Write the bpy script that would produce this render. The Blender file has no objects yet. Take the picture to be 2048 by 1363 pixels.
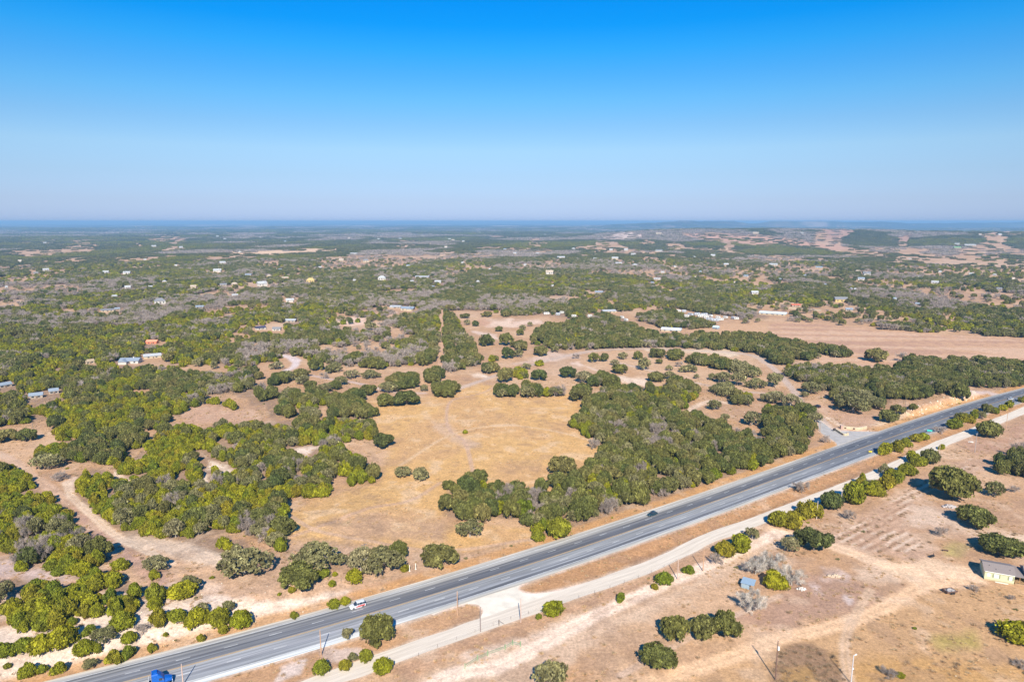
import bpy, bmesh, math, random
import numpy as np
from mathutils import Vector, Matrix
R_ = math.radians
rnd = random.Random(11)
rng = np.random.default_rng(7)
SC = bpy.context.scene
COL = SC.collection

# ------------------------------------------------------------------ camera, sky, sun, exposure
CAM_H = 118.0
FPX = 1365.0                                  # focal length in pixels of the 2048 px wide photograph
PITCH = math.atan((681.5 - 442.5) / FPX)
cd = bpy.data.cameras.new('camera')
cam = bpy.data.objects.new('camera', cd)
COL.objects.link(cam)
cam.location = (0, 0, CAM_H)
cam.rotation_euler = (math.pi / 2 - PITCH, 0, 0)
cd.sensor_width = 36.0
cd.lens = FPX / 2048 * 36.0
cd.clip_start = 1.0
cd.clip_end = 200000.0
SC.camera = cam

SUN_EL, SUN_AZ = R_(37), R_(3.5)
W = bpy.data.worlds.new('World')
SC.world = W
W.use_nodes = True
wn = W.node_tree
wn.nodes.clear()
sky = wn.nodes.new('ShaderNodeTexSky')
sky.sky_type = 'NISHITA'
sky.sun_disc = False
sky.sun_elevation = SUN_EL
sky.sun_rotation = math.pi - SUN_AZ
sky.air_density = 1.0
sky.dust_density = 0.4
sky.ozone_density = 2.2
# the photograph's richer blues: the sky graded by height above the horizon
SKY_GRADE = [(0.0057, (0.323, 0.43, 0.8338)), (0.0283, (0.3267, 0.4023, 0.6892)), (0.0631, (0.3557, 0.4346, 0.6207)), (0.0973, (0.3991, 0.4999, 0.6308)), (0.1307, (0.3222, 0.4929, 0.6464)), (0.1633, (0.2353, 0.5166, 0.7029)), (0.1949, (0.1502, 0.5025, 0.7559)), (0.2257, (0.0687, 0.5083, 0.8126)), (0.2553, (0.0157, 0.4727, 0.8519)), (0.284, (0.0093, 0.462, 0.8814))]
stc = wn.nodes.new('ShaderNodeTexCoord'); ssep = wn.nodes.new('ShaderNodeSeparateXYZ'); wn.links.new(stc.outputs['Generated'], ssep.inputs[0])
srp = wn.nodes.new('ShaderNodeValToRGB'); smr = wn.nodes.new('ShaderNodeMapRange'); smr.inputs[2].default_value = .4
wn.links.new(ssep.outputs['Z'], smr.inputs[0]); wn.links.new(smr.outputs[0], srp.inputs[0])
se = srp.color_ramp.elements
while len(se) < len(SKY_GRADE): se.new(.5)
for i, (z_, c_) in enumerate(SKY_GRADE):
    se[i].position = z_ / .4; se[i].color = (*c_, 1)
hsv = wn.nodes.new('ShaderNodeMix'); hsv.data_type = 'RGBA'; hsv.blend_type = 'MULTIPLY'; hsv.inputs[0].default_value = 1.0; hsv.clamp_result = False
wn.links.new(srp.outputs[0], hsv.inputs[7])
bg = wn.nodes.new('ShaderNodeBackground')
bg.inputs['Strength'].default_value = 0.112
wo = wn.nodes.new('ShaderNodeOutputWorld')
wn.links.new(sky.outputs[0], hsv.inputs[6])
wn.links.new(hsv.outputs[2], bg.inputs['Color'])
wn.links.new(bg.outputs[0], wo.inputs['Surface'])

sl = bpy.data.lights.new('sun', 'SUN')
sl.energy = 4.7
sl.angle = R_(0.5)
sl.color = (1.0, 0.93, 0.80)
sun = bpy.data.objects.new('sun', sl)
COL.objects.link(sun)
sun.location = (0, -100, 300)
sd = Vector((-math.sin(SUN_AZ) * math.cos(SUN_EL), math.cos(SUN_AZ) * math.cos(SUN_EL), -math.sin(SUN_EL)))
sun.rotation_euler = sd.to_track_quat('-Z', 'Y').to_euler()

vs = SC.view_settings
vs.view_transform = 'Standard'
vs.look = 'None'
vs.exposure = 0.77
vs.gamma = 1.0
vs.use_curve_mapping = False
HAZE_DENSITY = 8.8e-5

# ------------------------------------------------------------------ numeric helpers
_T = {}
def vnoise(x, y, seed=0):
    if seed not in _T:
        _T[seed] = np.random.default_rng(1000 + seed).random((256, 256))
    t = _T[seed]
    x = np.asarray(x, float); y = np.asarray(y, float)
    xi = np.floor(x).astype(np.int64); yi = np.floor(y).astype(np.int64)
    fx = x - xi; fy = y - yi
    fx = fx * fx * (3 - 2 * fx); fy = fy * fy * (3 - 2 * fy)
    a = t[xi & 255, yi & 255]; b = t[(xi + 1) & 255, yi & 255]
    c = t[xi & 255, (yi + 1) & 255]; d = t[(xi + 1) & 255, (yi + 1) & 255]
    return (a * (1 - fx) + b * fx) * (1 - fy) + (c * (1 - fx) + d * fx) * fy

def fbm(x, y, seed=0, o=4):
    s = 0; a = 0.5; n = 0
    for k in range(o):
        s = s + a * vnoise(x * 2 ** k + 17.3 * k, y * 2 ** k - 9.1 * k, seed + k)
        n += a; a *= 0.5
    return s / n

def sstep(a, b, x):
    t = np.clip((x - a) / (b - a), 0, 1)
    return t * t * (3 - 2 * t)

CP, SP = math.cos(PITCH), math.sin(PITCH)
def proj(x, y, z):
    """world point -> pixel of the photograph, and depth"""
    x = np.asarray(x, float); y = np.asarray(y, float); dz = np.asarray(z, float) - CAM_H
    dep = y * CP - dz * SP
    up = y * SP + dz * CP
    ok = dep > 1
    dd = np.where(ok, dep, 1.0)
    return np.where(ok, 1024 + FPX * x / dd, 1e7), np.where(ok, 681.5 - FPX * up / dd, 1e7), dep

def flat_pt(px, py, z=0.0):
    r = (px - 1024) / FPX; d = (py - 681.5) / FPX
    f = CP - d * SP; dn = SP + d * CP
    t = (CAM_H - z) / dn
    return r * t, f * t

# highway centreline, fitted in world space
_hp = [(281, 1354), (367, 1332), (450, 1309), (640, 1256), (840, 1198), (965, 1160), (1220, 1076), (1420, 1003), (1684, 910), (1800, 867), (1945, 820.5), (2048, 788)]
_hw = np.array([flat_pt(*p) for p in _hp])
_hc = np.polyfit(_hw[:, 0], _hw[:, 1], 3)
_x0, _x1 = _hw[0, 0], _hw[-1, 0]
def hwy_y(x):
    x = np.asarray(x, float)
    xc = np.clip(x, _x0, _x1)
    s = np.polyval(np.polyder(_hc), xc)
    return np.polyval(_hc, xc) + s * (x - xc)
def hwy_sd(x, y):
    """signed distance north (+) of the centreline, cheap"""
    x = np.asarray(x, float)
    s = np.polyval(np.polyder(_hc), np.clip(x, _x0, _x1))
    return (y - hwy_y(x)) / np.sqrt(1 + s * s)

def H(x, y):
    """terrain height"""
    x = np.asarray(x, float); y = np.asarray(y, float)
    r = np.hypot(x, y)
    a = sstep(620, 1500, r) * 7 + sstep(2500, 7000, r) * 16 + sstep(9000, 20000, r) * 18
    z = a * (fbm(x / 900, y / 900, 3, 4) - 0.5) * 2.0
    z = z - sstep(900, 3200, r) * 6 - sstep(2500, 9000, r) * 10
    fade = sstep(25, 90, np.abs(hwy_sd(x, y)))
    z = z * np.where(r < 2500, fade * 0.999 + 0.001, 1)
    # the ridge with fields on the right
    e = 4500 + 300 * np.sin(x / 700)
    prof = np.exp(-((y - e) / np.where(y < e, 900, 1500)) ** 2)
    rx = sstep(250, 1250, x) * (1 - 0.45 * sstep(3200, 6500, x))
    z = z + 62 * prof * rx * (0.86 + 0.28 * fbm(x / 420, y / 420, 12, 3))
    z = z + 22 * np.exp(-((x - 2000) / 700) ** 2 - ((y - 5000) / 700) ** 2)
    # hills on the skyline
    for hx, hy, hh, hr in ((3900, 15800, 112, 620), (5000, 16000, 138, 700), (6300, 16200, 142, 520), (7300, 16300, 128, 640), (8600, 16500, 118, 900), (3000, 15000, 80, 900), (10800, 17000, 105, 1500), (13200, 17500, 95, 1500), (-2500, 19000, 30, 2600)):
        z = z + hh * np.exp(-((x - hx) / hr) ** 2 - ((y - hy) / 900) ** 2)
    z = np.minimum(z, 124.0)
    # banks cut beside the highway
    s = hwy_sd(x, y)
    bl = sstep(-215, -165, x) * (1 - sstep(-70, -35, x))
    z = z + bl * 2.6 * sstep(12.5, 25, s) * (1 - sstep(60, 110, s)) * (0.8 + 0.4 * fbm(x / 6, y / 6, 21, 3))
    br = sstep(238, 252, x) * (1 - sstep(312, 330, x))
    z = z + br * 3.4 * sstep(12.5, 17.5, s) * (1 - sstep(45, 90, s)) * (0.8 + 0.4 * fbm(x / 5, y / 5, 22, 3))
    # shallow ditch south of the highway
    z = z - 0.5 * np.exp(-((s + 16.5) / 3.0) ** 2) * sstep(20, 60, x) * (r < 1500)
    return z

_TD = np.concatenate([np.linspace(100, 700, 500), np.geomspace(702, 60000, 900)])
def ground_px(px, py):
    """first point where the ray of a pixel meets the terrain"""
    px = np.atleast_1d(np.asarray(px, float)); py = np.atleast_1d(np.asarray(py, float))
    r = (px - 1024) / FPX; d = (py - 681.5) / FPX
    f = CP - d * SP; dn = SP + d * CP
    X = (r / f)[:, None] * _TD[None]; Y = np.broadcast_to(_TD[None], X.shape)
    Z = CAM_H - (dn / f)[:, None] * _TD[None]
    dif = Z - H(X, Y)
    hit = dif <= 0
    i = np.where(hit.any(1), hit.argmax(1), len(_TD) - 1); i = np.maximum(i, 1)
    k = np.arange(len(i))
    a = dif[k, i - 1]; b = dif[k, i]
    t = np.clip(a / np.where(np.abs(a - b) < 1e-9, 1, a - b), 0, 1)
    yy = _TD[i - 1] + t * (_TD[i] - _TD[i - 1])
    xx = (r / f) * yy
    return xx, yy, H(xx, yy)
def gp(px, py):
    x, y, z = ground_px(px, py)
    return float(x[0]), float(y[0]), float(z[0])

# pixel frames of the photograph in which the outlines below were noted down
FR = {0: (0, 0, 1.0), 1: (0, 780, .4277), 2: (512, 780, .4277), 3: (1024, 780, .4277), 4: (1536, 780, .4277),
      5: (0, 430, .2715), 6: (512, 430, .2715), 7: (1024, 430, .2715), 8: (1536, 430, .2715)}
def F(r, pts):
    ox, oy, s = FR[r]
    return [(ox + x * s, oy + y * s) for x, y in pts]

def poly_sd(P, x, y, margin=12.0):
    """signed distance in pixels, + inside; -1e3 far outside"""
    P = np.asarray(P, float)
    out = np.full(x.shape, -1e3)
    m = (x > P[:, 0].min() - margin) & (x < P[:, 0].max() + margin) & (y > P[:, 1].min() - margin) & (y < P[:, 1].max() + margin)
    if not m.any():
        return out
    X = x[m]; Y = y[m]
    ins = np.zeros(X.shape, bool); dm = np.full(X.shape, 1e9)
    n = len(P)
    for i in range(n):
        x1, y1 = P[i]; x2, y2 = P[(i + 1) % n]
        c = ((y1 > Y) != (y2 > Y)) & (X < (x2 - x1) * (Y - y1) / ((y2 - y1) if y2 != y1 else 1e-9) + x1)
        ins ^= c
        dx, dy = x2 - x1, y2 - y1
        t = np.clip(((X - x1) * dx + (Y - y1) * dy) / (dx * dx + dy * dy + 1e-9), 0, 1)
        dm = np.minimum(dm, np.hypot(X - x1 - t * dx, Y - y1 - t * dy))
    out[m] = np.where(ins, dm, -dm)
    return out

def line_d(L, x, y, margin=15.0):
    """distance in metres to a world polyline"""
    L = np.asarray(L, float)
    out = np.full(x.shape, 1e3)
    m = (x > L[:, 0].min() - margin) & (x < L[:, 0].max() + margin) & (y > L[:, 1].min() - margin) & (y < L[:, 1].max() + margin)
    if not m.any():
        return out
    X = x[m]; Y = y[m]; dm = np.full(X.shape, 1e9)
    for i in range(len(L) - 1):
        x1, y1 = L[i]; x2, y2 = L[i + 1]
        dx, dy = x2 - x1, y2 - y1
        t = np.clip(((X - x1) * dx + (Y - y1) * dy) / (dx * dx + dy * dy + 1e-9), 0, 1)
        dm = np.minimum(dm, np.hypot(X - x1 - t * dx, Y - y1 - t * dy))
    out[m] = dm
    return out

def smooth_line(pts, n=8):
    p = np.asarray(pts, float)
    p = np.vstack([2 * p[0] - p[1], p, 2 * p[-1] - p[-2]])
    out = []
    for i in range(1, len(p) - 2):
        for k in range(n):
            t = k / n
            out.append(0.5 * ((2 * p[i]) + (-p[i - 1] + p[i + 1]) * t + (2 * p[i - 1] - 5 * p[i] + 4 * p[i + 1] - p[i + 2]) * t * t + (-p[i - 1] + 3 * p[i] - 3 * p[i + 1] + p[i + 2]) * t ** 3))
    out.append(p[-2])
    return np.array(out)

def reflect(px, py):
    """beyond the frame the land goes on like its mirror image"""
    a = np.abs(px); a = np.where(a > 2048, np.abs(4096 - a), a)
    b = np.where(py > 1363, 2726 - py, py)
    return a, b

# ------------------------------------------------------------------ land cover, noted from the photograph
# woods: (frame, outline, {kind: share}, density, phrase)
J, O, P_, B_ = 'j', 'o', 'p', 'b'      # juniper, green oak, pale grey-green oak, bare tree
MIXJ = {J: .66, O: .1, P_: .14, B_: .10}
MIXO = {J: .14, O: .58, P_: .2, B_: .08}
MIXM = {J: .38, O: .27, P_: .2, B_: .15}
FOREST = F(0, [(-900, 380), (3000, 380), (3000, 600)]) + F(8, [(1886, 900), (1500, 885), (1020, 855), (680, 825), (640, 815), (370, 795), (240, 785), (0, 785)]) + \
    F(7, [(1720, 800), (1560, 790), (1450, 800), (1000, 690), (640, 730), (430, 760), (240, 730), (0, 745)]) + F(6, [(1700, 700), (1420, 700), (1358, 690), (1352, 1000), (1330, 1030), (1300, 1080), (1260, 1090), (940, 1130), (760, 1120), (620, 1110), (380, 1070), (350, 1040), (190, 1030), (160, 1080), (0, 1080)]) + \
    F(5, [(1886, 1300), (1490, 1335)]) + F(1, [(945, 30), (930, 60), (870, 95), (850, 125), (800, 120), (790, 150), (740, 185), (660, 185), (560, 180), (450, 180), (400, 190), (380, 215), (290, 235), (250, 200), (250, 170), (260, 135), (130, 150), (0, 170)]) + F(0, [(-900, 852)])
WOODS = [
    (1, [(-90, 345), (60, 345), (140, 380), (150, 430), (140, 470), (80, 480), (-90, 490)], MIXJ, 1, 'in the small left edge thicket'),
    (1, [(-90, 490), (120, 465), (230, 480), (330, 560), (345, 620), (420, 690), (440, 730), (510, 745), (530, 790), (495, 815), (440, 820), (400, 870), (350, 880), (330, 850), (280, 870), (250, 860), (240, 830), (180, 800), (110, 840), (70, 865), (50, 850), (90, 810), (80, 760), (-90, 740)], {J: .8, O: .05, P_: .05, B_: .1}, 1, 'in the left edge thicket'),
    (1, [(50, 890), (170, 880), (240, 900), (330, 905), (400, 880), (410, 830), (460, 810), (540, 850), (570, 900), (510, 930), (600, 900), (700, 920), (740, 920), (800, 960), (800, 1010), (740, 1025), (660, 1000), (600, 1050), (540, 1060), (500, 1070), (420, 1060), (360, 1050), (330, 1100), (270, 1115), (200, 1110), (120, 1130), (60, 1080), (50, 1000), (60, 940)], {J: .68, O: .05, P_: .14, B_: .13}, .95, 'in the lower left scrub'),
    (1, [(290, 240), (380, 230), (400, 200), (450, 185), (560, 180), (640, 180), (690, 215), (700, 235), (680, 260), (620, 285), (600, 320), (560, 350), (530, 350), (440, 340), (320, 330), (300, 320)], {J: .2, O: .6, P_: .2}, 1, 'in the grove above the left thicket'),
    (1, [(340, 450), (370, 400), (430, 365), (480, 370), (560, 410), (590, 440), (610, 455), (620, 430), (600, 400), (530, 375), (540, 345), (620, 320), (690, 260), (700, 230), (760, 190), (800, 160), (880, 155), (960, 180), (1000, 160), (1080, 150), (1240, 150), (1340, 140), (1330, 760), (1140, 665), (1060, 665), (1000, 680), (940, 690), (850, 740), (820, 700), (720, 700), (600, 690), (540, 640), (480, 620), (440, 570), (380, 520)], MIXJ, 1, 'in the thicket left of the field'),
    (2, [(-40, 150), (60, 150), (160, 140), (240, 125), (330, 130), (440, 125), (530, 150), (580, 200), (550, 230), (480, 230), (410, 245), (390, 260), (440, 285), (490, 300), (540, 350), (560, 390), (560, 430), (500, 440), (430, 435), (420, 405), (370, 400), (340, 410), (330, 460), (290, 500), (230, 505), (140, 505), (130, 540), (85, 580), (80, 610), (0, 632), (-60, 660), (-100, 600)], {J: .50, O: .26, P_: .16, B_: .08}, 1, 'in the thicket left of the field'),
    (1, [(835, 705), (880, 680), (1000, 690), (1060, 675), (1090, 700), (1140, 695), (1170, 735), (1120, 760), (1040, 780), (980, 775), (900, 750)], MIXJ, 1, 'along the lower edge of the big thicket'),
    (1, [(940, 30), (1010, 40), (1080, 50), (1120, 80), (1115, 98), (1060, 85), (1000, 65), (945, 60)], {J: 1}, 1, 'in the row beside the small bare clearing'),
    (1, [(1050, -20), (1240, -20), (1300, 60), (1197, 45), (1110, 30)], MIXM, 1, 'behind the small bare clearing'),
    (2, [(-30, 10), (100, 0), (230, 10), (350, 0), (360, 60), (300, 85), (180, 80), (180, 130), (60, 130), (50, 70), (-30, 70)], MIXO, 1, 'in the group beyond the left thicket'),
    (2, [(190, 85), (305, 85), (305, 130), (190, 130)], {P_: 1}, 1, 'in the group beyond the left thicket'),
    (2, [(330, 40), (400, 15), (480, 20), (550, 90), (550, 125), (440, 130), (330, 125)], {O: 1}, 1, 'in the dark oak clump left of the field'),
    (2, [(860, 480), (880, 420), (980, 390), (1060, 400), (1110, 450), (1130, 460), (1140, 590), (1100, 600), (1040, 620), (960, 610), (870, 580), (860, 540)], {O: .95, J: .05}, 1.2, 'in the clump below the field'),
    (3, [(-60, 455), (0, 450), (100, 455), (170, 420), (270, 400), (330, 380), (400, 330), (410, 280), (400, 225), (350, 235), (330, 180), (265, 180), (265, 150), (330, 105), (350, 60), (400, 20), (440, -15), (860, -15), (865, 40), (800, 70), (820, 110), (870, 120), (930, 130), (1000, 155), (1060, 180), (1110, 200), (1197, 250), (1290, 290), (1320, 330), (1230, 360), (1140, 380), (1060, 390), (980, 420), (880, 460), (780, 500), (680, 540), (600, 570), (520, 600), (450, 620), (400, 640), (330, 650), (280, 670), (200, 700), (140, 710), (100, 705), (100, 660), (60, 630), (45, 600), (-60, 600)], {J: .27, O: .47, P_: .16, B_: .10}, 1.05, 'in the wood above the highway'),
    (4, [(-10, 60), (60, 90), (120, 70), (180, 70), (240, 95), (235, 130), (215, 150), (215, 200), (170, 280), (130, 300), (90, 320), (30, 360), (-30, 370)], {J: .15, O: .55, P_: .2, B_: .1}, 1, 'in the wood beside the entrance drive'),
    (4, [(300, 20), (400, -10), (570, -10), (570, 60), (520, 80), (440, 105), (330, 100)], {O: .5, P_: .5}, .8, 'on the slope above the entrance walls'),
    (6, [(1386, 700), (1480, 740), (1530, 860), (1600, 960), (1665, 1060), (1650, 1110), (1440, 1155), (1386, 1150)], MIXO, .62, 'in the oak block right of the straight cut line'),
    (7, [(160, 860), (250, 810), (380, 790), (500, 760), (640, 720), (800, 760), (900, 810), (980, 850), (1100, 870), (1250, 870), (1240, 920), (1300, 870), (1500, 870), (1886, 880), (1886, 1040), (1800, 1020), (1700, 1010), (1650, 1000), (1300, 980), (1000, 980), (700, 990), (420, 990), (300, 1010), (260, 960), (160, 960)], MIXO, 1, 'behind the curving ranch road'),
    (7, [(1060, 710), (1200, 700), (1300, 740), (1440, 770), (1500, 790), (1480, 830), (1330, 840), (1250, 830), (1100, 830), (1000, 790), (930, 780), (900, 740)], MIXO, 1, 'in front of the trailer park'),
    (8, [(-10, 880), (150, 920), (270, 950), (380, 960), (385, 1040), (320, 1070), (200, 1060), (170, 1110), (60, 1100), (0, 1060), (-60, 1030)], {O: .85, P_: .15}, 1.1, 'in the oak belt beside the long pasture'),
    (8, [(100, 1150), (170, 1090), (330, 1100), (520, 1120), (640, 1110), (880, 1130), (900, 1200), (930, 1150), (960, 1080), (1050, 1040), (1200, 1050), (1380, 1060), (1560, 1050), (1700, 1070), (1960, 1080), (1960, 1250), (1700, 1280), (1450, 1260), (1400, 1300), (1200, 1310), (1180, 1363), (920, 1363), (870, 1310), (600, 1310), (400, 1290), (350, 1240), (110, 1210)], {O: .68, P_: .22, J: .06, B_: .04}, 1, 'in the wood below the long pasture'),
    (4, [(1065, 310), (1120, 290), (1240, 270), (1240, 400), (1120, 400), (1070, 380)], {O: .6, P_: .3, B_: .1}, 1, 'in the group at the right edge below the gravel road'),
]
# openings inside the woods (frame, outline)
CLEAR = [
    (1, [(820, 150), (860, 115), (900, 85), (940, 65), (1000, 68), (1060, 90), (1120, 100), (1140, 60), (1300, 50), (1300, 130), (1190, 145), (1080, 145), (1000, 155), (960, 175), (880, 150)]),
    (1, [(905, 275), (960, 285), (1000, 330), (1100, 365), (1090, 390), (990, 360), (970, 380), (975, 450), (960, 455), (950, 400), (970, 370), (930, 340)]),
    (1, [(850, 380), (870, 380), (860, 435), (840, 430)]), (1, [(600, 290), (640, 275), (685, 280), (670, 310), (625, 320)]),
    (1, [(1030, 240), (1055, 230), (1075, 265), (1040, 270)]), (1, [(490, 455), (530, 450), (535, 475), (500, 478)]), (1, [(655, 395), (680, 395), (680, 425), (660, 425)]),
    (1, [(740, 740), (840, 745), (1050, 785), (1020, 800), (850, 780)]), (1, [(930, 672), (1070, 660), (1120, 680), (1060, 672), (960, 690)]),
    (2, [(165, 268), (300, 258), (290, 275), (245, 325), (215, 310), (195, 290)]), (2, [(0, 70), (50, 75), (55, 110), (180, 140), (130, 155), (0, 150)]), (2, [(300, 85), (330, 90), (330, 130), (305, 130)]),
    (3, [(795, 115), (850, 65), (930, 40), (1000, 60), (930, 100), (880, 115)]),
    (5, [(430, 695), (700, 690), (880, 700), (900, 735), (760, 735), (450, 720)]), (5, [(1560, 925), (1690, 900), (1760, 820), (1900, 785), (1900, 900), (2000, 890), (2100, 820), (2130, 870), (1950, 890), (1886, 960), (1700, 945), (1570, 940)]),
    (5, [(1060, 915), (1170, 930), (1390, 940), (1380, 975), (1200, 970)]), (5, [(870, 1100), (890, 1040), (1220, 1025), (1240, 1100), (1360, 1100), (1690, 1110), (1900, 1120), (1886, 1145), (1500, 1170), (1400, 1160), (1100, 1125)]),
    (5, [(1490, 1325), (1600, 1330), (1886, 1290), (1886, 1363), (1500, 1345)]), (5, [(930, 1285), (1150, 1285), (1130, 1312), (960, 1310)]), (5, [(600, 1070), (700, 1070), (710, 1105), (610, 1105)]),
    (5, [(1580, 262), (2080, 262), (2080, 300), (1700, 295)]), (5, [(-20, 385), (320, 395), (340, 445), (200, 412), (-20, 402)]), (5, [(390, 540), (640, 545), (600, 585), (400, 570)]), (5, [(380, 250), (550, 254), (500, 266)]),
    (5, [(280, 178), (760, 178), (840, 192), (290, 192)]), (5, [(1440, 405), (1680, 405), (1660, 438), (1560, 434)]), (5, [(1830, 640), (1950, 650), (1900, 690)]), (5, [(100, 200), (330, 195), (500, 205), (120, 212)]), (5, [(1480, 295), (1640, 300), (1600, 345), (1500, 325)]),
    (6, [(0, 265), (350, 243), (670, 247), (660, 272), (0, 287)]), (6, [(440, 320), (900, 287), (1180, 297), (1390, 297), (1370, 320), (1180, 322), (900, 335), (560, 385), (440, 392)]), (6, [(185, 585), (330, 610), (310, 670), (175, 670)]),
    (6, [(490, 730), (640, 710), (850, 695), (900, 668), (1180, 670), (1200, 720), (1060, 745), (980, 770), (880, 860), (780, 875), (600, 840), (520, 800)]), (6, [(0, 790), (100, 775), (230, 800), (230, 850), (60, 885), (0, 860)]),
    (6, [(960, 815), (1060, 805), (1080, 880), (1180, 875), (1180, 900), (1080, 915), (990, 920), (970, 960), (880, 975), (790, 1005), (780, 990), (850, 955), (970, 900)]), (6, [(1430, 712), (1886, 700), (1886, 860), (1780, 960), (1840, 975), (1700, 1020), (1620, 1000), (1600, 900), (1530, 830), (1500, 760)]),
    (6, [(1400, 380), (1640, 370), (1620, 400), (1420, 405)]), (6, [(0, 330), (180, 345), (170, 385), (0, 380)]), (6, [(690, 1110), (790, 1110), (780, 1140), (690, 1135)]),
    (7, [(500, 620), (540, 598), (730, 618), (825, 650), (780, 668), (500, 642)]), (7, [(880, 690), (1050, 668), (1200, 688), (1400, 718), (1560, 738), (1720, 768), (1720, 800), (1560, 792), (1450, 775), (1300, 748), (1050, 745), (880, 722)]),
    (7, [(640, 170), (820, 120), (980, 125), (970, 165), (780, 182)]), (7, [(1240, 128), (1470, 126), (1900, 145), (1900, 235), (1700, 215), (1400, 188), (1280, 168)]), (7, [(300, 592), (440, 598), (430, 617), (310, 612)]), (7, [(950, 825), (1110, 825), (1260, 830), (1280, 870), (1000, 860)]),
    (7, [(930, 315), (1120, 320), (1340, 410), (1260, 410), (1100, 360), (960, 345)]), (7, [(0, 365), (280, 350), (270, 375), (100, 400), (0, 400)]), (7, [(1680, 410), (1900, 360), (1900, 420), (1760, 440)]), (7, [(270, 490), (430, 478), (420, 490), (290, 500)]), (7, [(620, 695), (780, 700), (780, 725), (620, 715)]),
    (8, [(0, 140), (100, 155), (430, 210), (700, 255), (800, 232), (1290, 248), (1290, 272), (1000, 282), (500, 262), (300, 232), (0, 217)]), (8, [(1250, 540), (1450, 512), (1560, 540), (1740, 570), (1730, 603), (1560, 603), (1350, 592), (1270, 572)]),
    (8, [(1270, 728), (1380, 722), (1400, 758), (1490, 780), (1300, 803)]), (8, [(840, 475), (1000, 472), (980, 507), (860, 512)]), (8, [(-10, 678), (160, 678), (400, 700), (240, 712), (120, 722), (-10, 700)]), (8, [(0, 358), (340, 368), (500, 380), (440, 440), (200, 430), (60, 440), (0, 400)]),
    (8, [(380, 632), (490, 628), (600, 640), (560, 652), (400, 652)]), (8, [(1100, 333), (1900, 328), (1900, 420), (1700, 410), (1400, 400), (1200, 360)]), (8, [(1700, 515), (1800, 510), (1870, 520), (1720, 530)]),
]
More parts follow.
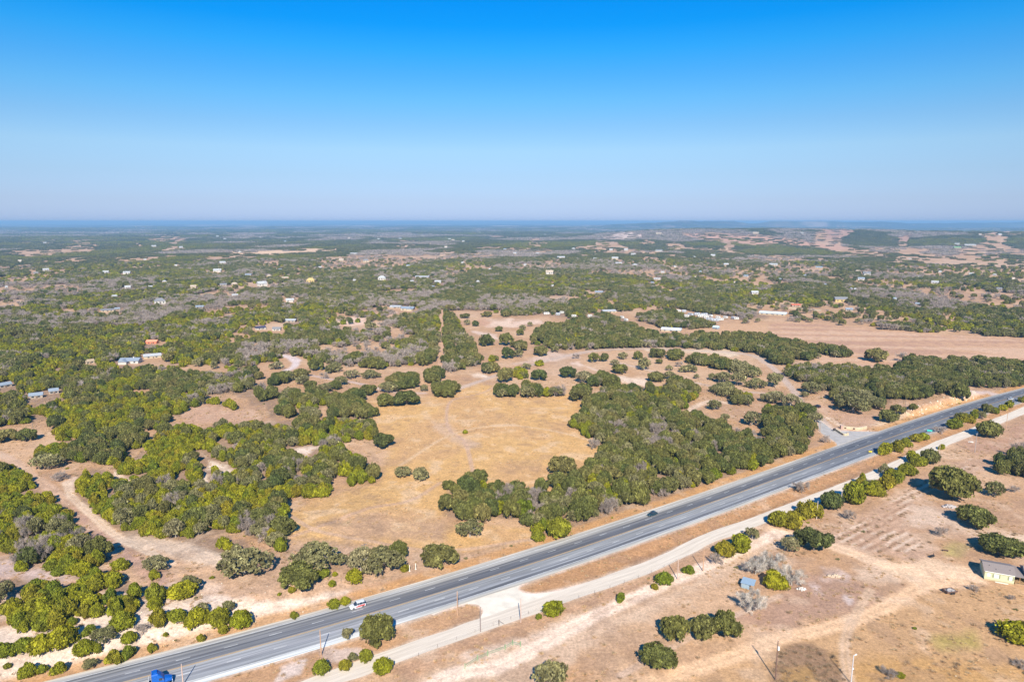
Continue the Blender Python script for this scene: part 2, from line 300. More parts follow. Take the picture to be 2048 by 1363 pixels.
# groups and single trees: (frame, x0, y0, x1, y1, kind, label or None)
T = [
    (1, -40, 185, 80, 250, O, 'round dark oak half cut by the left edge beside the bare track'), (1, 85, 180, 168, 243, O, 'round dark oak standing alone just right of the left edge'),
    (1, 140, 240, 300, 330, J, None), (1, 150, 300, 300, 375, P_, 'wide pale oak at the bend of the dirt track, upper left'), (1, 240, 380, 325, 430, B_, 'low bare grey bush on the dirt track at the upper left'),
    (1, 520, 790, 602, 845, J, 'single juniper with dark shadow right of the left edge thicket'), (1, 670, 785, 800, 850, P_, 'half bare grey oak standing on the brown ground left of the track'), (1, 690, 840, 750, 888, J, 'bright juniper bush at the foot of the half bare grey oak'),
    (1, 785, 905, 925, 990, J, 'broad juniper under a grey oak on the brown slope, lower left'), (1, 830, 880, 940, 950, P_, 'grey oak rising behind the broad juniper on the slope, lower left'),
    (1, 1020, 745, 1270, 888, P_, 'big grey-green spreading oak below the thicket, right of the track'), (1, 980, 868, 1008, 884, J, 'tiny juniper tuft on bare ground left of the big grey-green oak'),
    (1, 695, 1025, 790, 1105, J, 'juniper at the left end of the row above the pale bank'), (1, 770, 1030, 880, 1095, J, None), (1, 870, 1025, 980, 1115, J, 'broad juniper in the row above the pale bank'), (1, 975, 1000, 1080, 1110, J, 'tallest juniper of the row above the pale bank'), (1, 1015, 1095, 1068, 1145, J, 'small juniper below the tallest one above the pale bank'),
    (1, 1078, 1010, 1180, 1122, J, 'round juniper at the right end of the row above the pale bank'), (1, 1040, 985, 1100, 1040, P_, None), (1, 900, 1000, 985, 1060, P_, None),
    (1, 520, 1030, 628, 1128, J, 'dark juniper with shadow in the middle of the pale slope'), (1, 390, 1098, 460, 1148, J, None), (1, 430, 1115, 555, 1185, P_, 'low grey scrub oak on the pale slope, lower left'), (1, 570, 1130, 640, 1190, J, 'thin yellowish bush on the pale slope'), (1, 630, 1090, 700, 1140, B_, 'bare grey brush on the pale slope'),
    (1, 348, 1165, 440, 1248, J, 'round juniper on the bank near the lower left corner'), (1, 425, 1180, 478, 1230, J, None), (1, 495, 1205, 575, 1285, J, 'left juniper of the pair on the bank nearest the blue truck'), (1, 565, 1192, 636, 1258, J, 'right juniper of the pair on the bank nearest the blue truck'),
    (1, 685, 1163, 735, 1228, J, 'small egg shaped juniper alone on the white bank'), (1, 918, 1128, 960, 1178, J, 'small pointed juniper at the top edge of the verge'), (1, 762, 1130, 788, 1152, J, 'tiny juniper tuft on the white bank'),
    (1, 140, 1140, 250, 1240, J, None), (1, 230, 1105, 360, 1210, J, None), (1, 335, 1140, 380, 1175, J, None), (1, -50, 1200, 80, 1260, J, None), (1, 60, 1160, 155, 1230, J, None),
    (1, 95, 1265, 180, 1350, J, 'left juniper of the pair in the lower left corner'), (1, 170, 1275, 222, 1328, J, 'right juniper of the pair in the lower left corner'), (1, 243, 1273, 320, 1336, J, 'low juniper beside the verge at the lower left'), (1, 17, 1275, 52, 1303, J, 'tiny juniper in the lower left corner'),
    (1, -60, 905, 60, 1000, P_, None), (1, 390, 1262, 465, 1310, P_, 'thin yellow green weed bush beside the highway verge'), (1, 245, 828, 305, 872, J, None), (1, 310, 1062, 362, 1102, J, None),
    (2, 545, 205, 650, 278, O, 'bright green oak alone at the left side of the field'), (2, 565, 15, 650, 82, O, 'round oak at the far left corner of the field'), (2, 640, 5, 768, 78, O, 'wide yellow green oak at the far left corner of the field'),
    (2, 800, -50, 950, 38, O, None), (2, 1095, -30, 1240, 40, O, None), (2, 643, 360, 728, 415, P_, 'left dry grey bush in the middle of the field'), (2, 720, 366, 812, 430, P_, 'right dry grey bush in the middle of the field'),
    (2, 966, 181, 991, 205, J, 'tiny round green bush alone in the middle of the field'), (2, 928, 622, 1075, 707, P_, 'low grey oak alone at the foot of the field'),
    (2, 783, 732, 948, 848, O, 'bright green oak alone beside the highway'), (2, 618, 712, 715, 798, O, 'round oak behind the pair of white posts'), (2, 420, 742, 560, 870, P_, 'left oak of the large clump beside the white posts'), (2, 490, 750, 690, 882, P_, 'right oak of the large clump beside the white posts'), (2, 418, 840, 505, 905, J, 'bright juniper at the foot of the large oak clump'), (2, 676, 815, 718, 852, J, 'small round bush touching the white posts'),
    (2, 170, 738, 412, 862, P_, 'wide grey oak, largest above the highway left of centre'), (2, 112, 830, 295, 950, O, 'green oak below the wide grey oak above the highway'), (2, 280, 835, 345, 880, J, None), (2, 145, 920, 185, 950, J, None), (2, 350, 850, 385, 872, J, None),
    (2, 70, 596, 182, 695, O, 'green oak at the lower tip of the field beside the thicket'), (2, 42, 668, 148, 745, P_, 'grey half bare oak below the green oak at the tip of the field'),
    (2, 392, 950, 442, 1008, J, 'taller juniper of the pair just above the white and red van'), (2, 336, 978, 400, 1022, J, 'low juniper just left above the white and red van'), (2, 157, 1020, 200, 1072, J, 'small bush on the verge left of the white and red van'), (2, 338, 886, 376, 920, J, None), (2, 100, 945, 120, 962, J, None),
    (2, 400, 1098, 462, 1172, P_, 'small grey oak between the highway and the gravel road'), (2, 484, 1072, 645, 1202, O, 'wide oak between the highway and the gravel road'), (2, 430, 1215, 480, 1275, P_, None), (2, 470, 1218, 550, 1280, J, 'yellow green juniper left of the gravel road, behind the cone'), (2, 386, 1256, 446, 1312, J, 'round yellow green juniper on the verge island'), (2, 262, 1258, 346, 1336, J, 'round olive juniper at the foot of the leaning shadow, bottom'), (2, 548, 1242, 640, 1336, J, 'cone shaped olive juniper on the edge of the gravel road, bottom'),
    (3, 165, 316, 302, 410, O, 'round oak alone at the right side of the field'), (3, -30, -40, 22, 38, O, None), (3, 40, -20, 150, 40, O, None), (3, 150, -10, 250, 38, P_, None), (3, 270, -10, 375, 58, O, None), (3, 350, 215, 415, 280, B_, 'bare grey tree on the field edge of the wood'), (3, 0, 450, 100, 600, J, None),
    (3, 90, 640, 155, 712, J, 'round juniper at the lower left tip of the highway wood'), (3, 160, 598, 278, 700, J, 'tall bright juniper at the lower left tip of the highway wood'),
    (3, 915, 45, 977, 97, P_, None), (3, 1020, 5, 1145, 82, O, None), (3, 1080, 78, 1162, 172, P_, None), (3, 975, 88, 1022, 152, P_, None), (3, 1160, 15, 1240, 62, P_, None), (3, 1168, 78, 1250, 200, O, None),
    (3, 948, 655, 1040, 788, J, 'left half of the tall juniper pair beside the gravel road'), (3, 1010, 640, 1118, 770, J, 'right half of the tall juniper pair beside the gravel road'), (3, 1090, 628, 1156, 705, P_, 'grey brushy tree touching the tall juniper pair'), (3, 915, 768, 992, 824, B_, 'low bare brush left of the tall juniper pair'),
    (3, 668, 852, 752, 915, J, 'yellow green juniper bush between two poles and the dirt track'), (3, 797, 822, 862, 868, J, 'low bright juniper beside the tall wooden pole'), (3, 647, 904, 687, 933, J, 'small bush just left of the yellow green juniper bush'), (3, 485, 942, 537, 993, J, 'small round bush alone beside the dirt track'), (3, 147, 990, 241, 1063, J, 'round yellow green juniper at the edge of the gravel junction'), (3, 110, 1042, 142, 1073, J, 'tiny round bush left of the junction juniper'),
    (3, 690, 1070, 836, 1192, O, 'left oak of the three in a row in the lower pasture'), (3, 828, 1048, 960, 1178, O, 'middle oak of the three in a row in the lower pasture'), (3, 920, 1038, 1068, 1183, O, 'right oak of the three in a row in the lower pasture'), (3, 590, 1210, 768, 1320, O, 'low dense oak alone near the bottom centre'), (3, 95, 1290, 262, 1420, P_, 'oak cut by the bottom edge of the photo'),
    (3, 1075, 768, 1200, 880, B_, 'bare white limbed tree above the metal shed'), (3, 1060, 925, 1200, 1055, B_, 'bare white limbed tree below the metal shed'), (3, 1160, 848, 1282, 938, J, 'bright juniper right beside the metal shed'),
    (4, 50, 725, 170, 930, B_, 'bare white tree with fallen limbs right of the shed juniper'), (4, -60, 735, 70, 860, B_, 'bare white tree behind the metal shed'), (4, 62, 690, 150, 765, P_, 'left grey oak of the pair beside the driveway'), (4, 130, 660, 298, 772, O, 'right dark oak of the pair beside the driveway'),
    (4, 243, 180, 292, 250, B_, 'bare grey tree at the mouth of the entrance drive'), (4, -10, 10, 62, 68, P_, None), (4, 60, 20, 150, 88, P_, None), (4, 120, 60, 200, 120, O, None), (4, 190, 85, 255, 160, P_, 'grey oak beside the black parked truck on the drive'),
    (4, 325, 20, 470, 112, P_, 'wide grey oak above the entrance walls'), (4, 450, 20, 572, 92, P_, None), (4, 570, -30, 748, 50, O, None), (4, 745, -40, 845, 20, O, None), (4, 850, -30, 938, 45, O, 'dark oak at the right end above the pale cut bank'),
    (4, 515, 92, 602, 155, O, 'flat topped oak at the left end of the pale cut bank'), (4, 572, 68, 638, 122, O, 'small oak behind the flat topped one on the cut bank'), (4, 657, 62, 697, 96, O, 'tiny oak beside the pole above the cut bank'),
    (4, 517, 250, 585, 305, J, 'juniper at the left end of the row between the roads, by the yellow sign'), (4, 580, 238, 636, 290, J, 'second juniper from the left in the row between the roads'), (4, 616, 226, 670, 267, J, 'third juniper from the left in the row between the roads'), (4, 668, 205, 715, 244, J, None), (4, 700, 200, 748, 236, J, None),
    (4, 842, 135, 900, 184, J, None), (4, 893, 116, 970, 160, J, None), (4, 950, 95, 1012, 138, J, None), (4, 1018, 72, 1086, 116, J, None), (4, 1083, 68, 1118, 96, J, None), (4, 1112, 48, 1148, 84, J, 'juniper beside the distant silver car'), (4, 1180, 30, 1230, 60, J, None),
    (4, 5, 572, 90, 645, J, 'leftmost juniper of the hedge below the gravel road'), (4, 75, 575, 165, 650, J, 'second juniper of the hedge below the gravel road'), (4, 143, 528, 250, 606, J, 'third juniper of the hedge below the gravel road'), (4, 233, 476, 344, 568, O, 'green oak left of the pale pole in the hedge'), (4, 343, 428, 448, 540, J, 'tall juniper right of the pale pole in the hedge'), (4, 428, 412, 548, 504, J, None), (4, 518, 375, 590, 465, J, None), (4, 560, 355, 645, 440, J, None), (4, 615, 345, 688, 402, J, None), (4, 673, 300, 750, 365, J, None), (4, 708, 245, 792, 350, O, 'oak at the right end of the hedge below the gravel road'), (4, 798, 254, 830, 280, J, None),
    (4, 963, 143, 1083, 228, O, 'oak with long shadow on the gravel road, upper right'), (4, 758, 362, 968, 522, O, 'big dark oak with wide shadow in the right pasture'), (4, 1015, 398, 1102, 505, P_, 'thin open oak right of the big dark oak'), (4, 1130, 438, 1178, 484, B_, 'small bare tree near the right edge'), (4, 883, 548, 1048, 652, O, 'wide oak below the rock pile in the right pasture'), (4, 775, 608, 842, 692, B_, 'thin bare tree left of the wide oak in the right pasture'), (4, 988, 686, 1184, 792, O, 'dark oak standing behind the green house'),
    (4, 1096, 1092, 1240, 1186, J, 'round dark juniper with its shadow at the right edge, lower right'), (4, 515, 1298, 605, 1352, B_, 'bare brush pile at the bottom right'), (4, 598, 1322, 638, 1350, J, 'small green bush beside the bare brush pile'), (4, 1148, 1262, 1230, 1312, B_, 'bare grey bush in the lower right corner'),
    (4, 112, 428, 202, 488, B_, 'low bare brush on the strip between the roads'), (4, 770, 168, 832, 204, B_, 'pale bare brush beside the turquoise sign'), (4, 345, 560, 412, 614, B_, 'bare brush beside the terraced rows'), (4, 1120, 880, 1155, 985, B_, 'thin bare tree in front of the green house'), (4, 938, 905, 985, 945, B_, 'low bare brush between the trailer and the green house'), (4, 1130, 200, 1250, 330, B_, 'bare grey tree at the right edge above the dark oaks'),
    (6, 380, 1060, 500, 1150, O, None), (6, 490, 1080, 635, 1172, P_, None), (6, 100, 1080, 212, 1142, P_, None), (6, -10, 1130, 60, 1215, O, None), (6, 70, 1130, 245, 1262, O, None), (6, 270, 1130, 402, 1205, O, None), (6, 288, 1180, 402, 1252, P_, None), (6, 358, 1218, 455, 1292, O, None), (6, 450, 1240, 565, 1312, P_, None), (6, 530, 1220, 635, 1292, O, None), (6, 638, 1140, 762, 1212, P_, None), (6, 780, 1140, 918, 1212, P_, None), (6, 582, 1188, 675, 1260, P_, None), (6, 470, 1150, 540, 1210, B_, None), (6, 768, 1250, 894, 1332, O, None), (6, 898, 1228, 1045, 1315, P_, None), (6, 620, 1298, 805, 1380, O, None), (6, 0, 1268, 175, 1370, O, None), (6, 180, 1288, 340, 1355, P_, None), (6, 340, 1288, 545, 1375, O, None),
    (6, 620, 960, 765, 1112, O, None), (6, 740, 1020, 945, 1135, O, None), (6, 848, 950, 1055, 1100, B_, None), (6, 1030, 950, 1142, 1075, B_, None), (6, 1140, 960, 1335, 1105, O, None), (6, 938, 1130, 1215, 1285, O, None), (6, 1205, 1105, 1400, 1245, O, None), (6, 1258, 1208, 1502, 1348, O, None), (6, 1208, 1248, 1272, 1302, P_, None),
    (6, 1638, 1078, 1804, 1174, O, None), (6, 1728, 1228, 1900, 1348, O, None), (6, 1770, 1128, 1900, 1240, O, None), (6, 1638, 878, 1755, 968, O, None), (6, 1790, 860, 1900, 965, O, None), (6, 1798, 970, 1900, 1064, O, None), (6, 1700, 1028, 1794, 1084, J, None), (6, 1530, 768, 1582, 812, P_, None), (6, 1590, 770, 1642, 822, O, None), (6, 1763, 818, 1824, 860, O, None), (6, 1550, 868, 1612, 940, P_, None), (6, 1500, 738, 1582, 762, O, None), (6, 1660, 708, 1742, 752, O, None), (6, 1798, 680, 1900, 752, O, None),
    (6, 590, 738, 655, 782, P_, None), (6, 650, 750, 705, 782, P_, None), (6, 728, 760, 772, 794, J, None), (6, 780, 708, 872, 748, J, None), (6, 700, 698, 782, 742, P_, None), (6, 800, 790, 892, 852, P_, None), (6, 280, 840, 360, 890, B_, None),
    (7, -10, 880, 132, 1002, O, None), (7, 28, 838, 92, 888, O, None), (7, 50, 808, 112, 850, P_, None), (7, 110, 780, 152, 822, P_, None), (7, 158, 850, 252, 952, O, None), (7, 158, 960, 272, 1042, O, None), (7, 0, 990, 92, 1052, P_, None), (7, 168, 1068, 238, 1112, J, None), (7, -10, 1108, 132, 1212, J, None), (7, 70, 1090, 148, 1142, P_, None), (7, 143, 1138, 258, 1224, O, None), (7, 33, 1218, 225, 1352, O, None), (7, 213, 1228, 302, 1342, J, None), (7, 290, 1208, 415, 1342, B_, None), (7, 428, 1238, 585, 1345, O, None), (7, 348, 1118, 474, 1204, O, None), (7, 460, 1148, 605, 1242, P_, None), (7, 540, 1148, 795, 1275, O, None), (7, 558, 1008, 645, 1090, O, None), (7, 640, 998, 714, 1082, O, None), (7, 770, 1008, 855, 1064, P_, None), (7, 440, 1020, 502, 1062, B_, None), (7, 888, 988, 965, 1068, O, None), (7, 908, 1048, 1024, 1144, P_, None), (7, 998, 980, 1142, 1062, O, None), (7, 1130, 988, 1295, 1074, O, None), (7, 1058, 1058, 1114, 1098, O, None), (7, 738, 1098, 864, 1174, O, None), (7, 718, 1063, 804, 1112, P_, None), (7, 988, 1153, 1120, 1234, O, None), (7, 1120, 1148, 1204, 1214, P_, None), (7, 1150, 1178, 1365, 1305, O, None), (7, 1128, 1103, 1184, 1148, P_, None), (7, 1228, 1108, 1374, 1168, P_, None), (7, 1200, 1078, 1262, 1122, B_, None), (7, 1338, 1168, 1384, 1208, P_, None), (7, 1438, 1163, 1504, 1218, P_, None), (7, 1298, 1008, 1485, 1115, O, None), (7, 1458, 1008, 1645, 1145, O, None), (7, 1638, 1038, 1855, 1194, P_, None), (7, 1488, 1158, 1624, 1244, P_, None), (7, 1598, 1148, 1724, 1264, P_, None), (7, 1488, 1218, 1674, 1344, P_, None), (7, 1718, 1198, 1874, 1284, P_, None), (7, 1648, 1308, 1794, 1370, J, None), (7, 838, 1228, 945, 1334, O, None), (7, 680, 1288, 805, 1375, O, None),
    (8, 412, 928, 638, 1048, O, 'big round oak alone at the edge of the long pasture'), (8, 718, 978, 878, 1084, O, 'smaller round oak alone beside the long pasture'), (8, 948, 1003, 1045, 1084, B_, 'bare pale tree beside the long pasture'), (8, -10, 1148, 118, 1274, P_, None), (8, -10, 1298, 114, 1370, P_, None), (8, 243, 1228, 390, 1320, P_, None), (8, 558, 1088, 592, 1118, J, None), (8, 608, 1098, 662, 1142, J, None), (8, 488, 1258, 645, 1355, P_, None), (8, 640, 1288, 805, 1370, P_, None), (8, 240, 1300, 300, 1345, P_, None),
]

# ------------------------------------------------------------------ materials
def mat(name, col, rough=0.8, metal=0.0, spec=0.3, var=0.0, scale=3.0, bump=0.0):
    m = bpy.data.materials.new(name); m.use_nodes = True
    nt = m.node_tree; b = nt.nodes['Principled BSDF']
    b.inputs['Roughness'].default_value = rough; b.inputs['Metallic'].default_value = metal
    b.inputs['Specular IOR Level'].default_value = spec
    b.inputs['Base Color'].default_value = (*col, 1)
    if var > 0:
        tc = nt.nodes.new('ShaderNodeTexCoord'); n = nt.nodes.new('ShaderNodeTexNoise')
        n.inputs['Scale'].default_value = scale; n.inputs['Detail'].default_value = 5
        nt.links.new(tc.outputs['Object'], n.inputs['Vector'])
        mr = nt.nodes.new('ShaderNodeMapRange'); mr.inputs[1].default_value = .3; mr.inputs[2].default_value = .7
        mr.inputs[3].default_value = 1 - var; mr.inputs[4].default_value = 1 + var
        nt.links.new(n.outputs['Fac'], mr.inputs[0])
        mx = nt.nodes.new('ShaderNodeVectorMath'); mx.operation = 'SCALE'; mx.inputs[0].default_value = col
        nt.links.new(mr.outputs[0], mx.inputs['Scale']); nt.links.new(mx.outputs[0], b.inputs['Base Color'])
        if bump > 0:
            bp = nt.nodes.new('ShaderNodeBump'); bp.inputs['Strength'].default_value = bump; bp.inputs['Distance'].default_value = .1
            nt.links.new(n.outputs['Fac'], bp.inputs['Height']); nt.links.new(bp.outputs[0], b.inputs['Normal'])
    return m

def foliage_mat(name, cols, nscale=2.2):
    """leaf colour differs from tree to tree and from clump to clump"""
    m = bpy.data.materials.new(name); m.use_nodes = True
    nt = m.node_tree; b = nt.nodes['Principled BSDF']
    b.inputs['Roughness'].default_value = .75; b.inputs['Specular IOR Level'].default_value = .15
    oi = nt.nodes.new('ShaderNodeObjectInfo')
    cr = nt.nodes.new('ShaderNodeValToRGB'); cr.color_ramp.interpolation = 'LINEAR'
    els = cr.color_ramp.elements
    while len(els) < len(cols): els.new(0.5)
    for i, c in enumerate(cols):
        els[i].position = i / (len(cols) - 1); els[i].color = (*c, 1)
    nt.links.new(oi.outputs['Random'], cr.inputs[0])
    tc = nt.nodes.new('ShaderNodeTexCoord')
    n = nt.nodes.new('ShaderNodeTexNoise'); n.inputs['Scale'].default_value = nscale; n.inputs['Detail'].default_value = 3
    nt.links.new(tc.outputs['Object'], n.inputs['Vector'])
    mr = nt.nodes.new('ShaderNodeMapRange'); mr.inputs[1].default_value = .35; mr.inputs[2].default_value = .65; mr.inputs[3].default_value = .64; mr.inputs[4].default_value = 1.4
    nt.links.new(n.outputs['Fac'], mr.inputs[0])
    at = nt.nodes.new('ShaderNodeAttribute'); at.attribute_name = 'tone'
    mu = nt.nodes.new('ShaderNodeMath'); mu.operation = 'MULTIPLY'
    nt.links.new(mr.outputs[0], mu.inputs[0]); nt.links.new(at.outputs['Fac'], mu.inputs[1])
    mx = nt.nodes.new('ShaderNodeVectorMath'); mx.operation = 'SCALE'
    nt.links.new(cr.outputs[0], mx.inputs[0]); nt.links.new(mu.outputs[0], mx.inputs['Scale'])
    nt.links.new(mx.outputs[0], b.inputs['Base Color'])
    tr = nt.nodes.new('ShaderNodeBsdfTranslucent'); nt.links.new(mx.outputs[0], tr.inputs[0])
    ms = nt.nodes.new('ShaderNodeMixShader'); ms.inputs[0].default_value = .10
    out = nt.nodes['Material Output']
    nt.links.new(b.outputs[0], ms.inputs[1]); nt.links.new(tr.outputs[0], ms.inputs[2]); nt.links.new(ms.outputs[0], out.inputs['Surface'])
    return m

M = {}
M[J] = foliage_mat('juniper_foliage', [(.155, .158, .008), (.205, .188, .009), (.104, .126, .011), (.190, .152, .012), (.130, .144, .009)])
M[O] = foliage_mat('live_oak_foliage', [(.088, .094, .024), (.124, .117, .029), (.062, .076, .021), (.148, .126, .040), (.094, .098, .026)])
M[P_] = foliage_mat('pale_oak_foliage', [(.155, .142, .058), (.190, .168, .075), (.135, .128, .048), (.205, .175, .090)])
M[B_] = foliage_mat('bare_twigs', [(.33, .27, .225), (.39, .315, .265), (.29, .235, .20)])
M['white_twigs'] = foliage_mat('lichen_grey_twigs', [(.46, .41, .35), (.52, .46, .39)])
M['bark'] = mat('bark', (.17, .14, .11), .9, var=.3, scale=2)
M['pale_bark'] = mat('pale_bark', (.36, .32, .27), .9, var=.3, scale=2)
M['brush'] = foliage_mat('dry_brush', [(.30, .20, .12), (.36, .25, .15), (.24, .165, .10)])
M['straw'] = foliage_mat('dry_straw', [(.52, .36, .19), (.46, .30, .16), (.44, .33, .20)])

def set_props(o, label=None, cat=None, group=None, kind=None):
    if label: o['label'] = label
    if cat: o['category'] = cat
    if group: o['group'] = group
    if kind: o['kind'] = kind
    return o

def np_mesh(name, V, Fq, material=None, smooth=False, tone=None):
    """mesh from arrays; Fq = list of (k x n) index arrays"""
    me = bpy.data.meshes.new(name)
    V = np.asarray(V, np.float32)
    me.vertices.add(len(V)); me.vertices.foreach_set('co', V.ravel())
    loops = np.concatenate([np.asarray(f).ravel() for f in Fq]).astype(np.int32)
    tot = np.concatenate([np.full(len(f), np.asarray(f).shape[1]) for f in Fq]).astype(np.int32)
    st = np.concatenate([[0], np.cumsum(tot)[:-1]]).astype(np.int32)
    me.loops.add(len(loops)); me.loops.foreach_set('vertex_index', loops)
    me.polygons.add(len(tot)); me.polygons.foreach_set('loop_start', st); me.polygons.foreach_set('loop_total', tot)
    if smooth: me.polygons.foreach_set('use_smooth', np.ones(len(tot), bool))
    if tone is not None:
        a = me.attributes.new('tone', 'FLOAT', 'POINT'); a.data.foreach_set('value', np.asarray(tone, np.float32))
    me.update(calc_edges=True)
    if material: me.materials.append(material)
    return me

def ob(name, me, parent=None, loc=None, rot=None):
    o = bpy.data.objects.new(name, me); COL.objects.link(o)
    if parent: o.parent = parent
    if loc is not None: o.location = loc
    if rot is not None: o.rotation_euler = rot
    return o

# ------------------------------------------------------------------ tree shapes (unit crowns: radius 1, height 1)
def _unit(v): return v / (np.linalg.norm(v, axis=1, keepdims=True) + 1e-9)
_ico = None
def ico():
    global _ico
    if _ico is None:
        b = bmesh.new(); bmesh.ops.create_icosphere(b, subdivisions=2, radius=1.0)
        _ico = (np.array([v.co[:] for v in b.verts]), np.array([[v.index for v in f.verts] for f in b.faces])); b.free()
    return _ico

def crown_mesh(name, g, lobes, n, size, material, core=.76, upright=0.0, jag=.8, bare=0.0):
    L = np.array(lobes)                           # x y z rx rz
    c = L[:, :3]; rx = L[:, 3]; rz = L[:, 4]
    w = rx * rx + rx * rz; w /= w.sum()
    per = 8; na = n * 2 // per
    ka = g.choice(len(L), na, p=w)
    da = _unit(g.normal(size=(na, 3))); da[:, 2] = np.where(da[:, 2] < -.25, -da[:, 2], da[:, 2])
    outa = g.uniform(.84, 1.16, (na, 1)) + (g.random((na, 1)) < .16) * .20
    tna = np.exp(g.normal(size=na) * .19) * (.8 + .35 * (outa[:, 0] - .84) / .32)  # recessed clumps darker, outer ones lighter: depth shade put into the tone
    k = np.repeat(ka, per); an = np.repeat(np.arange(na), per)
    d = _unit(da[an] + g.normal(size=(na * per, 3)) * .16 / np.maximum(rx[k], .15)[:, None] * size * 6)
    rad = np.stack([rx[k], rx[k], rz[k]], 1)
    p = c[k] + d * rad * (outa[an] * g.uniform(.93, 1.06, (na * per, 1)))
    # keep what is not buried in another lobe
    keep = np.ones(len(p), bool)
    for i in range(len(L)):
        q = (p - c[i]) / np.array([rx[i], rx[i], rz[i]])
        keep &= ~((np.linalg.norm(q, axis=1) < .80) & (k != i))
    keep &= p[:, 2] > 0.0
    p = p[keep][:n]; d = d[keep][:n]; k = k[keep][:n]; ta = tna[an][keep][:n]
    nn = _unit(d * 1.1 + g.normal(size=d.shape) * jag)
    a = _unit(np.cross(nn, g.normal(size=d.shape)))
    if upright > 0:
        up = np.array([0, 0, 1.0]) - nn * nn[:, 2:3]
        a = _unit(a * (1 - upright) + _unit(up) * upright)
    b = np.cross(nn, a)
    s = size * g.uniform(.55, 1.25, (len(p), 1))
    e = g.uniform(.45, .9, (len(p), 1))
    if bare: e = e * bare
    j = lambda: g.uniform(.7, 1.2, (len(p), 1))
    V = np.stack([p - a * s * j() - b * s * e * .8, p + a * s * j() - b * s * e * j(), p + a * s * .6 + b * s * e * j(), p - a * s * .8 + b * s * e * j()], 1).reshape(-1, 3)
    Fq = np.arange(len(V)).reshape(-1, 4)
    lobe_t = g.uniform(.80, 1.2, len(L))
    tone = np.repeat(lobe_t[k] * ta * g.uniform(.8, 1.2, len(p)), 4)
    allV = [V]; allF = [Fq]; tones = [tone]; off = len(V); tris = []
    if core > 0:
        iv, jf = ico()
        for i in range(len(L)):
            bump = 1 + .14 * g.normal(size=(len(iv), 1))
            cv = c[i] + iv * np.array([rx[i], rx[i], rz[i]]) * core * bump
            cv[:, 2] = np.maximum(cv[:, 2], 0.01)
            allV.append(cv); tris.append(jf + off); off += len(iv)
            tones.append(np.full(len(iv), lobe_t[i] * .75))  # cores toned darker than the leaves: inner crown shade painted into the colour
        allF.append(np.concatenate(tris))
    AV = np.concatenate(allV)
    AV[:, :2] /= np.percentile(np.hypot(V[:, 0], V[:, 1]), 96.5); AV[:, 2] /= np.percentile(V[:, 2], 99)
    return np_mesh(name, AV, allF, material, tone=np.concatenate(tones))

def tube(pts, rads, n=5):
    pts = np.asarray(pts, float); V = []; Fc = []
    for i, p in enumerate(pts):
        t = pts[min(i + 1, len(pts) - 1)] - pts[max(i - 1, 0)]; t = t / (np.linalg.norm(t) + 1e-9)
        u = np.cross(t, [1, 0, 0] if abs(t[0]) < .9 else [0, 1, 0]); u /= np.linalg.norm(u); v = np.cross(t, u)
        for k in range(n):
            a = 2 * math.pi * k / n
            V.append(p + rads[i] * (math.cos(a) * u + math.sin(a) * v))
    for i in range(len(pts) - 1):
        for k in range(n):
            Fc.append((i * n + k, i * n + (k + 1) % n, (i + 1) * n + (k + 1) % n, (i + 1) * n + k))
    return np.array(V), np.array(Fc)

def join(parts):
    V = []; Fs = []; off = 0
    for v, f in parts:
        V.append(v); Fs.append(np.asarray(f) + off); off += len(v)
    return np.concatenate(V), np.concatenate(Fs)

def trunk_mesh(name, g, h, r, limbs, material, spread=.6):
    parts = [tube([(0, 0, -.06), (g.uniform(-.03, .03), g.uniform(-.03, .03), h * .5), (g.uniform(-.06, .06), g.uniform(-.06, .06), h)], [r * 1.3, r, r * .75], 6)]
    for i in range(limbs):
        a = 2 * math.pi * (i + g.uniform(-.3, .3)) / limbs; s = spread * g.uniform(.7, 1.1)
        parts.append(tube([(0, 0, h * g.uniform(.5, .95)), (math.cos(a) * s * .45, math.sin(a) * s * .45, h + .15), (math.cos(a) * s, math.sin(a) * s, h + g.uniform(.25, .4))], [r * .6, r * .42, r * .12], 5))
    v, f = join(parts)
    return np_mesh(name, v, [f], material)

def juniper_lobes(g, multi):
    L = []
    if multi:
        for i in range(multi):
            a = g.uniform(0, 6.28); q = g.uniform(.1, .62) ; h = g.uniform(.62, .98) * (1 - .35 * q)
            r = g.uniform(.34, .5)
            L.append((q * math.cos(a), q * math.sin(a), h * .42, r, h * .56))
            L.append((q * math.cos(a) * 1.1, q * math.sin(a) * 1.1, h * .74, r * .55, h * .3))
        L.append((0, 0, .45, .5, .52))
        for i in range(5):
            a = g.uniform(0, 6.28); q = g.uniform(.2, .85); L.append((q * math.cos(a), q * math.sin(a), g.uniform(.3, .95) * (1 - .45 * q), g.uniform(.10, .2), g.uniform(.14, .26)))
    else:
        L = [(0, 0, .36, .80, .44), (g.uniform(-.1, .1), g.uniform(-.1, .1), .6, .52, .36), (0, 0, .78, .3, .24)]
        for i in range(7):
            a = 6.28 * i / 7 + g.uniform(-.3, .3); L.append((.5 * math.cos(a), .5 * math.sin(a), g.uniform(.25, .5), g.uniform(.33, .46), g.uniform(.28, .40)))
    return L

def oak_lobes(g, n, flat=.0):
    L = [(0, 0, .58, .5, .36)]
    for i in range(n):
        if i > 3 and g.random() < .13: continue
        q = math.sqrt((i + .5) / n) * .78 * g.uniform(.82, 1.17); a = i * 2.39996 + g.uniform(-.4, .4)
        r = g.uniform(.17, .38)
        z = .40 + max(0, 1 - q * q) * (.40 - flat) + g.uniform(-.08, .08)
        L.append((q * math.cos(a), q * math.sin(a), z, r, r * g.uniform(.55, .8)))
        if q > .5: L.append((q * math.cos(a + .2) * .95, q * math.sin(a + .2) * .95, z - .2, r * .9, r * .7))
    return L

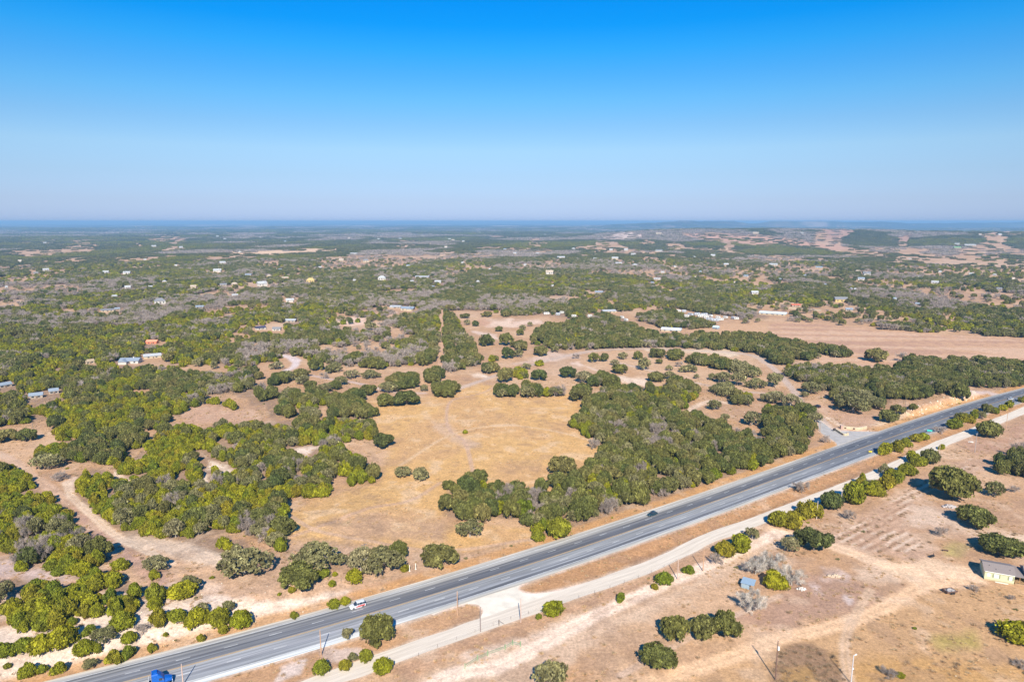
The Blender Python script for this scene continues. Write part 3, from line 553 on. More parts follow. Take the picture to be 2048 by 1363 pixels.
PROTO = {J: [[], []], O: [[], []], P_: [[], []], B_: [[], []]}      # kind -> lod -> [(crown mesh, trunk mesh)]
NAMES = {J: 'juniper_tree', O: 'oak_tree', P_: 'pale_oak_tree', B_: 'bare_tree'}
g0 = np.random.default_rng(42)
for lod in (0, 1):
    q = 1.0 if lod == 0 else .22
    sz = 1.0 if lod == 0 else 1.9
    nv = 7 if lod == 0 else 4
    for i in range(nv):
        lob = juniper_lobes(g0, 0 if i % 3 == 0 else int(g0.integers(4, 8)))
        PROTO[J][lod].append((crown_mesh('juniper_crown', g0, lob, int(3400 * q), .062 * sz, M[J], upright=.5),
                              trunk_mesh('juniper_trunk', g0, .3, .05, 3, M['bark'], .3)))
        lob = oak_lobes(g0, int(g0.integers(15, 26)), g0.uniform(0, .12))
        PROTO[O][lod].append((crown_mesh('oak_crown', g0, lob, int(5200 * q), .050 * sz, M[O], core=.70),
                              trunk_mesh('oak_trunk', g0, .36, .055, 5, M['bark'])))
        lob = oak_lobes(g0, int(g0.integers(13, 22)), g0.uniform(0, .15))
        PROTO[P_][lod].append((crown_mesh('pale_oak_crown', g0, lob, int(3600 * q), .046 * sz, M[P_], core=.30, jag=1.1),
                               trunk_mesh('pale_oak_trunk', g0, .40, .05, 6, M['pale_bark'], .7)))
def bare_crown(name, g, material, n_tw, lod):
    parts = []; tips = []
    def grow(p, d, ln, r, lv):
        q = p + d * ln * .5 + g.normal(size=3) * ln * .08; e = p + d * ln + g.normal(size=3) * ln * .1
        parts.append(tube([p, q, e], [r, r * .8, r * .55], 3)); tips.append((q, d)); tips.append((e, d))
        if lv <= 0: return
        for k in range(3 if lv > 1 else 3):
            nd = d + g.normal(size=3) * .62; nd[2] = nd[2] * .8 + .12; nd /= np.linalg.norm(nd)
            grow(e if k < 2 else q, nd, ln * g.uniform(.62, .8), r * .58, lv - 1)
    for i in range(5):
        a = 6.28 * i / 5 + g.uniform(-.4, .4)
        d = np.array([math.cos(a) * .75, math.sin(a) * .75, .55 + g.uniform(-.2, .3)]); d /= np.linalg.norm(d)
        grow(np.array([0, 0, .22 + .04 * i]), d, .42, .028, 3 if lod == 0 else 2)
    V, Fq = join(parts)
    V[:, 2] = np.maximum(V[:, 2], .02)
    m = np.abs(V[:, :2]).max(); V[:, :2] /= max(m, .01); V[:, 2] /= V[:, 2].max()
    T_ = np.array([t[0] for t in tips]); D_ = np.array([t[1] for t in tips]); T_[:, :2] /= max(m, .01); T_[:, 2] /= max(T_[:, 2].max(), .1)
    k = g.integers(0, len(T_), n_tw)
    p = T_[k] + g.normal(size=(n_tw, 3)) * .045
    d = _unit(D_[k] + g.normal(size=(n_tw, 3)) * .8); s = _unit(np.cross(d, g.normal(size=(n_tw, 3))))
    l = g.uniform(.06, .16, (n_tw, 1)) * (1 if lod == 0 else 1.6); w = .006 * (1 if lod == 0 else 2.6)
    tv = np.stack([p - s * w, p + s * w, p + d * l + s * w * .4, p + d * l - s * w * .4], 1).reshape(-1, 3)
    tv[:, 2] = np.clip(tv[:, 2], .02, 1.05)
    VV = np.concatenate([V, tv]); FF = np.concatenate([Fq, np.arange(len(tv)).reshape(-1, 4) + len(V)])
    return np_mesh(name, VV, [FF], material, tone=np.concatenate([np.full(len(V), 1.15), np.repeat(g.uniform(.7, 1.2, n_tw), 4)]))
for lod in (0, 1):
    for i in range(4 if lod == 0 else 3):
        PROTO[B_][lod].append((bare_crown('bare_crown', g0, M[B_], 4200 if lod == 0 else 1100, lod), trunk_mesh('bare_trunk', g0, .3, .035, 3, M['pale_bark'], .3)))
WHITE = [(bare_crown('bare_crown', g0, M['white_twigs'], 5200, 0), trunk_mesh('bare_trunk', g0, .3, .045, 4, M['pale_bark'], .4)) for i in range(2)]

# ------------------------------------------------------------------ roads and tracks in world space
def wl(r, pts, n=6):
    p = F(r, pts); x, y, z = ground_px([a for a, b in p], [b for a, b in p])
    return smooth_line(np.stack([x, y], 1), n)
FRONT = wl(0, [(560, 1400), (650, 1361), (769, 1318), (854, 1287), (960, 1250), (1041, 1222), (1120, 1194), (1281, 1139), (1366, 1101), (1430, 1071), (1536, 1034), (1621, 1000), (1707, 967), (1793, 930), (1878, 889), (1964, 855), (2048, 821), (2130, 786)])
PALE = (.56, .45, .33); SAND = (.60, .45, .29); GREYP = (.40, .34, .28)
TRACKS = [   # world line, width, colour, softness
    (wl(1, [(-60, 270), (60, 330), (150, 400), (250, 470), (330, 530)]), 4, (.46, .34, .23)),
    (wl(1, [(310, 430), (330, 490), (380, 540), (450, 600), (530, 670), (640, 730), (740, 780), (800, 812)]), 2.6, (.58, .48, .34)),
    (wl(1, [(600, 700), (720, 715), (830, 740), (950, 775), (1040, 795)]), 8, (.52, .43, .31)),
    (wl(0, [(1690, 885), (1662, 862), (1640, 835), (1610, 815), (1590, 785), (1565, 755), (1545, 735), (1510, 712), (1440, 703), (1300, 697), (1200, 700), (1130, 712), (1050, 733), (985, 753), (915, 778)]), 4.5, (.43, .36, .28)),
    (wl(6, [(190, 1032), (265, 1050), (295, 1085), (275, 1120), (220, 1145)]), 5, (.56, .51, .46)),
    (wl(6, [(410, 1180), (560, 1210), (700, 1228), (880, 1270), (1060, 1310), (1240, 1310)]), 3.5, (.46, .38, .31)),
    (wl(7, [(760, 1080), (1000, 1140), (1380, 1240), (1640, 1290), (1886, 1312)]), 3, (.46, .38, .29)),
    (wl(0, [(1920, 787), (1945, 782), (1975, 784), (2006, 797)]), 6, (.50, .42, .35)),
    (wl(0, [(1520, 1052), (1560, 1063), (1600, 1072), (1660, 1090), (1700, 1104), (1760, 1125), (1850, 1146), (1935, 1150)]), 5, (.68, .51, .33)),
    (wl(0, [(1930, 1165), (1850, 1170), (1780, 1208), (1720, 1236), (1640, 1258), (1560, 1276), (1500, 1300), (1380, 1340), (1280, 1375)]), 4.5, (.64, .46, .28)),
    (wl(0, [(820, 1400), (900, 1350), (1000, 1330), (1080, 1290), (1200, 1225), (1320, 1172), (1440, 1120), (1500, 1090), (1560, 1064)]), 4.6, (.72, .60, .45)),
    (wl(5, [(-60, 925), (0, 915), (120, 900), (250, 890), (380, 880)]), 8, (.42, .33, .25)),
    (wl(6, [(1372, 700), (1368, 800), (1365, 950), (1358, 1080), (1345, 1150), (1340, 1220)]), 3.2, (.46, .32, .21)),
    (wl(0, [(1010, 760), (965, 785), (905, 800), (893, 830), (900, 860), (930, 885), (950, 960)]), 1.3, (.44, .32, .22)),
    (wl(0, [(880, 965), (820, 1000), (740, 1015), (660, 1045), (560, 1080)]), 1.4, (.42, .30, .20)),
    (wl(0, [(1060, 1078), (900, 1100), (760, 1085), (640, 1062), (580, 1030)]), 1.3, (.45, .33, .22)),
    (wl(0, [(1180, 880), (1100, 860), (1000, 850), (900, 870), (800, 930)]), 1.2, (.55, .42, .26)),
    (wl(0, [(1740, 1180), (1700, 1250), (1690, 1300), (1700, 1380)]), 2.2, (.50, .38, .25)),
    (wl(0, [(1560, 1190), (1470, 1230), (1350, 1290), (1240, 1350)]), 1.4, (.50, .39, .28)),
    (wl(3, [(800, 120), (860, 75), (930, 50), (1010, 60)]), 4, (.56, .46, .33)),
]
APRON1 = F(0, [(862, 1224), (905, 1205), (965, 1184), (1022, 1163), (1062, 1152), (1048, 1163), (1038, 1172), (1037, 1180), (1050, 1185), (1075, 1186), (1120, 1180), (1175, 1166), (1175, 1178), (1120, 1200), (1060, 1222), (985, 1246), (955, 1250), (962, 1232), (966, 1220), (958, 1210), (940, 1207), (905, 1212), (868, 1228)])
APRON2 = F(0, [(1636, 838), (1650, 848), (1668, 860), (1695, 862), (1742, 863), (1764, 865), (1684, 894), (1672, 884), (1655, 873), (1640, 862)])

PAINT = [   # (outline, colour, softness px, breakup px)
    (F(0, [(560, 1085), (540, 1050), (560, 1030), (640, 995), (700, 980), (755, 955), (790, 900), (750, 860), (745, 800), (860, 800), (900, 785), (960, 765), (1000, 790), (1110, 798), (1150, 780), (1180, 805), (1150, 850), (1210, 910), (1210, 950), (1110, 985), (900, 980), (880, 1045), (1070, 1060), (1060, 1085), (900, 1110), (700, 1090), (600, 1100)]), (.50, .335, .15), 14, 10),
    (F(0, [(540, 1090), (560, 1070), (700, 1090), (900, 1112), (1030, 1090), (1000, 1130), (860, 1170), (700, 1200), (540, 1240), (400, 1240), (420, 1160), (500, 1120)]), (.40, .29, .19), 14, 12),
    (F(0, [(750, 1020), (900, 1040), (880, 1080), (700, 1075), (640, 1050)]), (.40, .28, .17), 18, 14),
    (F(2, [(830, 150), (900, 160), (930, 210), (1040, 250), (1000, 270), (940, 240), (840, 190)]), (.50, .40, .28), 8, 8),
    (F(0, [(1046, 1182), (1100, 1152), (1536, 992), (2048, 803), (2048, 815), (1536, 1030), (1200, 1150), (1060, 1188)]), (.37, .225, .115), 3, 3),
    (F(0, [(380, 1380), (420, 1345), (640, 1300), (780, 1262), (950, 1208), (962, 1225), (870, 1272), (640, 1350), (560, 1390)]), (.40, .26, .145), 3, 3),
    (F(0, [(640, 1300), (700, 1290), (760, 1300), (720, 1320), (650, 1325)]), (.50, .42, .33), 6, 8), (F(0, [(560, 1335), (610, 1320), (600, 1350), (540, 1370)]), (.56, .49, .40), 6, 8),
    (F(0, [(-60, 1260), (60, 1250), (160, 1230), (250, 1225), (330, 1200), (420, 1190), (560, 1205), (700, 1185), (720, 1200), (560, 1240), (480, 1262), (380, 1290), (250, 1325), (120, 1348), (-60, 1380)]), (.60, .52, .40), 6, 9),
    (F(0, [(0, 1190), (100, 1180), (300, 1190), (350, 1165), (440, 1170), (430, 1185), (250, 1220), (100, 1230), (0, 1240)]), (.50, .41, .31), 8, 10),
    (F(0, [(700, 1185), (820, 1150), (960, 1115), (1060, 1090), (1060, 1100), (900, 1150), (720, 1205)]), (.42, .28, .17), 6, 6),
    (F(0, [(800, 1400), (880, 1345), (1000, 1300), (1200, 1235), (1340, 1180), (1440, 1125), (1530, 1080), (1590, 1080), (1480, 1135), (1380, 1192), (1230, 1265), (1130, 1325), (1050, 1400)]), (.50, .385, .26), 12, 14),
    (F(0, [(900, 1310), (1040, 1270), (1140, 1230), (1180, 1230), (1130, 1262), (960, 1325)]), (.55, .45, .33), 8, 14),
    (F(0, [(780, 1340), (880, 1290), (1000, 1262), (1100, 1225), (1300, 1150), (1440, 1095), (1450, 1105), (1300, 1175), (1100, 1240), (900, 1310), (820, 1350)]), (.40, .27, .165), 8, 10),
    (F(0, [(1300, 1400), (1400, 1330), (1560, 1285), (1700, 1245), (1860, 1180), (2100, 1170), (2100, 1400)]), (.43, .29, .155), 14, 14),
    (F(0, [(1560, 1165), (1640, 1140), (1720, 1165), (1760, 1190), (1650, 1235), (1540, 1260), (1480, 1230), (1560, 1200)]), (.34, .235, .16), 12, 14),
    (F(4, [(260, 840), (330, 835), (400, 860), (350, 895), (260, 880)]), (.48, .39, .31), 10, 12), (F(4, [(200, 915), (240, 925), (260, 950), (220, 945)]), (.54, .47, .41), 7, 12), (F(4, [(360, 965), (390, 975), (380, 990)]), (.52, .45, .38), 6, 10),
    (F(4, [(380, 830), (560, 810), (640, 850), (600, 900), (450, 890)]), (.50, .39, .27), 12, 12),
    (F(0, [(1800, 1125), (1850, 1115), (1960, 1135), (1975, 1165), (1900, 1178), (1830, 1170), (1760, 1135)]), (.60, .46, .30), 8, 6),
    (F(0, [(1540, 1345), (1545, 1315), (1580, 1292), (1620, 1288), (1665, 1310), (1700, 1345), (1720, 1400), (1545, 1400)]), (.24, .165, .10), 9, 10),
    (F(0, [(1560, 1335), (1620, 1330), (1640, 1363), (1560, 1400)]), (.33, .22, .10), 8, 6),
    (F(0, [(1640, 1075), (1740, 1020), (1880, 935), (1960, 915), (2000, 930), (1900, 960), (1830, 1000), (1810, 1050), (1870, 1100), (1830, 1120), (1720, 1100)]), (.42, .30, .20), 8, 8),
    (F(4, [(640, 560), (760, 540), (860, 560), (1000, 650), (1197, 690), (1197, 740), (980, 690), (800, 650), (640, 620)]), (.50, .40, .29), 12, 12),
    (F(4, [(1080, 680), (1240, 670), (1240, 715), (1120, 712)]), (.60, .48, .33), 6, 6),
    (F(4, [(780, 1160), (950, 1150), (960, 1190), (820, 1200)]), (.33, .27, .10), 18, 12), (F(4, [(860, 720), (940, 730), (900, 780), (830, 770)]), (.36, .30, .13), 12, 10),
    (F(4, [(300, 1250), (700, 1240), (1100, 1300), (1240, 1290), (1240, 1400), (400, 1400)]), (.42, .27, .12), 16, 14),
    (F(4, [(880, 240), (1050, 220), (1197, 150), (1240, 300), (1100, 290), (960, 290)]), (.36, .24, .16), 10, 10),
    (F(4, [(230, 60), (500, 110), (520, 170), (420, 180), (350, 160), (260, 120)]), (.42, .29, .19), 8, 6), (F(4, [(265, 115), (330, 155), (370, 165), (330, 165), (270, 130)]), (.6, .5, .36), 3, 4),
    (F(4, [(470, 175), (540, 145), (620, 110), (760, 75), (900, 38), (940, 45), (930, 65), (800, 100), (640, 130), (560, 170), (500, 190)]), (.60, .47, .31), 4, 7),
    (F(8, [(0, 795), (240, 787), (600, 818), (900, 858), (1300, 882), (1960, 892), (1960, 1085), (1700, 1072), (1380, 1060), (1050, 1040), (880, 1130), (640, 1110), (330, 1100), (400, 1000), (380, 950), (200, 925), (0, 870)]), (.46, .31, .19), 4, 4),
    (F(7, [(1260, 860), (1560, 785), (1886, 795), (1886, 885), (1500, 875)]), (.47, .32, .19), 4, 4),
    (F(7, [(900, 300), (700, 250)]) if False else F(7, [(440, 1090), (560, 1120), (700, 1180), (760, 1190), (740, 1170), (600, 1130), (480, 1080)]), (.60, .50, .38), 3, 4),
    (F(7, [(770, 1190), (1000, 1195), (980, 1250), (830, 1220)]), (.60, .51, .38), 4, 5), (F(7, [(980, 985), (1250, 985), (1560, 1000), (1660, 1020), (1600, 1030), (1300, 1000), (1000, 1000)]), (.58, .49, .34), 3, 4),
    (F(7, [(240, 1000), (450, 1020), (500, 1050), (300, 1070), (60, 1100), (30, 1110), (0, 1090), (150, 1060)]), (.50, .40, .30), 4, 4),
    (F(7, [(0, 780), (200, 770), (220, 790), (0, 830)]), (.58, .46, .34), 4, 4), (F(6, [(520, 780), (700, 740), (900, 720), (1040, 715), (1000, 740), (860, 760), (700, 800), (560, 810)]), (.60, .47, .35), 4, 5),
    (F(6, [(1640, 770), (1886, 760), (1886, 830), (1700, 820)]), (.60, .48, .35), 4, 4), (F(6, [(1560, 1170), (1640, 1160), (1690, 1180), (1600, 1205)]), (.66, .58, .45), 4, 5), (F(6, [(1600, 860), (1780, 870), (1800, 930), (1760, 920)]), (.56, .46, .35), 3, 4),
    (F(6, [(1640, 760), (1760, 780), (1720, 810), (1600, 800)]), (.42, .27, .17), 3, 4),
    (F(1, [(940, 290), (1000, 330), (1100, 370), (1080, 385), (960, 375), (970, 445), (955, 440), (955, 390), (980, 350)]), (.64, .56, .42), 5, 5), (F(2, [(165, 268), (300, 262), (240, 300), (195, 288)]), (.62, .54, .42), 4, 5),
    (F(1, [(530, 370), (620, 420), (600, 440), (540, 400)]), (.6, .5, .37), 5, 5), (F(1, [(300, 430), (360, 400), (340, 480)]), (.56, .46, .34), 5, 5),
    (F(1, [(-60, 770), (60, 780), (300, 850), (420, 870), (300, 890), (60, 880), (-60, 880)]), (.46, .38, .32), 12, 12),
    (F(1, [(350, 560), (430, 620), (560, 720), (700, 800), (800, 860), (760, 920), (640, 860), (560, 780), (440, 700)]), (.37, .26, .19), 14, 10),
    (F(1, [(840, 90), (960, 70), (1197, 100), (1197, 150), (1000, 155), (860, 150)]), (.42, .29, .19), 5, 5),
    (F(1, [(0, 260), (140, 230), (170, 300), (150, 350), (0, 340)]), (.46, .32, .19), 8, 8),
    (F(8, [(0, 145), (430, 212), (700, 255), (500, 258), (0, 215)]), (.47, .30, .20), 2, 2), (F(7, [(1280, 130), (1886, 155), (1886, 230), (1280, 165)]), (.47, .30, .20), 2, 2), (F(7, [(640, 170), (820, 122), (980, 130), (960, 160), (780, 180)]), (.56, .46, .36), 2, 2),
    (F(8, [(420, 90), (900, 120), (1280, 190), (1100, 215), (420, 180)]), (.36, .235, .165), 3, 6),
    (F(6, [(0, 265), (350, 245), (668, 249), (655, 270), (0, 285)]), (.62, .46, .29), 1.5, 1.5), (F(5, [(1580, 264), (2050, 264), (2050, 295), (1700, 292)]), (.62, .46, .29), 1.5, 1.5),
]
BASE = np.array((.40, .268, .155))

WALL_W = [(f_, F(f_, p), mx, dn, ph) for f_, p, mx, dn, ph in WOODS]
CLR = [F(f_, p) for f_, p in CLEAR]
CLBB = [(min(a for a, b in p) - 3, max(a for a, b in p) + 3, min(b for a, b in p) - 3, max(b for a, b in p) + 3) for p in CLR]

def inside(P, x, y):
    return poly_sd(P, x, y, 0.5) > 0

def open_far(x, y):
    """natural openings of the far country, from world position"""
    r = np.hypot(x, y)
    k = 1 + sstep(2500, 8000, r) * 1.4
    n = fbm(x / (120 * k), y / (230 * k), 31, 5)
    n2 = fbm(x / 1100, y / 1500, 35, 3)
    th = .610 - sstep(900, 2000, r) * .060 + sstep(2800, 4500, r) * .15 - .42 * (n2 - .5) - .03 * sstep(-200, 900, x)
    return n > th

# ------------------------------------------------------------------ ground
HW = 9.7                                     # half width of the highway
def build_ground():
    ta = np.concatenate([np.linspace(-math.pi, R_(-46), 40)[:-1], np.linspace(R_(-46), R_(-38.4), 30)[:-1], np.arctan(np.linspace(math.tan(R_(-38.4)), math.tan(R_(38.4)), 800)), np.linspace(R_(38.4), R_(46), 30)[1:], np.linspace(R_(46), math.pi, 40)[1:]])
    near = np.array([4, 30, 60, 90, 110, 125])
    inv = np.linspace(1 / 135, 1 / 2600, 520)
    far = np.geomspace(2620, 62000, 110)
    rr = np.concatenate([near, 1 / inv, far])
    A, Rr = np.meshgrid(ta, rr)
    X = np.sin(A) * Rr; Y = np.cos(A) * Rr
    fx, fy = X.ravel(), Y.ravel()
    Z = H(fx, fy)
    px, py, dep = proj(fx, fy, Z)
    vis = (dep > 50) & (px > -500) & (px < 2600) & (py < 1600)
    px = np.where(vis, px, 1e7); py = np.where(vis, py, 1e7)
    N = len(fx)
    col = np.tile(BASE, (N, 1))
    r = np.hypot(fx, fy)
    def mix(a, c):
        a = np.clip(a, 0, 1)[:, None]
        col[:] = col * (1 - a) + np.array(c) * a
    # broad natural variation
    n1 = fbm(fx / 38, fy / 38, 41, 4); n2 = fbm(fx / 9, fy / 9, 45, 3); n3 = fbm(fx / 130, fy / 130, 47, 3)
    mix(sstep(.5, .66, n1) * .55, (.50, .37, .235)); mix(sstep(.52, .36, n1) * .5, (.35, .245, .16)); mix(sstep(.58, .72, n3) * .4, (.54, .43, .30))
    P = {}
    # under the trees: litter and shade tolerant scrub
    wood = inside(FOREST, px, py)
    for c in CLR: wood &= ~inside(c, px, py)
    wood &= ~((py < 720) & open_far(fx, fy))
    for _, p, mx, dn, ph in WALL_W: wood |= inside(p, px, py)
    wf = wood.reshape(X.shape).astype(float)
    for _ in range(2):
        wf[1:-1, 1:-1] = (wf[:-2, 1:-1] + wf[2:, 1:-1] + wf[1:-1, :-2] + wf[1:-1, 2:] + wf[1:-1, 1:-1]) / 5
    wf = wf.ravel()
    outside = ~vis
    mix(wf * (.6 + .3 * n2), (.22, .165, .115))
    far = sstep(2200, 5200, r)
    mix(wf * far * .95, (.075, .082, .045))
    # beyond what the scattered trees cover
    k = sstep(13000, 16500, r)
    f2 = fbm(fx / 1300, fy / 2600, 51, 5)
    mix(k * sstep(.40, .50, 1 - f2), (.03, .034, .024)); mix(k * sstep(.60, .68, f2), (.36, .29, .22))
    mix(sstep(200, 10, np.where(outside & (r < 900), 0, 999)) * sstep(.45, .55, n1) * .5, (.26, .2, .13))
    w1 = (fbm(fx / 4.0, fy / 4.0, 61, 4) - .5) * 2; w2 = (fbm(fx / 16, fy / 16, 65, 3) - .5) * 2
    wob = np.where(r < 450, .55 * w1 + .6 * w2, w2 + (fbm(fx / 60, fy / 60, 67, 2) - .5))
    for p, c, soft, brk in PAINT:
        sdv = poly_sd(p, px, py, soft + brk + 4)
        a = sstep(-soft, soft, sdv + wob * brk * 1.6)
        mix(a * .92, c)
    # golden field mottling
    gf = sstep(0, 10, poly_sd(PAINT[0][0], px, py, 14))
    mix(gf * sstep(.52, .66, n1) * .5, (.42, .275, .15)); mix(gf * sstep(.55, .68, n2) * .35, (.56, .40, .20))
    # stripes of the mown long pasture
    lp = sstep(0, 3, poly_sd(PAINT[[i for i, q in enumerate(PAINT) if q[0][0] == F(8, [(0, 795)])[0]][0]][0], px, py, 6))
    st = fbm(fx / 120 + fy / 600, (fy + .10 * fx) / 13, 71, 3)
    mix(lp * sstep(.52, .62, st) * .6, (.33, .215, .15)); mix(lp * sstep(.45, .36, st) * .5, (.52, .39, .27))
    # terraced garden rows, lines parallel to the highway
    gr = F(0, [(1655, 1078), (1745, 1022), (1880, 937), (1940, 915), (1985, 925), (1900, 955), (1830, 1000), (1800, 1045), (1850, 1095), (1800, 1112), (1720, 1098)])
    gv = sstep(-2, 6, poly_sd(gr, px, py, 10))
    s = hwy_sd(fx, fy)
    ph = np.sin((s + 3 * (n1 - .5)) * 2 * math.pi / 3.6)
    mix(gv * sstep(.1, .8, ph) * sstep(.36, .5, n2) * .6, (.26, .17, .105)); mix(gv * sstep(-.3, -.8, ph) * sstep(.45, .62, n2) * .8, (.56, .47, .35))
    # grass strips and gravel at the highway edges, ochre strip
    nearh = (r < 1500)
    mix(nearh * sstep(8.5, 10.5, s) * (1 - sstep(13.5, 16.5, s + w2)) * .8, (.45, .27, .12))
    mix(nearh * sstep(-11.0, -9.9, s + w1 * .5) * (1 - sstep(-9, -8, s)) * .8, (.54, .45, .34))
    for L, w, c in TRACKS:
        d = line_d(L, fx, fy, w + 6)
        e = np.where(r > 600, 1.6, 1.0)
        a = 1 - sstep(w * .32 * e, w * .75 * e + .6, d + w1 * w * .12)
        # two wheel ruts with a grassy middle on narrow ones
        mid = (1 - sstep(0, .6, d)) * (r < 420) * (w < 6) * .35
        mix(a * .9 * (1 - mid), c)
    d = line_d(FRONT, fx, fy, 14)
    mix((1 - sstep(3.2, 4.6, d + w1 * .8)) * .7, (.52, .42, .30))
    for p in (APRON1, APRON2):
        sdv = poly_sd(p, px, py, 10); mix(sstep(-5, 1, sdv + w1 * 3) * .9, (.60, .52, .41))
    # small scale patches near the camera
    nn = sstep(900, 300, r)
    mix(nn * sstep(.60, .75, n2) * .35, (.54, .43, .30)); mix(nn * sstep(.40, .28, n2) * .35, (.27, .19, .125))
    lum = col @ np.array([.3, .55, .15]); col = lum[:, None] + (col - lum[:, None]) * 1.13; col = np.clip(col * np.array([1.10, 1.005, 1.07]), .02, .8)
    nr, nc = X.shape
    V = np.stack([fx, fy, Z], 1)
    i, j = np.meshgrid(np.arange(nr - 1), np.arange(nc - 1), indexing='ij')
    a0 = i * nc + j
    Fq = np.stack([a0, a0 + 1, a0 + nc + 1, a0 + nc], -1).reshape(-1, 4)[:, ::-1]
    # centre fan
    cen = len(V); V = np.vstack([V, [0, 0, 0]]); col = np.vstack([col, BASE])
    fan = np.stack([np.full(nc - 1, cen), np.arange(nc - 1) + 1, np.arange(nc - 1)], 1)[:, ::-1]
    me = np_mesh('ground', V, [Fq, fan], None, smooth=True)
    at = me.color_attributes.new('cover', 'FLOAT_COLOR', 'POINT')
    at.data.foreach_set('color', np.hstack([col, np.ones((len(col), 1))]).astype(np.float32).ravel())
    m = bpy.data.materials.new('dry_land'); m.use_nodes = True
    nt = m.node_tree; b = nt.nodes['Principled BSDF']; b.inputs['Roughness'].default_value = .95; b.inputs['Specular IOR Level'].default_value = .08
    ca = nt.nodes.new('ShaderNodeAttribute'); ca.attribute_name = 'cover'
    geo = nt.nodes.new('ShaderNodeNewGeometry')
    def nz(scale, det, lo, hi, a_, b_, rough=.6):
        n = nt.nodes.new('ShaderNodeTexNoise'); n.inputs['Scale'].default_value = scale; n.inputs['Detail'].default_value = det; n.inputs['Roughness'].default_value = rough
        nt.links.new(geo.outputs['Position'], n.inputs['Vector'])
        r_ = nt.nodes.new('ShaderNodeMapRange'); r_.inputs[1].default_value = lo; r_.inputs[2].default_value = hi; r_.inputs[3].default_value = a_; r_.inputs[4].default_value = b_
        nt.links.new(n.outputs['Fac'], r_.inputs[0]); return n, r_
    na, ra = nz(1.1, 7, .34, .66, .62, 1.40, .85); nb, rb = nz(.22, 8, .3, .7, .72, 1.28, .8)
    mu = nt.nodes.new('ShaderNodeMath'); mu.operation = 'MULTIPLY'; nt.links.new(ra.outputs[0], mu.inputs[0]); nt.links.new(rb.outputs[0], mu.inputs[1])
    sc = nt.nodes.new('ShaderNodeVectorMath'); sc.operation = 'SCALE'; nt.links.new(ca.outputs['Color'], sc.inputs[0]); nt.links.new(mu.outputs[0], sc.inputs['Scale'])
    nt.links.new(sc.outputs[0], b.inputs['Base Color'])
    bp = nt.nodes.new('ShaderNodeBump'); bp.inputs['Strength'].default_value = .5; bp.inputs['Distance'].default_value = .35
    nt.links.new(na.outputs['Fac'], bp.inputs['Height']); nt.links.new(bp.outputs[0], b.inputs['Normal'])
    me.materials.append(m)
    return set_props(ob('ground', me), kind='structure')
build_ground()

# ------------------------------------------------------------------ highway, gravel roads
def ribbon(name, L, widths, z, material, kind='structure', useg=None):
    """flat strip along a world polyline; UV = (metres across, metres along)"""
    L = np.asarray(L, float)
    T_ = np.gradient(L, axis=0); T_ /= np.linalg.norm(T_, axis=1, keepdims=True)
    Nn = np.stack([-T_[:, 1], T_[:, 0]], 1)
    s = np.concatenate([[0], np.cumsum(np.linalg.norm(np.diff(L, axis=0), axis=1))])
    us = widths; V = []; UV = []
    for i in range(len(L)):
        for u in us:
            uu = u(s[i]) if callable(u) else u
            p = L[i] + Nn[i] * uu; V.append((p[0], p[1])); UV.append((uu, s[i]))
    V = np.array(V); Zz = H(V[:, 0], V[:, 1]) * 0 + z
    k = len(us); i, j = np.meshgrid(np.arange(len(L) - 1), np.arange(k - 1), indexing='ij'); a0 = i * k + j
    Fq = np.stack([a0, a0 + 1, a0 + k + 1, a0 + k], -1).reshape(-1, 4)[:, ::-1]
    me = np_mesh(name, np.column_stack([V, Zz]), [Fq], material)
    uvl = me.uv_layers.new(name='UVMap'); li = np.zeros(len(me.loops), np.int32); me.loops.foreach_get('vertex_index', li)
    uvl.data.foreach_set('uv', np.array(UV, np.float32)[li].ravel())
    return set_props(ob(name, me), kind=kind)
hx = np.concatenate([np.arange(-420, 700, 6.0)])
HWY = np.stack([hx, hwy_y(hx)], 1)

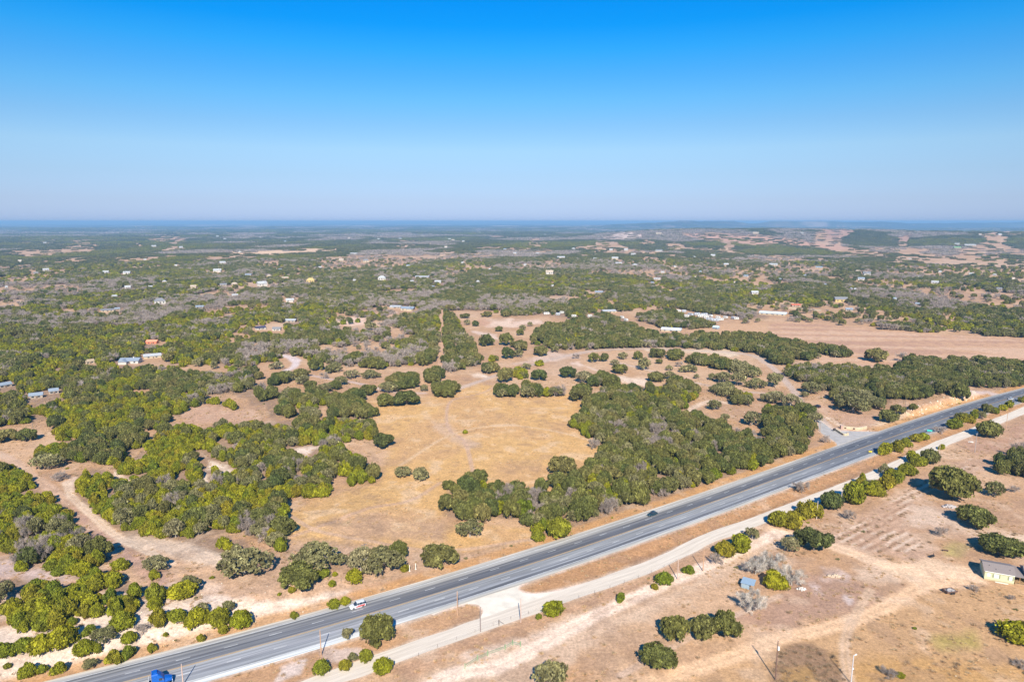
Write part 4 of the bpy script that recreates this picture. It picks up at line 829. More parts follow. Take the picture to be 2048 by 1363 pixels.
def road_mat():
    m = bpy.data.materials.new('worn_asphalt'); m.use_nodes = True
    nt = m.node_tree; b = nt.nodes['Principled BSDF']; b.inputs['Roughness'].default_value = .82; b.inputs['Specular IOR Level'].default_value = .3
    uv = nt.nodes.new('ShaderNodeUVMap'); sx = nt.nodes.new('ShaderNodeSeparateXYZ'); nt.links.new(uv.outputs[0], sx.inputs[0])
    # stretched noise wobbles the lane edges and streaks the surface
    mp = nt.nodes.new('ShaderNodeMapping'); mp.inputs['Scale'].default_value = (1.6, .035, 1); nt.links.new(uv.outputs[0], mp.inputs[0])
    n = nt.nodes.new('ShaderNodeTexNoise'); n.inputs['Scale'].default_value = 1; n.inputs['Detail'].default_value = 6; nt.links.new(mp.outputs[0], n.inputs['Vector'])
    mr = nt.nodes.new('ShaderNodeMapRange'); mr.inputs[1].default_value = -HW; mr.inputs[2].default_value = HW; nt.links.new(sx.outputs['X'], mr.inputs[0])
    def ramp(stops):
        cr = nt.nodes.new('ShaderNodeValToRGB'); e = cr.color_ramp.elements
        while len(e) < len(stops): e.new(.5)
        for i, (u, c) in enumerate(stops):
            e[i].position = (u + HW) / (2 * HW); e[i].color = (*c, 1)
        nt.links.new(mr.outputs[0], cr.inputs[0]); return cr
    pale = (.47, .43, .38); lt = (.245, .245, .25); lt2 = (.20, .20, .21); dk = (.12, .12, .13); dk2 = (.15, .15, .16); md = (.155, .155, .165)
    right = ramp([(-HW, (.50, .44, .36)), (-8.4, (.45, .42, .37)), (-7.5, (.25, .25, .26)), (-7.0, (.12, .12, .13)), (-6.1, (.14, .14, .15)), (-5.5, (.28, .28, .285)), (-4.5, (.21, .21, .22)), (-3.4, (.28, .275, .27)), (-1.6, (.25, .25, .25)), (-.3, (.27, .26, .25)), (.15, dk2), (1.2, (.10, .10, .11)), (2.6, (.13, .13, .14)), (3.3, dk), (4.4, (.20, .19, .185)), (5.0, (.11, .11, .115)), (5.6, (.30, .28, .255)), (6.9, (.36, .335, .30)), (8.2, (.38, .35, .31)), (HW, (.52, .45, .36))])
    left = ramp([(-HW, (0.620, 0.620, 0.573)), (-8.6, (0.620, 0.620, 0.610)), (-7.6, (0.488, 0.476, 0.451)), (-7.0, (0.244, 0.244, 0.250)), (-5.6, (0.305, 0.305, 0.311)), (-4.6, (0.232, 0.232, 0.244)), (-3.4, (0.317, 0.311, 0.317)), (-1.6, (0.268, 0.268, 0.275)), (-.3, (0.317, 0.305, 0.293)), (.2, (0.207, 0.201, 0.201)), (1.2, (0.146, 0.146, 0.159)), (2.2, (0.195, 0.195, 0.201)), (3.0, (0.128, 0.128, 0.140)), (4.2, (0.220, 0.213, 0.213)), (5.2, (0.146, 0.146, 0.152)), (6.1, (0.268, 0.256, 0.244)), (6.9, (0.122, 0.122, 0.128)), (7.6, (0.366, 0.342, 0.317)), (8.6, (0.439, 0.403, 0.354)), (HW, (0.586, 0.488, 0.366))])
    fr = ramp([(-HW, (.40, .37, .34)), (-8.2, (.34, .33, .32)), (-7.4, (.17, .175, .19)), (-6, (.12, .125, .14)), (-4.4, (.17, .175, .19)), (-2, (.15, .155, .17)), (-.3, (.16, .16, .17)), (.4, (.11, .115, .13)), (2, (.13, .135, .15)), (3.6, (.095, .10, .115)), (5.4, (.12, .125, .14)), (7.2, (.14, .14, .15)), (8.2, (.25, .24, .23)), (HW, (.46, .40, .33))])
    def step(a_, b_):
        r_ = nt.nodes.new('ShaderNodeMapRange'); r_.inputs[1].default_value = a_; r_.inputs[2].default_value = b_; r_.interpolation_type = 'SMOOTHSTEP'
        nt.links.new(sx.outputs['Y'], r_.inputs[0]); return r_
    def mixc(f, a_, b_):
        x_ = nt.nodes.new('ShaderNodeMix'); x_.data_type = 'RGBA'; nt.links.new(f, x_.inputs[0]); nt.links.new(a_, x_.inputs[6]); nt.links.new(b_, x_.inputs[7]); return x_.outputs[2]
    c1 = mixc(step(V_A, V_B).outputs[0], left.outputs[0], right.outputs[0])
    c2 = mixc(step(V_C, V_D).outputs[0], c1, fr.outputs[0])
    m2 = nt.nodes.new('ShaderNodeMapRange'); m2.inputs[1].default_value = .3; m2.inputs[2].default_value = .7; m2.inputs[3].default_value = .62; m2.inputs[4].default_value = 1.40
    nt.links.new(n.outputs['Fac'], m2.inputs[0])
    sc = nt.nodes.new('ShaderNodeVectorMath'); sc.operation = 'SCALE'; nt.links.new(c2, sc.inputs[0]); nt.links.new(m2.outputs[0], sc.inputs['Scale'])
    nt.links.new(sc.outputs[0], b.inputs['Base Color'])
    return m
_hs = np.concatenate([[0], np.cumsum(np.linalg.norm(np.diff(HWY, axis=0), axis=1))])
def v_at(px_, py_):
    x, y = flat_pt(px_, py_); return float(np.interp(x, HWY[:, 0], _hs))
V_A, V_B, V_C, V_D = v_at(700, 1237), v_at(900, 1180), v_at(1500, 975), v_at(1720, 897)
hw_ob = ribbon('highway', HWY, [-HW, -7.2, -3.6, 0, 3.6, 7.2, HW], .10, road_mat())
# markings: double yellow centre, white dashes, edge lines
yl = mat('yellow_marking', (.60, .36, .12), .6, var=.15, scale=.6); wl_m = mat('white_marking', (.62, .61, .58), .6, var=.25, scale=.5)
ribbon('road_markings', HWY, [-.22, -.09], .106, yl); ribbon('road_markings', HWY, [.09, .22], .106, yl)
ribbon('road_markings', HWY, [-7.42, -7.22], .106, wl_m); ribbon('road_markings', HWY, [7.22, 7.42], .106, wl_m)
dv, df = [], []
for lane in (-3.6, 3.6):
    s = 4.0
    while s < _hs[-1] - 10:
        q = []
        for ss in (s, s + 3.6):
            x = float(np.interp(ss, _hs, HWY[:, 0])); y = float(hwy_y(x)); sl_ = (float(hwy_y(x + .5)) - float(hwy_y(x - .5)))
            n_ = np.array([-sl_, 1.0]) / math.hypot(sl_, 1)
            for u in (lane - .085, lane + .085): q.append((x + n_[0] * u, y + n_[1] * u, .106))
        k = len(dv); dv += [q[0], q[2], q[3], q[1]]; df.append((k, k + 1, k + 2, k + 3)); s += 12.2
set_props(ob('road_markings', np_mesh('lane_dashes', dv, [np.array(df)], wl_m)), kind='structure')

gravel = mat('caliche_gravel', (.56, .48, .385), .95, var=.16, scale=.35, spec=.1)
def gmat():
    m = bpy.data.materials.new('gravel_road'); m.use_nodes = True
    nt = m.node_tree; b = nt.nodes['Principled BSDF']; b.inputs['Roughness'].default_value = .95; b.inputs['Specular IOR Level'].default_value = .08
    uv = nt.nodes.new('ShaderNodeUVMap'); mp = nt.nodes.new('ShaderNodeMapping'); mp.inputs['Scale'].default_value = (1.1, .05, 1); nt.links.new(uv.outputs[0], mp.inputs[0])
    n = nt.nodes.new('ShaderNodeTexNoise'); n.inputs['Scale'].default_value = 1; n.inputs['Detail'].default_value = 7; n.inputs['Roughness'].default_value = .7; nt.links.new(mp.outputs[0], n.inputs['Vector'])
    cr = nt.nodes.new('ShaderNodeValToRGB'); cr.color_ramp.elements[0].position = .3; cr.color_ramp.elements[0].color = (.50, .42, .335, 1); cr.color_ramp.elements[1].position = .62; cr.color_ramp.elements[1].color = (.70, .60, .49, 1)
    nt.links.new(n.outputs['Fac'], cr.inputs[0]); nt.links.new(cr.outputs[0], b.inputs['Base Color']); return m
wob_ = lambda k, a: (lambda s: a + .45 * (vnoise(s / 7.0, k, 77) - .5) * 2 * math.copysign(1, a))
FR2 = smooth_line(FRONT[::2], 3)
ribbon('frontage_road', FR2, [wob_(.5, -3.3), -1.2, 1.2, wob_(3.5, 3.3)], .05, gmat())
def flat_poly(name, P, z, material):
    P = smooth_line(P + [P[0]], 4)[:-1]
    pts = [flat_pt(a, b_) for a, b_ in P]
    bm = bmesh.new(); vs_ = [bm.verts.new((a, b_, z)) for a, b_ in pts]; bm.faces.new(vs_); bmesh.ops.triangulate(bm, faces=bm.faces[:])
    for f_ in bm.faces:
        if f_.normal.z < 0: f_.normal_flip()
    me = bpy.data.meshes.new(name); bm.to_mesh(me); bm.free(); me.materials.append(material)
    return set_props(ob(name, me), kind='structure')
flat_poly('gravel_junction', APRON1, .042, mat('white_caliche', (.70, .62, .51), .95, var=.14, scale=.25, spec=.08))
flat_poly('paved_entrance', APRON2, .046, mat('pale_asphalt', (.40, .37, .345), .9, var=.15, scale=.3, spec=.15))

# ------------------------------------------------------------------ far and middle houses: where they stand (used to keep trees off them)
# px, py (foot of the house in the photo), width px, height px, wall, roof, shape, label
WHT, CRM, TAN, YEL, STN = (.50, .47, .42), (.46, .38, .27), (.38, .29, .19), (.52, .38, .15), (.36, .30, .24)
RW, RB, RG, RT, RR, RD = (.42, .42, .42), (.24, .28, .33), (.20, .20, .21), (.45, .36, .28), (.50, .14, .08), (.05, .055, .10)
HOUSES = [
    (320, 608, 22, 13, WHT, RG, 'hip', 'tall white house with dark grey roof among bare trees, far left'),
    (215, 623, 25, 6, CRM, RG, 'gable', 'low grey roofed house at the end of a pale meadow, far left'),
    (235, 620, 10, 4, STN, RB, 'gable', 'small blue roofed shed beside the grey roofed house at the pale meadow'),
    (262, 727, 40, 13, WHT, RB, 'wings', 'ranch house with blue grey metal roof and white walls in the left woods'),
    (305, 716, 34, 6, CRM, RW, 'gable', 'long pale outbuilding half hidden behind an oak beside the left ranch house'),
    (179, 727, 17, 6, CRM, TAN, 'gable', 'small tan shed alone in the green woods at the left'),
    (305, 687, 22, 6, (.62, .20, .10), (.75, .28, .16), 'gable', 'orange red shed on a strip of bare ground in the left woods'),
    (8, 775, 26, 8, STN, RB, 'gable', 'pale blue metal roof at the very left edge'),
    (73, 796, 25, 10, STN, RB, 'gable', 'larger blue metal roof among bare trees at the left'),
    (108, 787, 18, 6, STN, RB, 'gable', 'smaller blue metal roof right of the larger one at the left'),
    (229, 595, 12, 6, WHT, RW, 'gable', 'small white house in scrub just above the bare grey woods'),
    (256, 577, 15, 7, WHT, RW, 'gable', 'white house with bright roof slope, left background'),
    (254, 548, 18, 6, WHT, RW, 'wings', 'wide pale house in the left background'),
    (92, 542, 14, 6, WHT, RW, 'gable', 'white house at the end of the left background meadow'),
    (72, 548, 11, 5, STN, RG, 'gable', 'grey house beside the left background meadow'),
    (212, 546, 15, 5, WHT, RW, 'gable', 'low white house between trees, left background'),
    (329, 565, 11, 5, CRM, RW, 'hip', 'cream house with pale roof, left background'),
    (387, 576, 15, 8, CRM, RT, 'wings', 'cream house with two wings left of the pale dirt lane'),
    (301, 575, 10, 4, WHT, RW, 'gable', 'tiny white shed left of the cream two wing house'),
    (447, 572, 18, 6, STN, RG, 'gable', 'grey roofed barn beside the tan building, left of centre'),
    (469, 571, 16, 7, TAN, RT, 'hip', 'tan house beside the grey roofed barn, left of centre'),
    (497, 552, 17, 5, CRM, RB, 'gable', 'blue grey roofed house just left of the centre background'),
    (435, 544, 21, 7, WHT, RW, 'wings', 'wide white house with two roofs, left background'),
    (445, 527, 16, 5, WHT, RW, 'gable', 'white house on the rise with bare patches, left background'),
    (308, 493, 12, 3, WHT, RW, 'gable', 'far white building on the blue plain left'), (362, 496, 9, 4, WHT, RW, 'gable', 'far pale house right of the far white building'),
    (470, 592, 16, 4, WHT, RW, 'gable', 'low white roof in the green belt left of centre'), (13, 576, 6, 5, WHT, RW, 'gable', 'tiny white house at the left edge background'),
    (400, 616, 16, 6, STN, RB, 'gable', 'pale blue roof almost hidden by bare trees, left'),
    (524, 572, 25, 12, WHT, RW, 'wings', 'large white house with blue white roofs left of centre'),
    (538, 554, 13, 5, YEL, RT, 'hip', 'small yellow house above the large white one'), (570, 558, 18, 5, (.6, .34, .18), RT, 'gable', 'orange tinted house between the small yellow and the large yellow one'),
    (622, 565, 23, 10, YEL, YEL, 'hip', 'large bright yellow house left of centre'), (580, 604, 16, 8, WHT, RW, 'wings', 'white house in a cleared yard left of the ranch complex'),
    (792, 616, 24, 6, STN, RW, 'wings', 'left part of the ranch house complex with pale metal roof'), (816, 621, 28, 9, CRM, RB, 'wings', 'right part of the ranch house complex with blue grey roof'),
    (764, 560, 22, 9, WHT, RW, 'hip', 'white house with bright hipped roof near the centre background'), (845, 556, 40, 5, STN, RW, 'gable', 'very long low grey metal building, centre background'),
    (876, 566, 18, 6, WHT, RW, 'gable', 'white house below the long grey metal building'), (956, 565, 9, 9, WHT, RW, 'hip', 'small tall white house right of centre background'),
    (710, 562, 10, 4, WHT, RW, 'gable', 'small white house left of the bright hipped roof'), (732, 524, 17, 7, CRM, RG, 'hip', 'cream house with grey roof on the tan meadow'),
    (683, 522, 13, 5, CRM, RT, 'gable', 'low tan house at the left end of the tan meadow'), (925, 527, 9, 8, WHT, RW, 'hip', 'tall narrow white house in the middle distance'),
    (708, 508, 20, 3, WHT, RW, 'gable', 'long white shed in the trees right of the tan field'), (580, 644, 27, 5, STN, RW, 'gable', 'long pale metal barn behind oaks above the solar shed'),
    (521, 659, 20, 8, WHT, RD, 'gable', 'white building with dark blue solar panel roof'), (554, 661, 17, 8, WHT, RG, 'gable', 'white garage with dark openings beside the solar roof'),
    (865, 575, 12, 4, STN, RB, 'gable', 'small greenish roof in the centre woods'), (641, 579, 7, 3, WHT, RW, 'gable', 'tiny white shed below the large yellow house'), (824, 564, 10, 4, WHT, RW, 'gable', 'small white house left of the long grey building'),
    (1198, 587, 22, 6, STN, RB, 'gable', 'blue grey roofed house in the woods right of centre'), (1099, 548, 21, 11, WHT, RT, 'wings', 'grand white house with towers in bare woods'),
    (1122, 517, 22, 5, CRM, RW, 'wings', 'wide pale house above the grand white one'), (1147, 499, 9, 4, WHT, RW, 'hip', 'small pale house below the scarred hill'), (1222, 501, 9, 4, WHT, RW, 'gable', 'left white house of the pair under the ridge'), (1252, 501, 11, 4, WHT, RW, 'gable', 'right white house of the pair under the ridge'),
    (1318, 503, 19, 6, WHT, RG, 'wings', 'large white house with grey roof under the ridge'), (1267, 510, 13, 4, WHT, RW, 'gable', 'flat pale house below the pair under the ridge'), (1230, 519, 18, 6, CRM, RW, 'wings', 'cream house with white trim right of the grand one'), (1237, 528, 19, 4, CRM, RW, 'gable', 'broad low roof in front of the cream trimmed house'),
    (1270, 532, 14, 5, WHT, RW, 'hip', 'pale hipped house right of the broad low roof'), (1190, 519, 9, 5, WHT, RW, 'gable', 'narrow pale house left of the cream trimmed one'), (1388, 515, 7, 5, WHT, RW, 'gable', 'tiny bright white house right of the under ridge houses'), (1426, 513, 12, 5, WHT, RW, 'gable', 'white barn at the end of a dirt lane on the ridge side'),
    (1452, 531, 13, 5, STN, RW, 'gable', 'pale roofed barn right of the dirt lane'), (1492, 554, 12, 5, WHT, RB, 'gable', 'white house with bluish roof on the right hand clearing'), (1314, 559, 18, 4, WHT, RW, 'wings', 'pair of white roofs in the woods right of centre'), (1305, 567, 9, 4, STN, RB, 'gable', 'small blue roof below the pair of white roofs'), (1325, 546, 10, 4, WHT, RW, 'gable', 'low white building above the pair of white roofs'),
    (1509, 588, 19, 7, WHT, RW, 'gable', 'white roofed house in the woods above the trailer park'), (1546, 630, 56, 8, CRM, (.55, .58, .60), 'gable', 'very long pale metal building right of the trailer park'), (1343, 663, 42, 9, CRM, (.60, .62, .66), 'gable', 'long low white roofed lodge behind the oak belt'), (1432, 658, 12, 7, RB, (.45, .58, .66), 'gable', 'light blue shed at the left end of the long pasture'),
    (1317, 468, 17, 6, CRM, RT, 'gable', 'cream mansion on top of the ridge'), (1511, 467, 17, 5, CRM, RT, 'gable', 'low tan house on top of the ridge at the right'), (1217, 625, 30, 5, CRM, RW, 'gable', 'long white roofed barn left of the trailer park'),
    (1681, 604, 26, 11, YEL, RG, 'gable', 'yellow walled house with grey metal roof right of the trailer park'), (1698, 622, 14, 7, STN, RB, 'wings', 'bluish house hidden by bare trees under the yellow walled one'), (1591, 613, 18, 6, STN, RR, 'gable', 'red roofed barn beyond the long pasture'),
    (1733, 551, 19, 9, WHT, RG, 'wings', 'big white house in the right background'), (1722, 560, 17, 6, WHT, RB, 'gable', 'blue grey roofed house in front of the big white one'), (1716, 544, 10, 5, TAN, RT, 'gable', 'tan house left of the big white one'), (1638, 537, 18, 5, CRM, RB, 'gable', 'bluish roofed house on the right hand tan slope'), (1547, 531, 22, 5, WHT, RW, 'gable', 'long white building at the left end of the tan slope'),
    (1870, 567, 18, 6, WHT, RW, 'gable', 'white roofed house in the right background woods'), (1942, 549, 11, 4, WHT, RW, 'gable', 'white shed in the far right woods'), (1989, 551, 9, 4, WHT, RW, 'hip', 'small pale house in the far right woods'), (1998, 580, 13, 7, STN, RG, 'gable', 'grey gabled house at the edge of the right clearing'), (1835, 610, 10, 5, STN, RB, 'gable', 'small blue roof in the right hand woods'), (1789, 600, 8, 6, WHT, RB, 'gable', 'tiny bluish house in the right hand woods'),
    (1940, 491, 28, 3, WHT, RW, 'gable', 'long white barn far right below the hills'), (1914, 497, 19, 4, TAN, (.12, .30, .12), 'gable', 'green roofed building far right beside the long white barn'), (1914, 489, 12, 3, WHT, RW, 'gable', 'white shed behind the green roofed building'), (1937, 462, 14, 5, WHT, RW, 'wings', 'white mansion on the far right hilltop'), (1604, 467, 7, 3, WHT, RW, 'gable', 'tiny white house on the ridge top right'),
]
SPECK = [(435, 473, 7), (450, 479, 8), (698, 478, 7), (757, 479, 7), (694, 467, 6), (800, 478, 8), (899, 479, 8), (906, 481, 9), (927, 484, 7), (845, 473, 6), (892, 495, 8), (816, 533, 9), (120, 462, 6), (150, 468, 7), (260, 460, 6), (1042, 462, 6), (1066, 460, 6), (1168, 466, 7), (1140, 463, 6), (1250, 456, 8), (1262, 452, 6), (1090, 470, 7), (980, 458, 7), (1010, 463, 7), (960, 466, 6), (570, 484, 7), (520, 476, 6), (640, 471, 6), (1766, 451, 9), (1779, 451, 7), (1828, 450, 8), (1500, 456, 9), (1480, 456, 7), (1900, 455, 7), (1700, 452, 7), (2000, 470, 8), (1960, 470, 7), (1880, 545, 7), (1839, 556, 6), (2026, 558, 7), (1710, 580, 6), (1702, 579, 5), (1105, 573, 7), (1030, 508, 9), (1010, 500, 8), (640, 536, 8), (560, 541, 9), (90, 487, 8), (40, 523, 9), (480, 505, 7), (352, 532, 7), (290, 520, 7), (980, 540, 8), (1050, 531, 8), (1075, 508, 8), (1400, 545, 7), (1350, 535, 7), (1390, 556, 6), (1470, 566, 6), (1560, 560, 7), (1610, 553, 7), (1650, 571, 6), (1780, 537, 7), (1820, 519, 7)]
TRAILERS = [(1093, 629, 11, 'v'), (1116, 630, 8, 's'), (1124, 627, 8, 'v'), (1148, 634, 9, 'v'), (1180, 634, 8, 'v'), (1357, 624, 9, 'v'), (1368, 624, 8, 's'), (1373, 634, 10, 'v'), (1381, 631, 12, 's'), (1394, 630, 12, 's'), (1401, 634, 12, 'v'), (1408, 631, 14, 's'), (1412, 636, 10, 'v'), (1421, 634, 9, 'v'), (1419, 640, 13, 's'), (1431, 642, 14, 's'), (1436, 637, 8, 'v'), (1442, 641, 9, 'v'), (1451, 637, 7, 'v'), (1466, 638, 9, 's'), (1473, 639, 8, 'v'), (1244, 637, 6, 'v'), (1252, 642, 7, 'v')]
_hp2 = [(h[0], h[1]) for h in HOUSES] + [(s_[0], s_[1]) for s_ in SPECK] + [(t[0], t[1]) for t in TRAILERS]
_gx, _gy, _gz = ground_px([p[0] for p in _hp2], [p[1] for p in _hp2])
_hw_ = np.array([h[2] for h in HOUSES] + [s_[2] for s_ in SPECK] + [t[2] for t in TRAILERS], float) * np.hypot(_gx, _gy) / FPX

def away_from_houses(x, y, hgt):
    """keeps trees off the yards; the yards face the open side towards the south"""
    ok = np.ones(x.shape, bool)
    for i in range(len(_gx)):
        r = math.hypot(_gx[i], _gy[i]); ux, uy = _gx[i] / r, _gy[i] / r
        dx, dy = x - _gx[i], y - _gy[i]
        al = dx * ux + dy * uy; la = np.abs(-dx * uy + dy * ux)
        w = _hw_[i] * .5 + 2.5
        front = min(28 + r * .018, 80)
        ok &= ~((la < w * (1 + .0 * al)) & (al > -front) & (al < w + 9))
    return ok

# ------------------------------------------------------------------ trees
TREES = []      # x, y, R, h, kind, label, phrase, single
PHR = [((0, 700, 700, 800), 'beyond the left thicket'), ((700, 640, 900, 800), 'left of the straight cut line'), ((880, 620, 1024, 800), 'on the open ground right of the straight cut line'), ((1024, 640, 1300, 720), 'in the oak belt right of centre'), ((1024, 720, 1400, 810), 'at the head of the field'), ((1300, 690, 1560, 860), 'inside the curving ranch road'), ((1560, 700, 1760, 860), 'right of the entrance drive'), ((1760, 700, 2100, 860), 'on the slope above the highway, right'), ((1640, 780, 2100, 920), 'in the row between the two roads'), ((1536, 860, 1900, 1060), 'in the hedge below the gravel road'), ((0, 780, 512, 1100), 'beside the dirt track on the left'), ((0, 1100, 520, 1363), 'on the lower left bank'), ((512, 1000, 1100, 1363), 'along the highway left of centre'), ((1024, 1000, 1536, 1363), 'beside the gravel road right of centre'), ((1536, 900, 2048, 1363), 'in the right hand pasture')]
def phrase(px, py):
    if py > 860 or px > 1600:
        if 1740 < px < 2060 and 790 < py < 905 and (py > 1115 - .17 * px + 60 or True) and py > 1500 - .36 * px: return 'in the row between the two roads'
    for (a, b_, c, d), p in PHR:
        if a <= px <= c and b_ <= py <= d: return p
    return 'in the middle woods'

def add_box(fr, x0, y0, x1, y1, kind, label):
    (ax, ay), (bx, by) = F(fr, [(x0, y0), (x1, y1)])
    cx = (ax + bx) / 2; wpx = bx - ax; hpx = by - ay
    x, y, z = gp(cx, by - min(wpx, 90) * .12)
    for _ in range(2):
        _, _, dep = proj(x, y, z + 1); wm = wpx * float(dep) / FPX
        e = math.atan2(CAM_H - z, math.hypot(x, y))
        x, y, z = gp(cx, by - max(1.0, .36 * min(wpx, 14 * FPX / float(dep)) * math.sin(e)))
    hm = hpx * float(dep) / FPX
    if fr == 4 and kind == J: wm *= 1.18; hm *= 1.08
    lim = 15.5 if kind in (O, P_, B_) else 9.0
    if label: lim = 24
    rw = min(wm / 2, lim / 2)
    h = (hm - .75 * rw * math.sin(e)) / math.cos(e)
    if wm <= lim:
        lo, hi = {J: (.85, 1.55), O: (.85, 1.65), P_: (.85, 1.6), B_: (.5, 1.4)}[kind]
        h = min(max(h, lo * wm / 2), hi * wm / 2)
        TREES.append((x, y, wm / 2, h, kind, label, phrase(cx, by), True))
    else:
        r0 = {J: 3.0, O: 5.0, P_: 4.6, B_: 4.6}[kind]; h0 = {J: 4.8, O: 7.2, P_: 6.4, B_: 6.4}[kind]
        ry = max((hm - h0 * math.cos(e)) / max(math.sin(e), .05) / 2 , r0 * .6); ry = min(ry, wm * .9)
        cy_ = y + ry * .6
        rx = wm / 2 - r0 * .8
        n = max(2, int(round(rx * (ry + r0) * math.pi / (r0 * r0 * 1.7))))
        n = min(n, 24)
        for i in range(n):
            q = math.sqrt((i + .5) / n); a = i * 2.39996 + 1
            k = kind if rnd.random() < .82 else rnd.choice([O, P_])
            xx = x + q * rx * math.cos(a); yy = cy_ + q * ry * math.sin(a)
            R = r0 * rnd.uniform(.75, 1.2)
            TREES.append((xx, yy, R, h0 * rnd.uniform(.8, 1.2), k, None, phrase(cx, by), True))
for t in T:
    add_box(*t)
sing = np.array([(t[0], t[1], t[2]) for t in TREES])

def near_singles(x, y, R):
    bad = np.zeros(x.shape, bool)
    for sx_, sy_, sr in sing:
        bad |= (np.abs(x - sx_) < 30) & (np.hypot(x - sx_, y - sy_) < (sr + R) * .62)
    return bad

def clear_lines(x, y):
    ok = (np.abs(hwy_sd(x, y)) > HW + 4.2) | (np.hypot(x, y) > 1500)
    for L, w, c in TRACKS:
        ok &= line_d(L, x, y, w + 6) > w * .5 + 1.6
    ok &= line_d(FRONT, x, y, 12) > 5.5
    return ok

def kind_pick(mx, u, bias):
    """cumulative choice; bias shifts neighbours to the same kind"""
    ks = list(mx); ps = np.array([mx[k] for k in ks], float); ps /= ps.sum(); cs = np.cumsum(ps)
    v = np.clip(.55 * u + .45 * bias, 0, .9999)
    # flatten the distribution of the blended value
    v = np.clip((v - .5) * 1.35 + .5, 0, .9999)
    return np.array(ks)[np.searchsorted(cs, v, side='right').clip(0, len(ks) - 1)]

